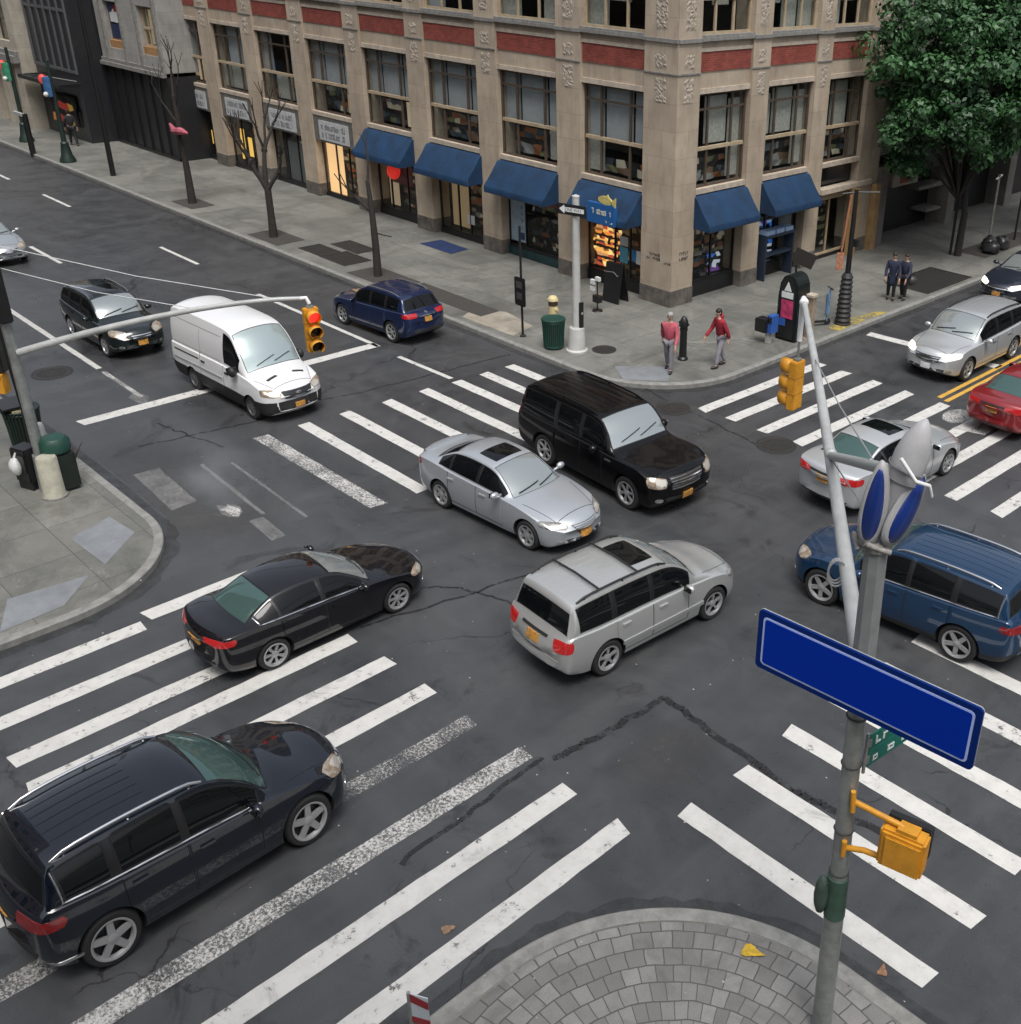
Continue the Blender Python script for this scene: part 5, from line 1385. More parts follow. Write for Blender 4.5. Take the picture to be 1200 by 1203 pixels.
for k, (a0, a1) in enumerate(((.4, 2.4), (4.75, 6.75))):
    o = window(FL, nb, a0, a1, 5.95, 8.0, -.25, (.33, .67), ((.45, True),), FRAME_TAN, .08, [(0, .05, .95, CURTAIN), (2, .05, .9, LIT_SOFT)] if k == 0 else ())
    s_ = MB(); FL.box(s_, a0, a1, -.3, -.06, 5.55, 5.95); s_.build('ochre_panel', mat('ochre_panel', (.38, .21, .09), .6, var=.3), nb)
    if k: 
        p_ = MB(); FL.box(p_, a0 + .1, a1 - .1, -.24, -.22, 6.05, 7.98); pp = p_.build('poster', mat('poster_navy', (.02, .03, .08), .5, var=.3), nb)
        q_ = MB(); FL.box(q_, a0 + .25, a1 - .25, -.22, -.212, 6.9, 7.4); q_.prism([(.5 * math.cos(i * .5), .38 * math.sin(i * .5)) for i in range(12)], .012, FL.M((a0 + a1) / 2, -.222, 7.25)); q_.build('poster_print', POSTW, pp)
        q_ = MB(); FL.box(q_, a0 + .3, a1 - .9, -.22, -.208, 7.45, 7.8); q_.build('poster_print', REDM, pp)
g_ = MB(); FL.box(g_, 0, 8, -3, -.08, .14, 4.55)
gf = g_.build('ground_floor', CHAR, nb)
g_ = MB()
for k in range(8): FL.box(g_, k * 1.14, k * 1.14 + .07, -.08, .02, .2, 4.5)
FL.box(g_, 0, 8, -.08, .03, .14, .3); g_.build('panel_rib', BLACKP, gf)
MB().box2((-8, 0, 14), (0, 6, 14.3)).build('roof', LEDGE, nb)

bb = thing('dark_building', 'black glazed building between the pale stone fronts, far up the left street', 'building', (-69.5, 25.0, 0))
g_ = MB(); FL.box(g_, 0, 6.5, -3, 0, .14, 14); g_.build('wall', mat('black_cladding', (.022, .023, .026), .35, var=.3), bb)
g_ = MB()
for k in range(7): FL.box(g_, k * 1.05, k * 1.05 + .10, 0, .10, 4.0, 13.5)
for z in (4.0, 7.3, 10.4): FL.box(g_, .1, 6.4, 0, .06, z, z + .15)
g_.build('mullion', mat('grey_mullion', (.09, .095, .10), .5), bb)
g_ = MB(); FL.box(g_, 1.0, 5.0, 0, .06, .9, 1.8); FL.box(g_, 1.2, 3.2, .06, .09, 1.9, 2.7); d_ = g_.build('shop_display', GD[0], bb)
goods(FL, d_, 1.05, 4.9, .22, .95, 2.6, [GD[0]] + [mat('gaudy_%d' % i, c, .6, emit=.15, ecol=c) for i, c in enumerate(((.55, .33, .05), (.45, .04, .03), (.03, .30, .22), (.60, .22, .05)))], 5, .5)
g_ = MB(); g_.tube([FL.p(.2, .1, 3.6), FL.p(1.2, 1.5, 3.9), FL.p(3.5, 1.7, 3.8), FL.p(6, .2, 3.5)], .05, 6); FL.box(g_, 0, 6.4, 0, 1.2, 3.3, 3.5); g_.build('canopy', BLACKP, bb)

be = thing('beige_building', 'beige stone building with tall doorways at the far left end of the street', 'building', (-76.2, 24.2, 0))
w_ = MB()
for a0, a1 in ((0, 1.3), (2.6, 4.0), (5.3, 6.7), (8.0, 9.4), (10.7, 26)): FL.box(w_, a0, a1, -1.5, 0, .14, 3.8)
FL.box(w_, 0, 26, -1.5, 0, 3.8, 5.2)
for a0, a1 in ((0, 1.0), (3.0, 4.6), (6.6, 8.2), (10.2, 26)): FL.box(w_, a0, a1, -1.5, 0, 5.2, 7.6)
FL.box(w_, 0, 26, -1.5, 0, 7.6, 13)
w_.build('wall', m_stone('beige_stone', (.37, .34, .28), (.46, .42, .35), .7), be)
w_ = MB(); FL.box(w_, -.02, 26, 0, .35, 4.05, 4.45); FL.box(w_, -.02, 26, 0, .18, 4.45, 4.7); w_.build('cornice', LEDGE, be)
for a0, a1 in ((1.3, 2.6), (4.0, 5.3), (6.7, 8.0), (9.4, 10.7)):
    MB().box2(FL.p(a0, -.6, .14), FL.p(a1, -.5, 3.8)).build('doorway', mat('dim_brown_door', (.16, .10, .05), .6, emit=.05, ecol=(1, .6, .25)), be)
for a0, a1 in ((1.0, 3.0), (4.6, 6.6), (8.2, 10.2)): window(FL, be, a0, a1, 5.2, 7.6, -.3, (.5,), ((.5, False),), FRAME)
MB().box2((-26, .1, 13), (0, 6, 13.3)).build('roof', LEDGE, be)

# ---------------- neighbour along the right street (behind the trees)
rn = thing('dark_shop_building', 'soot darkened building behind the leafy trees with a small red and white shop sign', 'building', (BX, BY + 13.0, 0))
w_ = MB()
FR.box(w_, 0, .9, -3, .02, .14, 3.6); FR.box(w_, 0, 60, -3, -.02, 4.1, 5.0)
for a in (6.5, 12.5, 19, 26, 33, 40): FR.box(w_, a, a + .7, -3, 0, .14, 4.1)
for k in range(14):
    FR.box(w_, k * 3.2, k * 3.2 + 1.3, -3, -.02, 5.0, 14.5)
    FR.box(w_, k * 3.2 + 1.3, k * 3.2 + 3.2, -3, -.04, 7.4, 8.6); FR.box(w_, k * 3.2 + 1.3, k * 3.2 + 3.2, -3, -.04, 11.2, 14.5)
w_.build('wall', m_stone('soot_stone', (.17, .16, .15), (.25, .235, .215), .6), rn)  # dark grey stone wall
for k in range(5):
    for z0, z1 in ((5.0, 7.4), (8.6, 11.2)): window(FR, rn, k * 3.2 + 1.3, k * 3.2 + 3.2, z0, z1, -.3, (.5,), ((.5, True),), FRAME)
g_ = MB(); FR.box(g_, .9, 60, -3, -1.1, .14, 4.1); g_.build('shopfront', CHAR, rn)
g_ = MB(); FR.box(g_, 2.0, 4.6, -1.1, .35, 3.2, 4.05); FR.box(g_, 6.6, 12.4, -1.1, .9, 3.75, 4.08); FR.box(g_, 12.6, 30, -1.1, .5, 3.8, 4.08); g_.build('shop_canopy', mat('dark_green_canopy', (.02, .035, .03), .6, var=.3), rn)
g_ = MB(); FR.box(g_, 1.6, 3.7, -1.1, -.15, 2.5, 3.1); b_ = g_.build('shop_sign', mat('sign_cream', (.38, .33, .28), .6), rn)
g_ = MB(); FR.box(g_, 2.2, 3.1, -.15, -.12, 2.62, 2.95); g_.build('sign_mark', mat('sign_red', (.35, .03, .02), .5), b_)
g_ = MB(); FR.box(g_, 2.1, 2.6, -1.1, -1.05, 1.4, 2.2); g_.build('door_notice', POSTW, rn)
g_ = MB(); FR.box(g_, 5.0, 6.3, -1.1, -.2, .9, 1.0); FR.box(g_, 4.2, 6.4, -1.1, -.3, 2.0, 2.15); g_.build('window_ledge', LEDGE, rn)
MB().box2((-8, 0, 14.5), (0, 60, 14.9)).build('roof', LEDGE, rn)

# ---------------- the other three corners of the crossing (they wall in the light and stand in the reflections)
def block_building(name, label, x0, y0, x1, y1, h, m, faces):
    t = thing(name, label, 'building', ((x0 + x1) / 2, (y0 + y1) / 2, 0))
    cx_, cy_ = (x0 + x1) / 2, (y0 + y1) / 2
    MB().box2((x0 - cx_, y0 - cy_, .14), (x1 - cx_, y1 - cy_, h)).build('wall', m, t)
    wn = MB(); gl = MB()
    for ax, c, s in faces:
        a, b = (y0, y1) if ax == 'x' else (x0, x1); o_ = c - (cx_ if ax == 'x' else cy_); q = cy_ if ax == 'x' else cx_
        u = a + 1.5
        lim = (-70, 70) if ax == 'y' else (-60, 90)
        while u + 1.6 < b:
            if not lim[0] < u < lim[1]:
                u += 3.0; continue
            z = 1.0
            while z + 2.2 < h:
                for mb, dd, g in ((wn, .05, .12), (gl, .07, 0)):
                    e0, e1 = o_, o_ + s * dd
                    if ax == 'x': mb.box2((e0, u - q - g, z - g), (e1, u + 1.6 - q + g, z + 2.0 + g))
                    else: mb.box2((u - q - g, e0, z - g), (u + 1.6 - q + g, e1, z + 2.0 + g))
                z += 3.6
            u += 3.0
    f = wn.build('window_frame', STONE_TRIM, t); gl.build('window_glass', TINT, f)
    f['kind'] = 'stuff'; f.children[0]['kind'] = 'stuff'
    return t
block_building('brick_building', 'brown brick building on the left corner, outside the frame', -150, -60, -25.5, .8, 24, m_brick('brown_brick', (.10, .06, .045), (.14, .08, .06), (.2, .17, .14)), (('x', -25.5, 1), ('y', .8, 1)))
block_building('pale_building', 'pale stone building on the right corner, outside the frame', -1.2, 27.5, 150, 110, 13, m_stone('pale_stone', (.34, .31, .27), (.42, .39, .34)), (('x', -1.2, -1), ('y', 27.5, -1)))
block_building('grey_building', 'grey stone building the view is taken from, behind the camera', -2.6, -60, 150, -2.6, 26, m_stone('mid_grey_stone', (.10, .095, .09), (.14, .135, .125)), (('x', -2.6, -1), ('y', -2.6, 1)))
# ------------------------------------------------------------------ signal poles and lamps
LENS_RED = mat('red_lens_lit', (.6, .02, .02), .2, emit=1.0, ecol=(1, .03, .02))
LENS_OFF = mat('dark_lens', (.012, .012, .012), .15)
WIRE = mat('guy_wire', (.45, .46, .46), .4, .5)
ARMM = mat('pale_grey_arm', (.47, .48, .47), .45, .25, var=.25, vscale=2)
POLEW = mat('white_grey_pole', (.48, .48, .46), .55, .05, var=.2, vscale=2)

def signal_head(name, label, loc, rz, lit=0, sc=1.0, hood=True, group=None, hang=.35):
    """three-lamp head; faces local +x"""
    t = thing(name, label, 'traffic light', loc, rz, group); t.scale = (sc,) * 3
    b = MB(); b.box((0, 0, 0), (.17, .33, 1.02)); b.build('housing', YEL, t, bevel=.018)
    for z in (.17, -.17): MB().box((.0, 0, z), (.178, .338, .012)).build('housing_seam', mat('seam_ochre', (.30, .13, .015), .6), t)
    for k, z in enumerate((.34, 0, -.34)):
        Q = Matrix.Translation((.085, 0, z)) @ Matrix.Rotation(math.pi / 2, 4, 'Y')
        l = MB(); l.lathe([(.145, 0), (.145, .012), (.09, .022), (.01, .028)], 20, M=Q); l.build('lens', LENS_RED if k == 0 and lit else LENS_OFF, t, smooth=60)
        v = MB(); vs = []; n = 18
        for i in range(n + 1):
            a = R(-150 + 300 * i / n)
            for (r, x) in ((.155, 0), (.150, .26 - .06 * abs(a) / 2.6)): vs.append((.085 + x, r * math.sin(a), z + r * math.cos(a)))
        v.add(vs, [(2 * i, 2 * i + 1, 2 * i + 3, 2 * i + 2) for i in range(n)]); o = v.build('visor', YEL, t, smooth=60)
        md = o.modifiers.new('s', 'SOLIDIFY'); md.thickness = .008
    h = MB(); h.tube([(0, 0, .51), (0, 0, .51 + hang)], .025, 8); h.box((0, 0, .53), (.12, .14, .05)); h.build('hanger', GALV, t)
    return t

# ---- near pole
px_, py_ = -4.42, 8.12
npole = thing('signal_pole', 'tall grey steel signal pole with a long arm on the paved near corner', 'signal pole', (px_, py_, SZ))
# leans a little to the left of the picture, as in the photo
lean = Vector((-.74, -.67, 0)) * .019
def on(z, dx=0, dy=0): return (lean.x * z + dx, lean.y * z + dy, z)
VR0 = Vector((.74, .67, 0))
m = MB(); m.tube([on(0), on(2.35)], [.125, .118], 16); m.tube([on(2.35), on(5.7)], [.105, .100], 16)
m.build('shaft', GALV, npole, smooth=40)
m = MB(); m.tube([on(5.4), on(7.05)], [.125, .118], 8); m.build('upper_sleeve', mat('grey_sleeve', (.27, .28, .28), .5, .3, var=.25), npole)
m = MB(); m.tube([on(2.0), on(2.62)], [.128, .124], 16); m.build('green_band', mat('green_band', (.045, .10, .07), .6, var=.5), npole, smooth=40)
m = MB(); m.sph(on(2.33, -.12, -.13), (.09, .09, .30), 12); m.tube([on(2.55, -.06, -.10), on(2.5, -.15, -.14), on(2.1, -.13, -.13)], .04, 8); m.build('hanging_sleeve', mat('dull_green_sleeve', (.045, .075, .06), .7, var=.5), npole, smooth=60)
for z in (2.7, 3.35, 4.3, 4.95):
    m = MB(); m.lathe([(.112, -.012), (.118, 0), (.112, .012)], 16, c=on(z)); m.build('strap', mat('dark_strap', (.05, .05, .05), .5), npole)
# arm: rises out over the crossing
tipv = Vector((-10.45, 14.92, 6.72)) - Vector((px_, py_, SZ)); basev = Vector(on(5.55)) + Vector((-.1, .11, 0))
arm_pts = []
for i in range(13):
    u = i / 12; p = basev.lerp(tipv, u); p.z += .12 * math.sin(math.pi * u); arm_pts.append(tuple(p))
m = MB(); m.tube(arm_pts, [.098 - .045 * i / 12 for i in range(13)], 12); arm = m.build('mast_arm', ARMM, npole, smooth=50)
tl = Vector(tipv); dirh = Vector((tipv.x - basev.x, tipv.y - basev.y, 0)).normalized()
m = MB(); m.tube([tuple(tl), tuple(tl + dirh * .12 + Vector((0, 0, .03))), tuple(tl + dirh * .2 + Vector((0, 0, -.03))), tuple(tl + dirh * .2 + Vector((0, 0, -.78)))], .05, 10); m.sph(tuple(tl), .085, 10); m.build('arm_elbow', WHITE, arm, smooth=60)
# guy rods from the pole top, with a strut
top = Vector(on(7.75))
m = MB(); q = Vector(arm_pts[9]); m.tube([tuple(top), tuple(top.lerp(q, .5) + Vector((0, 0, -.05))), tuple(q)], .010, 6); m.build('guy_wire', WIRE, npole)
m = MB(); q = Vector(arm_pts[5]); m.tube([tuple(Vector(on(7.2))), tuple(q)], .010, 6); m.build('guy_wire', WIRE, npole)
m = MB(); q = Vector(arm_pts[5]); m.tube([tuple(Vector(on(7.85))), tuple(q + Vector((0, 0, .03)))], .06, 10); m.sph(tuple(q + Vector((0, 0, .05))), .09, 10); m.build('strut', mat('strut_grey', (.40, .42, .41), .5, .2), npole, smooth=60)
m = MB(); m.lathe([(.14, -.05), (.15, 0), (.14, .05)], 16, c=on(7.05)); m.tube([on(7.03, -.16, -.1), on(7.1, 0, -.17), on(7.02, .17, -.02)], .03, 8); m.tube([on(7.0, -.16, 0), on(7.1, -.22, -.08), on(7.0, -.1, -.16)], .028, 8); m.build('clamp', mat('clamp_dark', (.30, .29, .27), .6, var=.6, vscale=15), npole, smooth=50)
ac_ = Vector(arm_pts[2]) + VR0 * -.12
for k in range(3):
    m = MB(); m.tube([tuple(ac_ + VR0 * (.085 + .012 * k) * math.cos(q) + Vector((0, 0, (.15 + .012 * k) * math.sin(q) - .05)) + Vector((.03 * k, -.03 * k, 0))) for q in [2 * math.pi * i / 20 for i in range(21)]], .012, 5); m.build('cable_coil', WIRE, npole)

# wrapped fitting on the pole top: blue lobes edged in pale grey, grey hood tipped to the right
wr = thing('wrapped_lamp_cover', 'grey hood and two blue lobes wrapped round the top of the near signal pole', 'covered fitting', tuple(Vector((px_, py_, SZ)) + Vector(on(7.05))))
VR = Vector((.74, .67, 0)); VF = Vector((.60, -.66, .0)).normalized()   # picture right, towards the street corner
def lobe(cx_, cz, w, h, tilt, yaw_, m, nm, th=.09, par=None):
    mb = MB(); vs = []; n = 28; rings = 5
    for j in range(rings + 1):
        k = (j + .15) / (rings + .15)
        for i in range(n):
            a = 2 * math.pi * i / n
            u = w * math.cos(a) * k; v = h * math.sin(a) * k * (1 + .0 * k)
            u *= (1 - .25 * (v / h)) if h else 1
            bulge = th * (1 - k * k)
            x = u * math.cos(tilt) - v * math.sin(tilt); z = u * math.sin(tilt) + v * math.cos(tilt)
            o = VR * (cx_ + x * math.cos(yaw_)) + VF * (.10 + bulge + x * math.sin(yaw_)) + Vector((0, 0, cz + z)); vs.append(tuple(o))
    f = [(j * n + i, j * n + (i + 1) % n, (j + 1) * n + (i + 1) % n, (j + 1) * n + i) for j in range(rings) for i in range(n)]
    mb.add(vs, f + [tuple(range(n))])
    o = mb.build(nm, m, par, smooth=60); md = o.modifiers.new('s', 'SOLIDIFY'); md.thickness = .05
    return o
BLUEL = mat('blue_lobe', (.010, .035, .20), .35, coat=.4, var=.25, vscale=2)
GREYL = mat('grey_cover', (.40, .40, .41), .5, var=.2)
lobe(-.09, .47, .135, .46, -.05, .0, GREYL, 'lobe_edge', .04, wr); lobe(-.10, .47, .105, .42, -.05, .0, BLUEL, 'blue_lobe', .075, wr)
lobe(.20, .42, .145, .40, -.36, -.3, GREYL, 'lobe_edge', .04, wr); lobe(.215, .42, .115, .365, -.36, -.3, BLUEL, 'blue_lobe', .075, wr)
m = MB()
hp = []
for i, (u, z, rx) in enumerate(((.05, .15, .10), (.10, .45, .11), (.155, .68, .15), (.19, .82, .168), (.22, .96, .165), (.25, 1.10, .135), (.285, 1.24, .075), (.30, 1.31, .015))):
    hp.append((tuple(VR * u + VF * (-.02) + Vector((0, 0, z))), rx))
m.tube([p for p, r_ in hp], [r_ for p, r_ in hp], 18); m.build('hood', GREYL, wr, smooth=60)
for z, u, r_ in ((.70, .16, .158), (.82, .19, .174)):
    mb = MB(); c = VR * u + VF * (-.02) + Vector((0, 0, z)); mb.tube([tuple(c + VR * r_ * math.cos(a) + VF * r_ * math.sin(a) + Vector((0, 0, -.3 * r_ * math.cos(a)))) for a in [2 * math.pi * k / 24 for k in range(25)]], .008, 5); mb.build('hood_seam', mat('seam_shadow', (.16, .16, .17), .6), wr)  # dark grey seam rings round the hood
m = MB(); m.tube([tuple(VR * .07 + VF * .18 + Vector((0, 0, 1.0))), tuple(VR * .22 + VF * .24 + Vector((0, 0, .80))), tuple(VR * .36 + VF * .20 + Vector((0, 0, .74))), tuple(VR * .41 + VF * .14 + Vector((0, 0, .60)))], .02, 8); m.build('cord', WHITE, wr, smooth=60)

# signal on the arm tip, seen from its side
tipw = Vector((px_, py_, SZ)) + Vector(tipv) + dirh * .2
signal_head('traffic_signal', 'yellow traffic signal hanging from the long near arm, its visors pointing left', (tipw.x, tipw.y, tipw.z - 1.62), R(182), 0, .92, hang=.5)
# big blue sign
sg = thing('blue_sign', 'large blank blue sign with a pale border line on the near signal pole', 'sign', (px_ + lean.x * 5.5 + .10, py_ + lean.y * 5.5 - .15, 5.64), R(4))
def rrect(w, h, r, n=6):
    out = []
    for cx_, cy_, a0 in ((w / 2 - r, h / 2 - r, 0), (-w / 2 + r, h / 2 - r, 90), (-w / 2 + r, -h / 2 + r, 180), (w / 2 - r, -h / 2 + r, 270)):
        for i in range(n + 1): out.append((cx_ + r * math.cos(R(a0 + 90 * i / n)), cy_ + r * math.sin(R(a0 + 90 * i / n))))
    return out
QF = Matrix.Rotation(math.pi / 2, 4, 'X')   # drawing x,y -> x,z ; extrude toward -y
m = MB(); m.prism(rrect(2.54, .74, .05), .03, QF); m.build('panel', BLUEEDGE, sg)
m = MB(); m.prism(rrect(2.41, .61, .05), .034, QF); ln = m.build('border_line', PALEBLUE, sg)
m = MB(); m.prism(rrect(2.36, .56, .03), .038, QF); m.build('field', BLUESIGN, sg)
m = MB(); m.prism(rrect(2.545, .745, .05), -.012, QF); m.build('back_sheet', ALU, sg)
for z in (.22, -.22):
    m = MB(); m.box((.02, .08, z), (.30, .10, .05)); m.build('bracket', GALV, sg)
# green street name sign (two boards), lettering not legible
gs = thing('street_name_sign', 'small green two line street name sign below the big blue sign', 'sign', (px_ + lean.x * 4.8 + .12, py_ + lean.y * 4.8 + .08, 4.62), R(84))
m = MB(); m.prism(rrect(.88, .21, .02), .02, Matrix.Translation((.47, .01, .115)) @ QF); m.build('board', GREENSIGN, gs)
m = MB(); m.prism(rrect(.88, .21, .02), .02, Matrix.Translation((.47, .01, -.115)) @ QF); m.build('board', GREENSIGN, gs)
class FG:
    x = 'L'
    @staticmethod
    def box(mb, a0, a1, d0, d1, z0, z1, m=0): mb.box2((a0, -d0, z0), (a1, -d1, z1), m)
lt = MB(); scribble(lt, FG, .10, .42, .012, .045, .19, 1, seed=171); scribble(lt, FG, .52, .78, .012, .05, .17, 1, seed=72); scribble(lt, FG, .08, .54, .012, -.19, -.04, 1, seed=174); scribble(lt, FG, .60, .78, .012, -.17, -.07, 1, seed=74)
lt.build('lettering', mat('sign_lettering_white', (.65, .70, .68), .5), gs)
m = MB(); m.tube([(0, 0, .26), (0, 0, -.28)], .02, 8); m.box((.03, 0, .115), (.06, .04, .1)); m.box((.03, 0, -.115), (.06, .04, .1)); m.build('bracket', GALV, gs)
# pedestrian signal seen from behind
pd = thing('pedestrian_signal', 'yellow pedestrian signal box on brackets on the near signal pole, seen from behind', 'pedestrian signal', (px_ + .66, py_ + .02, 3.66), R(12))
m = MB(); m.box((0, 0, 0), (.50, .24, .52)); m.build('housing', YEL, pd, bevel=.03)
m = MB(); m.box((.02, -.135, .0), (.40, .03, .42)); m.build('back_cover', YEL, pd, bevel=.012)
m = MB(); m.box((.0, .14, .02), (.46, .02, .46)); m.build('face', LENS_OFF, pd)
m = MB()
for sx in (-1, 1): m.box((sx * .24, .19, .05), (.01, .08, .40))
m.box((0, .19, .25), (.48, .08, .01)); m.build('visor', mat('visor_black', (.015, .015, .015), .5), pd)
m = MB(); m.tube([(-.62, 0, .36), (-.35, 0, .33), (-.05, 0, .30), (.0, 0, .25)], .035, 10); m.tube([(-.62, -.03, .52), (-.60, -.03, .24)], .03, 8); m.box((.03, 0, .285), (.22, .16, .05)); m.build('upper_bracket', YEL, pd, smooth=40)
m = MB(); m.tube([(-.64, 0, -.34), (-.42, 0, -.26), (-.12, 0, -.245)], .035, 10); m.tube([(-.64, -.03, -.22), (-.64, -.03, -.44)], .03, 8); m.build('lower_bracket', YEL, pd, smooth=40)

# ---- left pole
lx, ly = -25.95, 6.75
lp = thing('signal_pole', 'weathered grey signal pole with curved arm on the left pavement corner', 'signal pole', (lx, ly, SZ))
m = MB(); m.tube([(0, 0, 0), (0, 0, .9)], [.20, .17], 12); m.tube([(0, 0, .9), (0, 0, 7.4)], [.125, .10], 12); m.build('shaft', GALV, lp, smooth=40)
ltip = Vector((-21.55, 11.45, 4.88)) - Vector((lx, ly, SZ)); lb = Vector((.08, .08, 3.42))
pts = []
for i in range(15):
    u = i / 14; p = lb.lerp(ltip, u); p.z = lb.z + (ltip.z - lb.z) * (1 - (1 - u) ** 1.55); pts.append(tuple(p))
m = MB(); m.tube(pts, [.085 - .035 * i / 14 for i in range(15)], 12); la = m.build('mast_arm', ARMM, lp, smooth=50)
m = MB(); m.tube([pts[-1], tuple(ltip + Vector((.08, .09, .02))), tuple(ltip + Vector((.12, .13, -.12)))], .045, 8); m.build('arm_elbow', WHITE, la, smooth=60)
for q, z in ((13, 5.9), (9, 5.4)):
    m = MB(); e = Vector(pts[q]); s_ = Vector((0, 0, z)); m.tube([tuple(s_), tuple(s_.lerp(e, .5) + Vector((0, 0, -.10))), tuple(e)], .010, 6); m.build('guy_wire', WIRE, lp)
m = MB(); m.box((.05, -.02, 4.9), (.34, .28, 1.5)); m.build('control_box', BLACKP, lp, bevel=.03)
tp = Vector((lx, ly, SZ)) + ltip
signal_head('traffic_signal', 'yellow traffic signal with red lamp lit, hanging from the curved left arm', (tp.x + .12, tp.y + .13, tp.z - .72), R(-12), 1, 1.0, hang=.12)
wk = thing('pedestrian_signal', 'black pedestrian signal with pale symbols at the left edge', 'pedestrian signal', (lx - .28, ly - .34, 3.55), R(-45))
m = MB(); m.box((0, 0, 0), (.22, .42, .85)); m.build('housing', BLACKP, wk, bevel=.02)
m = MB()
for z in (.2, -.2):
    for a in range(16):
        a0 = 2 * math.pi * a / 16
        m.box((.115, .11 * math.cos(a0), z + .11 * math.sin(a0)), (.012, .045, .045))
    m.box((.115, .02, z + (.05 if z > 0 else 0)), (.012, .12, .03)); m.box((.115, -.05, z - .07), (.012, .03, .12))
m.build('symbol', POSTW, wk)
ws_ = thing('yellow_signal_box', 'yellow signal box below the black pedestrian signal at the left edge', 'signal box', (lx - .33, ly - .38, 2.85), R(-45))
m = MB(); m.box((0, 0, 0), (.26, .42, .46)); m.build('housing', YEL, ws_, bevel=.02)
m = MB(); m.box((.14, 0, .24), (.10, .46, .03)); m.box((.14, .22, .06), (.10, .02, .36)); m.build('visor', YEL, ws_)
rs = thing('small_red_sign', 'small red and white sign high on the left signal pole at the left edge', 'sign', (lx - .22, ly - .25, 4.25), R(-45))
m = MB(); m.box((0, 0, 0), (.06, .30, .34)); m.build('panel', mat('dull_red', (.28, .06, .04), .5, var=.4), rs); m = MB(); m.box((.034, 0, .02), (.01, .2, .06)); m.build('bar', POSTW, rs)

# ---- corner pole with one way sign
cp = thing('corner_pole', 'pale grey pole with flared base and a one way sign by the far corner', 'pole', (-24.42, 22.37, SZ))
m = MB(); m.lathe([(.36, 0), (.36, .06), (.30, .10), (.25, .75), (.235, .80), (.20, .82)], 20); m.build('base', POLEW, cp, smooth=40)
m = MB(); m.tube([(0, 0, .8), (0, 0, 4.95)], [.135, .11], 16); m.lathe([(.12, 4.95), (.12, 4.99), (.02, 5.03)], 16); m.build('shaft', POLEW, cp, smooth=40)
ow = thing('one_way_sign', 'black one way sign with white left pointing arrow on the corner pole', 'sign', (-24.42, 22.22, 4.73), R(14))
m = MB(); m.prism(rrect(1.02, .33, .03), .02, QF); m.build('board', mat('sign_black', (.012, .012, .012), .5), ow)
m = MB(); m.prism([(-.46, 0), (-.27, .13), (-.27, .065), (.44, .065), (.44, -.065), (-.27, -.065), (-.27, -.13)], .026, QF); ar = m.build('arrow', WHITE, ow)
text_mesh('ONE WAY', .13, 'lettering', mat('sign_black', (.012, .012, .012), .5), ow, Matrix.Translation((.06, -.027, 0)) @ QF, .002)
m = MB(); m.tube([(0, .02, 0), (0, .1, 0)], .03, 8); m.build('bracket', GALV, ow)
m = MB(); m.tube([(0, 0, 0), (0, 0, .6)], .05, 8)
cb_ = thing('push_button_post', 'dark vertical button box strapped to the corner pole', 'box', (-24.26, 22.42, 1.35)); MB().box((0, 0, 0), (.08, .14, .9)).build('case', BLACKP, cb_); MB().box((.05, 0, .1), (.03, .06, .06)).build('button', ALU, cb_)

# ---- black sign post with box
bp_ = thing('sign_post', 'thin black post with a black framed box near the green litter bin', 'sign post', (-26.66, 21.98, SZ))
m = MB(); m.tube([(0, 0, 0), (0, 0, 3.7)], .04, 8); m.lathe([(.11, 0), (.10, .03), (.05, .06)], 12); m.build('post', BLACKP, bp_)
m = MB(); m.box((0, -.06, 1.55), (.50, .10, .95)); m.build('case', BLACKP, bp_, bevel=.03)
m = MB()
for z in (1.8, 1.42): m.box((.02, -.115, z), (.28, .01, .22))
m.build('panel', mat('dim_panel', (.06, .06, .06), .3), bp_)

# ---- lamp posts along the left street
def lamp_post(x, y, h, label, head=None, arm=False, base=True, col_=BLACKP, rz=0):
    t = thing('lamp_post', label, 'lamp post', (x, y, SZ), rz)
    m = MB()
    if base: m.lathe([(.42, 0), (.42, .10), (.30, .35), (.20, .95), (.22, 1.0), (.15, 1.08)], 12)
    m.tube([(0, 0, 0 if not base else 1.0), (0, 0, h)], [.14, .085], 10); m.build('shaft', col_, t, smooth=40)
    if arm:
        m = MB(); m.tube([(0, 0, h - .3), (-.3, -.5, h + .4), (-.6, -1.4, h + .7), (-.8, -2.2, h + .6)], .05, 8); m.build('arm', col_, t, smooth=50)
    return t
DKGREEN = mat('dark_green_post', (.014, .03, .024), .5, var=.3)
lamp_post(-59.9, 22.25, 9.5, 'plain black lamp post between the panelled building and the small bare tree', base=False, arm=True)
for x, y, lab, c1, lab2 in ((-64.9, 21.9, 'dark green lamp post with flared base, second from the far left', (.05, .15, .35), 'small blue and red signal cluster on the second green lamp post'), (-72.4, 22.4, 'dark green lamp post with flared base at the far left', (.05, .30, .16), 'small red and green signal cluster on the leftmost lamp post')):
    lamp_post(x, y, 5.2, lab, col_=DKGREEN)
    t = thing('signal_cluster', lab2, 'traffic light', (x + .02, y - .05, SZ + 3.9))
    m = MB(); m.box((0, -.2, 0), (.34, .3, 1.0)); m.build('housing', mat('cluster_' + lab2[6:10], c1, .5, var=.5, vscale=6), t, bevel=.03)
    m = MB(); m.sph((-.45, -.2, .35), (.26, .2, .26), 10); m.tube([(-.3, -.15, .35), (0, -.1, .35)], .05, 6); m.build('red_lamp', mat('dim_red_lamp', (.40, .03, .03), .4, emit=.25, ecol=(1, .1, .06)), t, smooth=60)
    m = MB(); m.sph((.12, -.38, -.35), .14, 8); m.build('pale_lamp', POSTW, t, smooth=60)
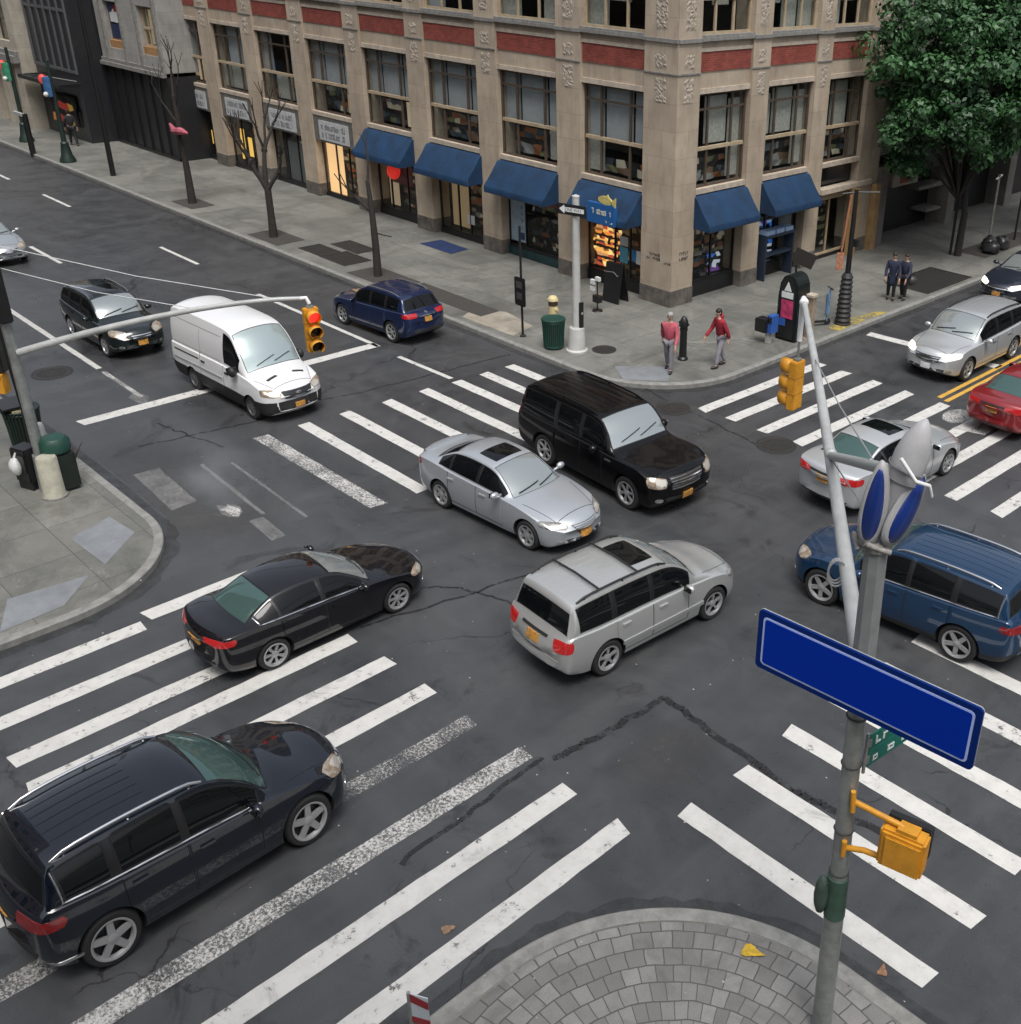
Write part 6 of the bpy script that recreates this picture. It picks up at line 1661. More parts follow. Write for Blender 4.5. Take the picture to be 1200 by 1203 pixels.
lamp_r = thing('lamp_post', 'black lamp post with ribbed ring base and an ochre banner pole on the right pavement', 'lamp post', (-20.13, 31.2, SZ))
m = MB(); m.lathe([(.30, 0), (.30, .05)] + [(.25 - .028 * (k // 2) * .3 + (.04 if k % 2 else 0), .08 + k * .085) for k in range(20)] + [(.13, 1.85)], 16); m.build('ribbed_base', mat('worn_black', (.03, .03, .03), .55, var=.8, vscale=14), lamp_r, smooth=25)
m = MB(); m.tube([(0, 0, 1.8), (0, 0, 4.7)], [.10, .075], 10); m.box((.12, .1, 2.9), (.18, .16, .24)); m.tube([(-.35, -.3, 4.55), (.0, 0, 4.62), (.6, .5, 4.65)], .03, 6); m.build('shaft', BLACKP, lamp_r, smooth=40)
m = MB(); m.tube([(-.20, -.22, 2.6), (-.10, -.14, 4.5)], .035, 8); bn = m.build('banner_pole', mat('rust_orange', (.42, .17, .09), .6, var=.3), lamp_r)
m = MB(); m.box((-.22, -.24, 2.25), (.03, .24, .62), rz=R(-40)); m.build('plaque', mat('orange_plaque', (.45, .20, .12), .6, var=.6, vscale=14), lamp_r)
# ------------------------------------------------------------------ street furniture
def litter_bin(x, y, label, h=.98, r=.36, m=GREENP, top=None):
    t = thing('litter_bin', label, 'litter bin', (x, y, SZ))
    b = MB(); n = 30
    for k in range(n):
        a = 2 * math.pi * k / n; ca, sa = math.cos(a), math.sin(a)
        pts = [(r * .86 * ca, r * .86 * sa, .05), (r * .93 * ca, r * .93 * sa, h * .6), (r * 1.0 * ca, r * 1.0 * sa, h - .06), (r * 1.07 * ca, r * 1.07 * sa, h)]
        b.tube(pts, .022, 5)
    b.lathe([(r * .84, .04), (r * .90, .08), (r * .86, .12)], n); b.lathe([(r * .95, h - .10), (r * 1.03, h - .07), (r * .97, h - .04)], n)
    b.build('slatted_basket', m, t)
    b = MB(); b.lathe([(r * .80, .05), (r * .9, h - .10), (r * .86, h - .10), (r * .78, .40), (.02, .38)], 24); b.build('liner', mat('dark_liner', (.02, .022, .022), .6), t, smooth=40)
    b = MB(); b.lathe([(r * 1.03, h - .01), (r * 1.1, h + .015), (r * 1.03, h + .03), (r * .9, h + .01)], 24); b.build('rim', m, t, smooth=40)
    return t
t = litter_bin(-25.15, 22.02, 'dark green slatted litter bin beside the grey corner pole')
b = MB(); rg = random.Random(5)
for k in range(7): b.sph((rg.uniform(-.17, .17), rg.uniform(-.17, .17), .86), (.09, .07, .05), 8)
b.build('litter', POSTW, t)
t = litter_bin(-28.55, 7.25, 'square topped green litter bin by the black post at the left edge', 1.1, .40, mat('bin_green_left', (.012, .03, .022), .5))
b = MB(); b.box((.0, -.05, 1.14), (.62, .44, .06)); b.build('cream_top', mat('cream_top', (.45, .40, .25), .7, var=.6, vscale=14), t)
b = MB(); b.box((-.1, -.1, 1.24), (.80, .70, .05)); b.tube([(-.35, -.35, 1.0), (-.35, -.35, 1.24)], .03, 6); b.build('canopy', BLACKP, t)
t = thing('litter_bin', 'open black and green litter bin at the left pavement corner behind the beige post', 'litter bin', (-25.75, 7.05, SZ))
b = MB(); b.box((0, 0, .5), (.62, .60, .95)); b.build('body', mat('bin_black_green', (.010, .018, .014), .5, var=.4), t, bevel=.05)
b = MB(); b.lathe([(.30, .98), (.33, 1.0), (.33, 1.22), (.25, 1.32), (.05, 1.36)], 20); b.build('dome', GREENP, t, smooth=40)
b = MB(); b.box((0, -.31, .75), (.40, .02, .25)); b.build('flap', BLACKP, t)
t = thing('beige_post', 'short beige concrete cylinder standing in front of the green bin on the left corner', 'bollard', (-25.45, 6.72, SZ))
b = MB(); b.lathe([(.25, 0), (.25, .02), (.235, .05), (.225, .98), (.20, 1.02), (.02, 1.03)], 24); b.build('shaft', mat('beige_concrete', (.40, .385, .31), .8, var=.3, vscale=4), t, smooth=40); b = MB(); b.lathe([(.28, 0), (.28, .04)], 24); b.build('foot', LEDGE, t)
t = thing('newspaper_box', 'black newspaper box with a white bag hanging on it on the left corner', 'newspaper box', (-26.3, 6.55, SZ), R(20))
b = MB(); b.box((0, 0, .62), (.50, .42, .86)); b.build('case', BLACKP, t, bevel=.03)
b = MB(); b.box((0, 0, .1), (.44, .36, .2)); b.build('foot', BLACKP, t)
b = MB(); b.box((0, -.22, .7), (.40, .02, .45)); b.build('window', LENS_OFF, t)
t = thing('white_bag', 'crumpled white plastic bag on the side of the black newspaper box', 'bag', (-26.28, 6.28, SZ + .62))
b = MB(); b.sph((0, 0, 0), (.17, .14, .24), 12)
rg = random.Random(9); b.v = [(x * rg.uniform(.8, 1.15), y * rg.uniform(.8, 1.15), z * rg.uniform(.85, 1.1)) for x, y, z in b.v]; b.tube([(0, 0, .2), (0, .08, .34)], .03, 6)
b.build('sack', POSTW, t, smooth=40)
t = thing('black_post', 'thin black metal post beside the grey left signal pole', 'post', (-27.45, 7.05, SZ))
b = MB(); b.tube([(0, 0, 0), (0, 0, 1.6), (-.05, -.08, 4.0)], [.10, .07, .05], 10); b.build('shaft', BLACKP, t, smooth=40)
b = MB(); b.lathe([(.16, 0), (.15, .25), (.10, .3)], 12); b.build('base', BLACKP, t)
t = thing('grey_post', 'short pale grey post beside the square topped bin on the left', 'bollard', (-27.75, 7.35, SZ))
b = MB(); b.lathe([(.12, 0), (.12, .85), (.09, .92), (.02, .94)], 14); b.build('shaft', ALU, t, smooth=40); b = MB(); b.lathe([(.18, 0), (.18, .04)], 14); b.build('foot', LEDGE, t)
t = thing('dry_shrub', 'small rusty brown dead shrub at the kerb of the left corner', 'plant', (-27.2, 7.75, .02))
b = MB(); rg = random.Random(2)
for k in range(36):
    a = rg.uniform(0, 6.28); l = rg.uniform(.25, .6); b.tube([(rg.uniform(-.06, .06), rg.uniform(-.06, .06), 0), (l * .35 * math.cos(a), l * .35 * math.sin(a), l * .6), (l * .6 * math.cos(a + .3), l * .6 * math.sin(a + .3), l)], [.012, .008, .003], 4)
b.build('twigs', mat('dry_twigs', (.10, .055, .04), .9, var=.4), t)
# black alarm post on the corner
t = thing('alarm_post', 'short black cast iron post with a knobbed head between the two red jackets', 'post', (-21.57, 24.35, SZ))
b = MB(); b.lathe([(.17, 0), (.17, .05), (.125, .10), (.115, .95), (.135, 1.0), (.13, 1.04)], 14); b.build('shaft', BLACKP, t, smooth=40)
b = MB(); b.lathe([(.10, 1.03), (.13, 1.10), (.15, 1.20), (.12, 1.32), (.08, 1.38), (.05, 1.43), (.02, 1.44)], 14); b.build('head', BLACKP, t, smooth=50)
b = MB(); b.tube([(-.19, 0, 1.2), (.19, 0, 1.2)], .045, 8); b.tube([(0, -.18, 1.18), (0, 0, 1.18)], .06, 8); b.build('cap', BLACKP, t)
# yellow hydrant
t = thing('standpipe', 'small cream and yellow standpipe with dark band near the shop wall', 'standpipe', (-27.3, 23.9, SZ))
b = MB(); b.lathe([(.22, 0), (.22, .05), (.17, .08), (.17, .50), (.02, .5)], 16); b.build('barrel', mat('cream_yellow', (.62, .52, .28), .5, var=.3), t, smooth=40)
b = MB(); b.lathe([(.165, .5), (.165, .68), (.02, .68)], 16); b.build('dark_band', mat('dark_brown', (.05, .03, .02), .5), t, smooth=40)
b = MB(); b.lathe([(.19, .68), (.19, .74), (.12, .84), (.02, .87)], 16); b.tube([(-.24, 0, .40), (.24, 0, .40)], .06, 8); b.build('bonnet', mat('cream_yellow', (.62, .52, .28), .5, var=.3), t, smooth=40)
# boards at the corner shop
t = thing('sandwich_board', 'tall black sandwich board leaning by the corner shop door', 'board', (-27.35, 27.0, SZ), R(3))
for s_ in (-1, 1):
    b = MB(); b.box((0, s_ * .16, .72), (.80, .04, 1.45), M=Matrix.Rotation(R(9) * s_, 4, 'X')); o = b.build('panel', BLACKP, t)
b = MB(); b.tube([(-.36, -.22, 1.1), (.1, -.22, 1.15), (.3, -.22, 1.02)], .012, 5); b.build('chalk_line', LEDGE, t)
t = thing('flyer_stand', 'thin dark stand holding white flyers in front of the corner shop', 'stand', (-26.95, 25.7, SZ))
b = MB(); b.tube([(0, 0, 0), (0, 0, 1.15)], .025, 8); b.lathe([(.20, 0), (.18, .03), (.03, .05)], 14); b.box((0, 0, .45), (.3, .2, .25)); b.build('stand_frame', BLACKP, t)
b = MB(); b.box((-.16, -.05, 1.05), (.22, .10, .16)); b.box((.08, -.05, 1.2), (.2, .1, .14)); b.box((-.2, -.04, .8), (.2, .1, .14)); b.build('flyers', POSTW, t)
# phone kiosk
t = thing('phone_kiosk', 'tall black phone kiosk with rounded top and a pink poster on the right pavement', 'kiosk', (-20.45, 28.6, SZ), R(4))
prof = [(-.42, 0), (.42, 0), (.42, 1.5), (.36, 1.95), (.22, 2.2), (0, 2.27), (-.22, 2.2), (-.36, 1.95), (-.42, 1.5)]
b = MB(); b.prism([(x * .95, z) for x, z in prof], .78, Matrix.Translation((0, .39, 0)) @ QF); b.build('shell', mat('kiosk_black', (.010, .014, .014), .35, coat=.3), t, bevel=.03)
b = MB(); b.prism([(x * .72, .1 + z * .92) for x, z in prof], .02, Matrix.Translation((0, -.395, 0)) @ QF); b.build('side_panel', BLACKP, t)
b = MB(); b.box((.02, -.425, 1.12), (.46, .03, .62)); b.build('pink_poster', mat('pink_poster', (.50, .05, .14), .5, var=.7, vscale=5), t)
b = MB(); b.box((.0, -.428, 1.60), (.44, .03, .2)); b.build('white_plate', POSTW, t)
b = MB(); b.prism([(-.14, 1.74), (.14, 1.74), (.0, 2.05)], .02, Matrix.Translation((0, -.415, 0)) @ QF); b.build('white_mark', POSTW, t)
b = MB(); b.box((-.14, -.425, .66), (.24, .03, .26)); b.build('blue_plate', mat('kiosk_blue', (.03, .10, .35), .4), t)
b = MB(); b.box((.415, -.05, .95), (.02, .07, .28)); b.build('handset_slot', mat('slot_blue_grey', (.12, .17, .22), .4), t)
t = thing('tilted_panel', 'tilted black panel standing above the phone kiosk', 'sign', (-20.9, 29.2, SZ))
b = MB(); b.tube([(0, 0, 0), (0, 0, 2.35)], .035, 8); b.build('post', BLACKP, t); b = MB(); b.box((.15, .2, 2.55), (.75, .06, .50), M=Matrix.Rotation(R(40), 4, 'Z') @ Matrix.Rotation(R(22), 4, 'Y')); b.build('panel', mat('panel_brown_black', (.02, .016, .014), .6), t)
t = thing('news_rack', 'small dark news rack with a pale leg beside the phone kiosk', 'news rack', (-20.75, 27.6, SZ))
b = MB(); b.box((-.1, -.05, .62), (.46, .40, .45)); b.build('case', BLACKP, t, bevel=.02); b = MB(); b.box((.1, 0, .22), (.16, .16, .42)); b.build('leg', mat('pale_leg', (.35, .35, .33), .7), t)
b = MB(); b.box((.2, .05, .7), (.2, .35, .6)); b.build('blue_case', mat('kiosk_blue', (.03, .10, .35), .4), t); b = MB(); b.box((.2, -.13, .85), (.16, .02, .2)); b.build('window', LENS_OFF, t)
t = thing('tan_pillar', 'weathered tan pillar box just right of the phone kiosk', 'pillar', (-19.95, 28.9, SZ))
b = MB(); b.box((0, 0, .78), (.26, .24, 1.5)); b.build('shaft', mat('weathered_tan', (.33, .26, .18), .8, var=.6, vscale=3), t, bevel=.02); b = MB(); b.box((0, 0, 1.56), (.34, .32, .08)); b.build('cap', STONE_TRIM, t); b = MB(); b.box((0, 0, .04), (.32, .3, .08)); b.build('foot', STONE_TRIM, t)
t = thing('parked_scooter', 'folded blue and white scooter standing against the ribbed lamp post', 'scooter', (-20.45, 30.65, SZ), R(60))
b = MB(); b.tube([(0, 0, .12), (.05, 0, 1.35)], .035, 8); b.build('stem', mat('pale_blue', (.14, .25, .40), .5, var=.5, vscale=10), t); b = MB(); b.box((0, 0, .75), (.12, .16, .8)); b.build('wrap', mat('pale_blue', (.14, .25, .40), .5, var=.5, vscale=10), t, bevel=.03)
b = MB(); b.tube([(.05, -.2, 1.33), (.05, .2, 1.33)], .025, 6); b.build('handlebar', BLACKP, t); b = MB(); b.box((-.3, 0, .14), (.6, .14, .04)); b.build('deck', BLACKP, t)
for x in (.05, -.6):
    b = MB(); b.lathe([(.11, -.025), (.12, 0), (.11, .025)], 14, M=Matrix.Translation((x, 0, .12)) @ Matrix.Rotation(math.pi / 2, 4, 'X')); b.build('wheel', TYRE, t)
# far right posts
for x, y, h, lab in ((-22.35, 42.6, 3.6, 'thin black post under the leafy crown, nearest the pavement grating'), (-22.6, 46.6, 2.9, 'weathered post with a pale cross arm under the leafy crown')):
    t = thing('sign_post', lab, 'sign post', (x, y, SZ)); b = MB(); b.tube([(0, 0, 0), (0, 0, h)], .06, 8); b.build('shaft', BLACKP if h > 3 else LEDGE, t); b = MB(); b.box((0, 0, h - .12), (.06, .55, .06), M=Matrix.Rotation(R(15), 4, 'X')); b.build('cross_arm', BLACKP if h > 3 else POSTW, t)
t = thing('parking_sign', 'pale pink and white parking sign on a forked black post at the right edge', 'sign', (-21.65, 47.2, SZ))
b = MB(); b.tube([(0, 0, 0), (0, 0, 4.3)], .05, 8); b.tube([(0, 0, 1.9), (.1, .8, 3.2)], .035, 6); b.build('post', BLACKP, t); b = MB(); b.box((.05, .1, 3.7), (.03, .55, .9)); b.build('panel', mat('pink_white', (.42, .33, .32), .6, var=.4, vscale=8), t); b = MB(); b.box((.07, .1, 3.75), (.02, .35, .2)); b.build('print', mat('dull_red', (.28, .06, .04), .5), t)
t = thing('rubbish_bags', 'heap of black and grey rubbish bags in the tree pit at the right edge', 'rubbish bags', (-21.5, 45.2, SZ))
rg = random.Random(12); b = MB()
for k in range(7): b.sph((rg.uniform(-.35, .35), rg.uniform(-1.2, 1.2), .25), (rg.uniform(.25, .4), rg.uniform(.3, .45), rg.uniform(.22, .36)), 10)
b.v = [(x + rg.uniform(-.05, .05), y + rg.uniform(-.05, .05), max(0, z + rg.uniform(-.05, .05))) for x, y, z in b.v]
b.build('bag_heap', mat('bag_black', (.03, .03, .032), .35, var=.6, vscale=3), t, smooth=50)
# small sign at the bottom edge
t = thing('small_flag_sign', 'small red and white sign plate on a thin post at the bottom edge', 'sign', (-7.22, 4.05, SZ), R(28))
b = MB(); b.tube([(0, 0, 0), (0, 0, 1.86)], .022, 8); b.build('post', GALV, t, smooth=40)
b = MB(); b.box((.12, 0, 1.62), (.22, .012, .46)); p_ = b.build('plate', mat('plate_pale', (.50, .56, .60), .5, var=.2), t)
b = MB(); b.prism([(.015, 1.72), (.23, 1.66), (.23, 1.78), (.015, 1.85)], .016, Matrix.Translation((0, .008, 0)) @ QF); b.box((.12, 0, 1.44), (.222, .018, .10)); b.build('red_band', mat('sign_dark_red', (.26, .015, .02), .5), p_)
t = thing('kerb_post', 'short dark post with a pale arm at the far left kerb', 'post', (-68.3, 21.3, 0))
b = MB(); b.tube([(0, 0, 0), (0, 0, 2.3)], .16, 8); b.build('shaft', BLACKP, t); b = MB(); b.box((-.6, -.1, 2.25), (1.3, .15, .15)); b.build('arm', ALU, t)
leaf(-5.75, 8.35, SZ + .006, .135, .4, (.55, .36, .03), 'bright yellow fallen leaf on the paved near corner')
leaf(-9.05, 5.78, .006, .085, 1.2, (.24, .15, .09), 'brown fallen leaf on the asphalt between two near crosswalk bars')
leaf(-4.35, 9.45, .006, .08, 2.0, (.28, .15, .08), 'orange brown fallen leaf by the kerb under the near pole')
leaf(-5.25, 9.05, .006, .07, .3, (.22, .14, .07), 'tiny brown fallen leaf at the kerb of the paved corner')
# ------------------------------------------------------------------ people
SKIN = mat('skin', (.42, .26, .19), .6)
def skin_mesh(name, chains, m, parent, sub=1):
    """chains: list of lists of ((x,y,z), r); chains share joints by equal coordinates; first vertex is the root"""
    V = []; E = []; RR = []; idx = {}
    for ch in chains:
        prev = None
        for p, r_ in ch:
            k = tuple(round(c, 4) for c in p)
            if k not in idx: idx[k] = len(V); V.append(p); RR.append(r_)
            if prev is not None: E.append((prev, idx[k]))
            prev = idx[k]
    me = bpy.data.meshes.new(name); me.from_pydata(V, E, [])
    o = bpy.data.objects.new(name, me); col.objects.link(o)
    sk_ = o.modifiers.new('skin', 'SKIN'); sk_.use_smooth_shade = True
    for i, v in enumerate(me.skin_vertices[0].data):
        rr_ = RR[i]; v.radius = rr_ if isinstance(rr_, tuple) else (rr_, rr_); v.use_root = (i == 0)
    o.modifiers.new('sub', 'SUBSURF').levels = sub
    m2 = ev_mesh(o); bpy.data.objects.remove(o)
    m2.materials.clear(); m2.materials.append(m); m2.shade_smooth()
    o = bpy.data.objects.new(name, m2); col.objects.link(o); o.parent = parent
    return o

def person(label, loc, rz, h, jacket, trousers, hair, stride=.18, group=None, coat=False, arms=(.3, -.3), hoodie=False, bend=0):
    """faces local +x; stride is the half step"""
    t = thing('person', label, 'person', loc, rz, group); k = h / 1.75; t.scale = (k,) * 3
    hip, sh, neck = (.0, 0, .94), (.02 + bend * .12, 0, 1.40), (.03 + bend * .18, 0, 1.50)
    def leg(s, f):
        kx, fx = .10 + f * .45 * abs(f / .3 if f else 0) + f * .35, f
        kz = .50 + (.01 if f > 0 else -.01)
        return [((0, 0, .94), .11), ((0.0, s * .09, .88), .095), ((f * .5 + .03, s * .10, kz), .062), ((f - (.05 if f < 0 else 0), s * .10, .09), .042), ((f + .10, s * .11, .035), .036), ((f + .15, s * .115, .03), .028)]
    def arm(s, a):
        e = (sh[0] + a * .25 - .02, s * .25, 1.12); w = (sh[0] + a * .62 + .05, s * .25, .90)
        return [(sh, .12), ((sh[0], s * .17, 1.40), .062), (e, .042), (w, .032), ((w[0] + .03, s * .255, w[2] - .08), .030)]
    chains = [[(hip, .12), ((.01 + bend * .05, 0, 1.12), .11), (sh, .12), (neck, .055), ((neck[0] + .005, 0, 1.555), .05), ((neck[0] + .02, 0, 1.63), .085), ((neck[0] + .02, 0, 1.72), .068)]]
    chains += [leg(1, stride), leg(-1, -stride), arm(1, arms[0]), arm(-1, arms[1])]
    # fingers and thumb
    for s, a in ((1, arms[0]), (-1, arms[1])):
        w = (sh[0] + a * .62 + .08, s * .255, .82)
        for q, l in enumerate((.07, .085, .08, .06)):
            y = w[1] + (q - 1.5) * .018
            chains.append([(w, .030), ((w[0] + (q - 1.5) * .016, y * 1.0, w[2] - .04), .011), ((w[0] + (q - 1.5) * .018 + .012, y - s * .012, w[2] - .04 - l * .6), .009), ((w[0] + (q - 1.5) * .018 + .016, y - s * .024, w[2] - .04 - l), .007)])
        chains.append([(w, .030), ((w[0] + .035, w[1] - s * .02, w[2] - .01), .011), ((w[0] + .05, w[1] - s * .03, w[2] - .05), .009)])
    body = skin_mesh('body', chains, SKIN, t)
    # face
    hx, hz = neck[0] + .02, 1.655
    f = MB(); f.sph((hx + .088, 0, hz - .005), (.018, .013, .022), 8); 
    for s in (-1, 1): f.sph((hx - .005, s * .082, hz), (.018, .012, .03), 8)
    f.build('nose_and_ears', SKIN, t, smooth=60)
    f = MB()
    for s in (-1, 1): f.sph((hx + .074, s * .032, hz + .02), (.012, .014, .009), 8)
    f.box((hx + .078, 0, hz - .05), (.012, .045, .008)); f.build('eyes_and_mouth', mat('dark_features', (.05, .025, .02), .5), t)
    hr = MB(); hr.sph((hx - .018, 0, hz + .045), (.098, .092, .082), 14); hr.sph((hx - .05, 0, hz - .01), (.06, .085, .09), 12); hr.build('hair', hair, t, smooth=60)
    # clothes
    def arm_s(s, a):
        c = arm(s, a)[:4]; e = .022; return [(p, r_ + e) for p, r_ in c]
    j = [[((.0, 0, .90), (.165, .15)), ((.01 + bend * .05, 0, 1.12), (.165, .145)), (sh, (.15, .13)), ((neck[0] - .005, 0, 1.49), .075)], arm_s(1, arms[0]), arm_s(-1, arms[1])]
    j[1][0] = (sh, (.15, .13)); j[2][0] = (sh, (.15, .13))
    if coat: j[0] = [((0, 0, .50), (.20, .19)), ((0, 0, .72), (.19, .17))] + j[0]
    skin_mesh('coat' if coat else 'jacket', j, jacket, t)
    if hoodie:
        hd = MB(); hd.sph((neck[0] - .085, 0, 1.53), (.07, .11, .10), 12); hd.build('hood', jacket, t, smooth=60)
    L_ = [[(p, (r_ + .018)) for p, r_ in leg(s, f)[:4]] for s, f in ((1, stride), (-1, -stride))]
    skin_mesh('trousers', L_, trousers, t)
    for s, f in ((1, stride), (-1, -stride)):
        b = MB(); b.sph((f + .05, s * .105, .045), (.14, .05, .055), 12); b.build('shoe', mat('dark_shoe', (.025, .025, .028), .5), t, smooth=60)
    return t
HAIRB = mat('dark_hair', (.018, .012, .010), .6); HAIRG = mat('grey_cap', (.30, .29, .28), .7)
PINK = mat('pink_red_jacket', (.45, .085, .12), .8, var=.35, vscale=8); REDJ = mat('crimson_jacket', (.30, .015, .03), .75, var=.45, vscale=8)
GREYT = mat('grey_trousers', (.20, .20, .22), .85, var=.25); LGREY = mat('lilac_grey_trousers', (.27, .26, .30), .85, var=.25); NAVYC = mat('navy_cloth', (.012, .018, .045), .8, var=.3); BLKC = mat('black_cloth', (.012, .012, .014), .85)
person('pedestrian in a pink red jacket and grey trousers walking past the corner pier', (-21.2, 23.3, SZ), R(-60), 1.88, PINK, GREYT, HAIRG, .22, arms=(.5, -.5))
person('pedestrian in a hooded crimson jacket and lilac grey trousers near the phone kiosk', (-20.35, 24.75, SZ), R(-105), 1.90, REDJ, LGREY, HAIRB, .20, arms=(-.4, .4), hoodie=True, bend=.5)
person('person in a long navy coat standing by the large pavement grating', (-20.55, 34.95, SZ), R(-60), 1.80, NAVYC, BLKC, HAIRB, .06, coat=True, arms=(.5, .3))
person('person in dark clothes with a pale collar close beside the long navy coat', (-20.25, 35.35, SZ), R(-85), 1.74, mat('dark_blue_jacket', (.02, .025, .05), .8, var=.4), BLKC, HAIRB, .07, arms=(.6, .1))
t = thing('handbag', 'round grey and black bag held by the person in dark clothes', 'bag', (-20.05, 35.55, SZ + .72))
b = MB(); b.sph((0, 0, 0), (.17, .2, .20), 14); b.build('pouch', mat('bag_leather', (.045, .04, .045), .4), t, smooth=60); b = MB(); b.tube([(0, -.14, .14), (0, -.06, .3), (0, .06, .3), (0, .14, .14)], .014, 6); b.build('strap', BLKC, t)
person('person in black clothes walking on the far left pavement by the dark building', (-69.5, 24.0, SZ), R(170), 2.0, BLKC, BLKC, HAIRB, .2, arms=(.3, -.3))
# ------------------------------------------------------------------ trees
BARK = mat('dark_bark', (.030, .026, .023), .9, var=.4, vscale=8, bump=.5, bscale=14)
def branchy(mb, p, d, L, r, depth, rg, spread=.55, up=.15, knob=False):
    d = d.normalized(); q = p; pts = [tuple(p)]; rs = [r]
    for i in range(3):
        d = (d + Vector((rg.uniform(-.18, .18), rg.uniform(-.18, .18), rg.uniform(-.06, .14) + up * .3))).normalized()
        q = q + d * L / 3; pts.append(tuple(q)); rs.append(r * (1 - .28 * (i + 1) / 3 * 1.2))
    mb.tube(pts, rs, 6 if r < .05 else 8)
    if knob: mb.sph(pts[-1], rs[-1] * 1.7, 6)
    if depth <= 0: return [q]
    tips = []
    for k in range(rg.choice((2, 3, 3))):
        a = rg.uniform(0, 6.28); e = Vector((math.cos(a), math.sin(a), 0)) * spread
        tips += branchy(mb, q, d + e + Vector((0, 0, up)), L * rg.uniform(.55, .8), rs[-1] * .80, depth - 1, rg, spread, up, knob)
    return tips
def bare_tree(x, y, label, trunk, limbs, seed):
    rg = random.Random(seed); t = thing('bare_tree', label, 'tree', (x, y, SZ), 0, None)
    mb = MB(); mb.tube([tuple(p) for p, r_ in trunk], [r_ for p, r_ in trunk], 10); mb.build('trunk', BARK, t, smooth=50)
    mb = MB()
    for p, d, L, r_, dep in limbs: branchy(mb, Vector(p), Vector(d), L, r_, dep, rg, .45, .25, True)
    mb.build('branches', BARK, t, smooth=50)
    return t
V = Vector
bare_tree(-43.5, 22.25, 'leafless pollarded tree with knobbly upright limbs in a kerbside pit', [(V((0, 0, 0)), .19), (V((.02, 0, .8)), .15), (V((-.02, .03, 2.0)), .14)],
    [((-.02, .03, 1.95), (-.25, -.2, 1), 1.35, .12, 3), ((-.02, .03, 1.95), (.5, .4, .9), 1.0, .10, 2), ((-.05, .02, 1.9), (-.12, .2, 1), 1.7, .125, 3)], 4)
bare_tree(-35.68, 22.3, 'slim bare tree with a dark lower trunk and pale upper trunk behind the navy car', [(V((0, 0, 0)), .16), (V((.0, .02, 1.2)), .135), (V((-.05, .03, 2.4)), .11), (V((-.2, .05, 3.6)), .07)],
    [((-.1, .04, 2.4), (-.8, -.5, .9), 1.1, .05, 1), ((-.2, .05, 3.5), (-.3, .1, 1), .8, .05, 2), ((-.05, .03, 1.7), (.6, .3, -.2), .7, .03, 0)], 9)
t = bare_tree(-51.55, 22.5, 'thin bare street tree with a pink red ribbon further up the left pavement', [(V((0, 0, 0)), .20), (V((-.03, .02, 1.5)), .15), (V((-.08, .02, 3.4)), .12), (V((-.1, .0, 4.9)), .09)],
    [((-.1, 0, 4.8), (-.3, .2, 1), 1.3, .06, 2), ((-.08, .02, 3.5), (-.6, -.3, .8), 1.3, .05, 2), ((-.1, 0, 4.4), (.5, .2, .9), 1.1, .05, 2)], 14)
b = MB(); b.tube([(-.75, -.1, 3.55), (-.2, -.18, 3.3), (.5, -.2, 3.4), (.95, -.1, 3.35)], [.05, .16, .17, .04], 8); b.build('pink_ribbon', mat('pink_ribbon', (.42, .10, .14), .7, var=.4), t)

LEAFA = m_leaf('leaf_green', (.006, .032, .011), (.036, .105, .030)); LEAFB = m_leaf('leaf_yellow_green', (.010, .034, .010), (.055, .095, .024))
def leafy_tree(x, y, label, h, crown_c, crown_r, nclump, nleaf, m, seed, leaf=.16):
    rg = random.Random(seed); t = thing('leafy_tree', label, 'tree', (x, y, SZ))
    mb = MB(); c = V(crown_c)
    mb.tube([(0, 0, 0), (.03, .02, h * .4), tuple(c * .45 + V((0, 0, h * .25))), (c.x, c.y, c.z + .5)], [.17, .14, .12, .06], 10); mb.build('trunk', BARK, t, smooth=50)
    mb = MB(); vs = []; fs = []
    lm = MB(); base = V((c.x * .5, c.y * .5, h * .55))
    for k in range(nclump):
        th = rg.uniform(0, 6.283); ph = math.acos(rg.uniform(-.92, 1)); rr_ = rg.uniform(.45, 1.0) ** .6
        w = 1 + .16 * math.sin(3 * th + seed) + .12 * math.sin(5 * ph + 2 * th)
        cc = c + V((crown_r[0] * math.sin(ph) * math.cos(th), crown_r[1] * math.sin(ph) * math.sin(th), crown_r[2] * math.cos(ph))) * rr_ * w
        if k % 9 == 0: lm.tube([tuple(base), tuple(base.lerp(cc, .5) + V((0, 0, .3))), tuple(cc)], [.07, .04, .012], 5)
        cr = rg.uniform(.3, .75)
        for q in range(nleaf):
            d = V((rg.gauss(0, 1), rg.gauss(0, 1), rg.gauss(0, .75))).normalized() * cr * rg.uniform(.55, 1.05)
            p = cc + d; nrm = (d.normalized() + V((rg.uniform(-.6, .6), rg.uniform(-.6, .6), rg.uniform(.1, .9)))).normalized()
            a = nrm.orthogonal().normalized(); a.rotate(Matrix.Rotation(rg.uniform(0, 6.28), 3, nrm)); b_ = nrm.cross(a); s = leaf * rg.uniform(.5, 1.35)
            i = len(vs); vs += [tuple(p - a * s), tuple(p + b_ * s * .55 - nrm * s * .08), tuple(p + a * s - nrm * s * .25), tuple(p - b_ * s * .55 - nrm * s * .08)]; fs.append((i, i + 1, i + 2, i + 3))
    me = bpy.data.meshes.new('crown'); me.from_pydata(vs, [], fs); me.materials.append(m)
    o = bpy.data.objects.new('crown', me); col.objects.link(o); o.parent = t
    lm.build('limbs', BARK, t)
leafy_tree(-22.05, 42.7, 'big dark green leafy street tree in front of the right hand buildings', 4.5, (-.3, -.9, 7.5), (2.9, 4.4, 3.8), 420, 115, LEAFA, 21, .115)
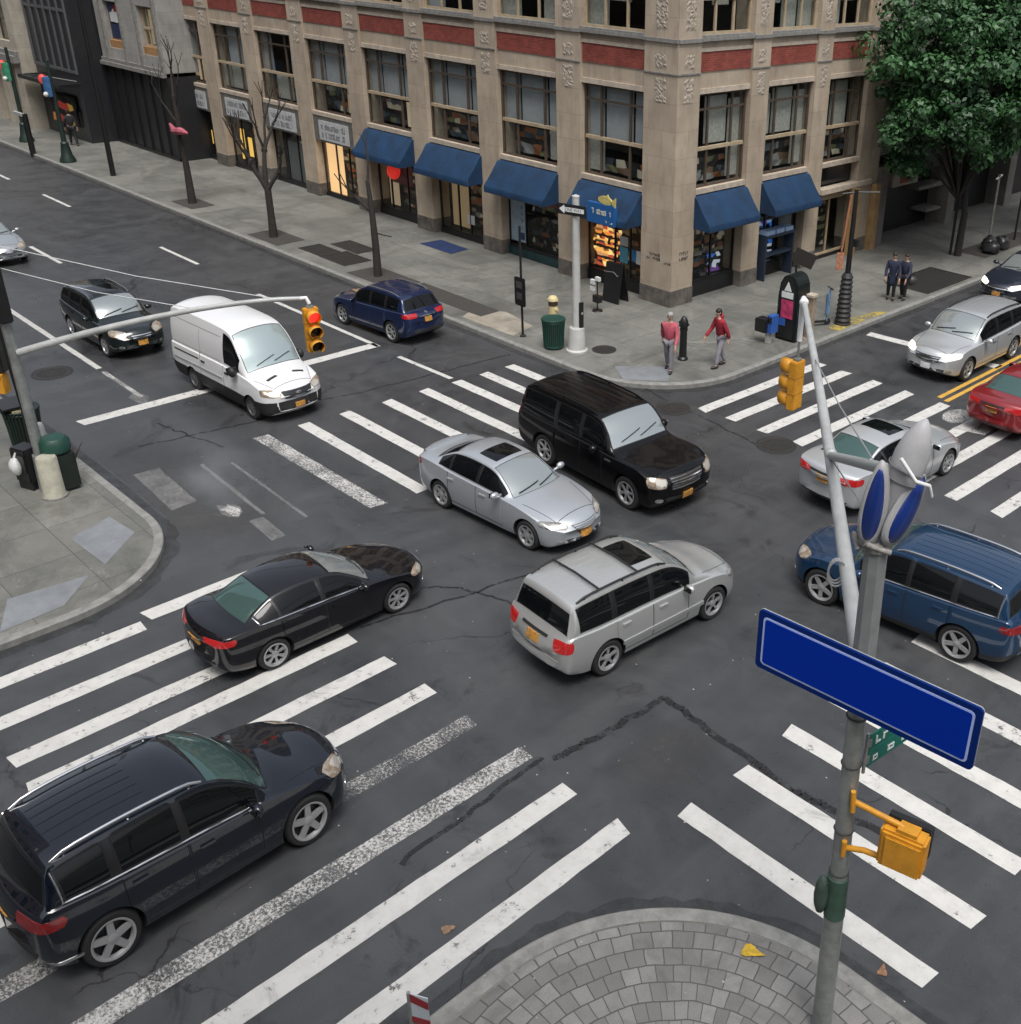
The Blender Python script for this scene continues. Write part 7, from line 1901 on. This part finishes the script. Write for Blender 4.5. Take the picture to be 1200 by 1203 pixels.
leafy_tree(-21.4, 48.5, 'yellower leafy street tree at the top right edge', 5.0, (0, .5, 8.6), (3.6, 4.8, 3.9), 300, 80, LEAFB, 33, .125)
# ------------------------------------------------------------------ camera, light, world
SUN_EL, SUN_ROT = 64, 125
w = bpy.data.worlds.new('World'); scene.world = w; w.use_nodes = True
nt = w.node_tree; bg = nt.nodes['Background']
sk = nt.nodes.new('ShaderNodeTexSky'); sk.sky_type = 'NISHITA'; sk.sun_disc = False
sk.sun_elevation = R(SUN_EL); sk.sun_rotation = R(SUN_ROT); sk.air_density = 1; sk.dust_density = 4; sk.ozone_density = 1
hs = nt.nodes.new('ShaderNodeHueSaturation'); hs.inputs['Saturation'].default_value = .42
nt.links.new(sk.outputs[0], hs.inputs['Color']); nt.links.new(hs.outputs[0], bg.inputs['Color'])
bg.inputs['Strength'].default_value = .125
sun = bpy.data.lights.new('overcast_sun', 'SUN'); sun.energy = 1.5; sun.angle = R(28); sun.color = (1, .97, .93)
so = bpy.data.objects.new('overcast_sun', sun); col.objects.link(so)
# blender sky: rotation measured clockwise from +y
d = Vector((math.sin(R(SUN_ROT)) * math.cos(R(SUN_EL)), math.cos(R(SUN_ROT)) * math.cos(R(SUN_EL)), math.sin(R(SUN_EL))))
so.rotation_euler = d.to_track_quat('Z', 'Y').to_euler()

cam = bpy.data.cameras.new('camera'); co = bpy.data.objects.new('camera', cam); col.objects.link(co)
pitch, roll, yaw = R(26.985), R(-1.918), R(-42.258)
f = Vector((math.sin(yaw) * math.cos(pitch), math.cos(yaw) * math.cos(pitch), -math.sin(pitch)))
r = Vector((math.cos(yaw), -math.sin(yaw), 0)); dn = f.cross(r)
r2 = r * math.cos(roll) + dn * math.sin(roll); d2 = -r * math.sin(roll) + dn * math.cos(roll)
M = Matrix.Identity(4)
for i in range(3): M[i][0] = r2[i]; M[i][1] = -d2[i]; M[i][2] = -f[i]
M.translation = (0, 0, 12.4)
co.matrix_world = M
cam.sensor_fit = 'HORIZONTAL'; cam.sensor_width = 36; cam.lens = 36 * 1262.92 / 1200
cam.shift_x = (600 - 782.6) / 1200; cam.shift_y = -(601.5 - 561.8) / 1200
cam.clip_start = .1; cam.clip_end = 3000
scene.camera = co
scene.view_settings.view_transform = 'Standard'; scene.view_settings.look = 'None'
scene.view_settings.exposure = .6; scene.view_settings.gamma = 1
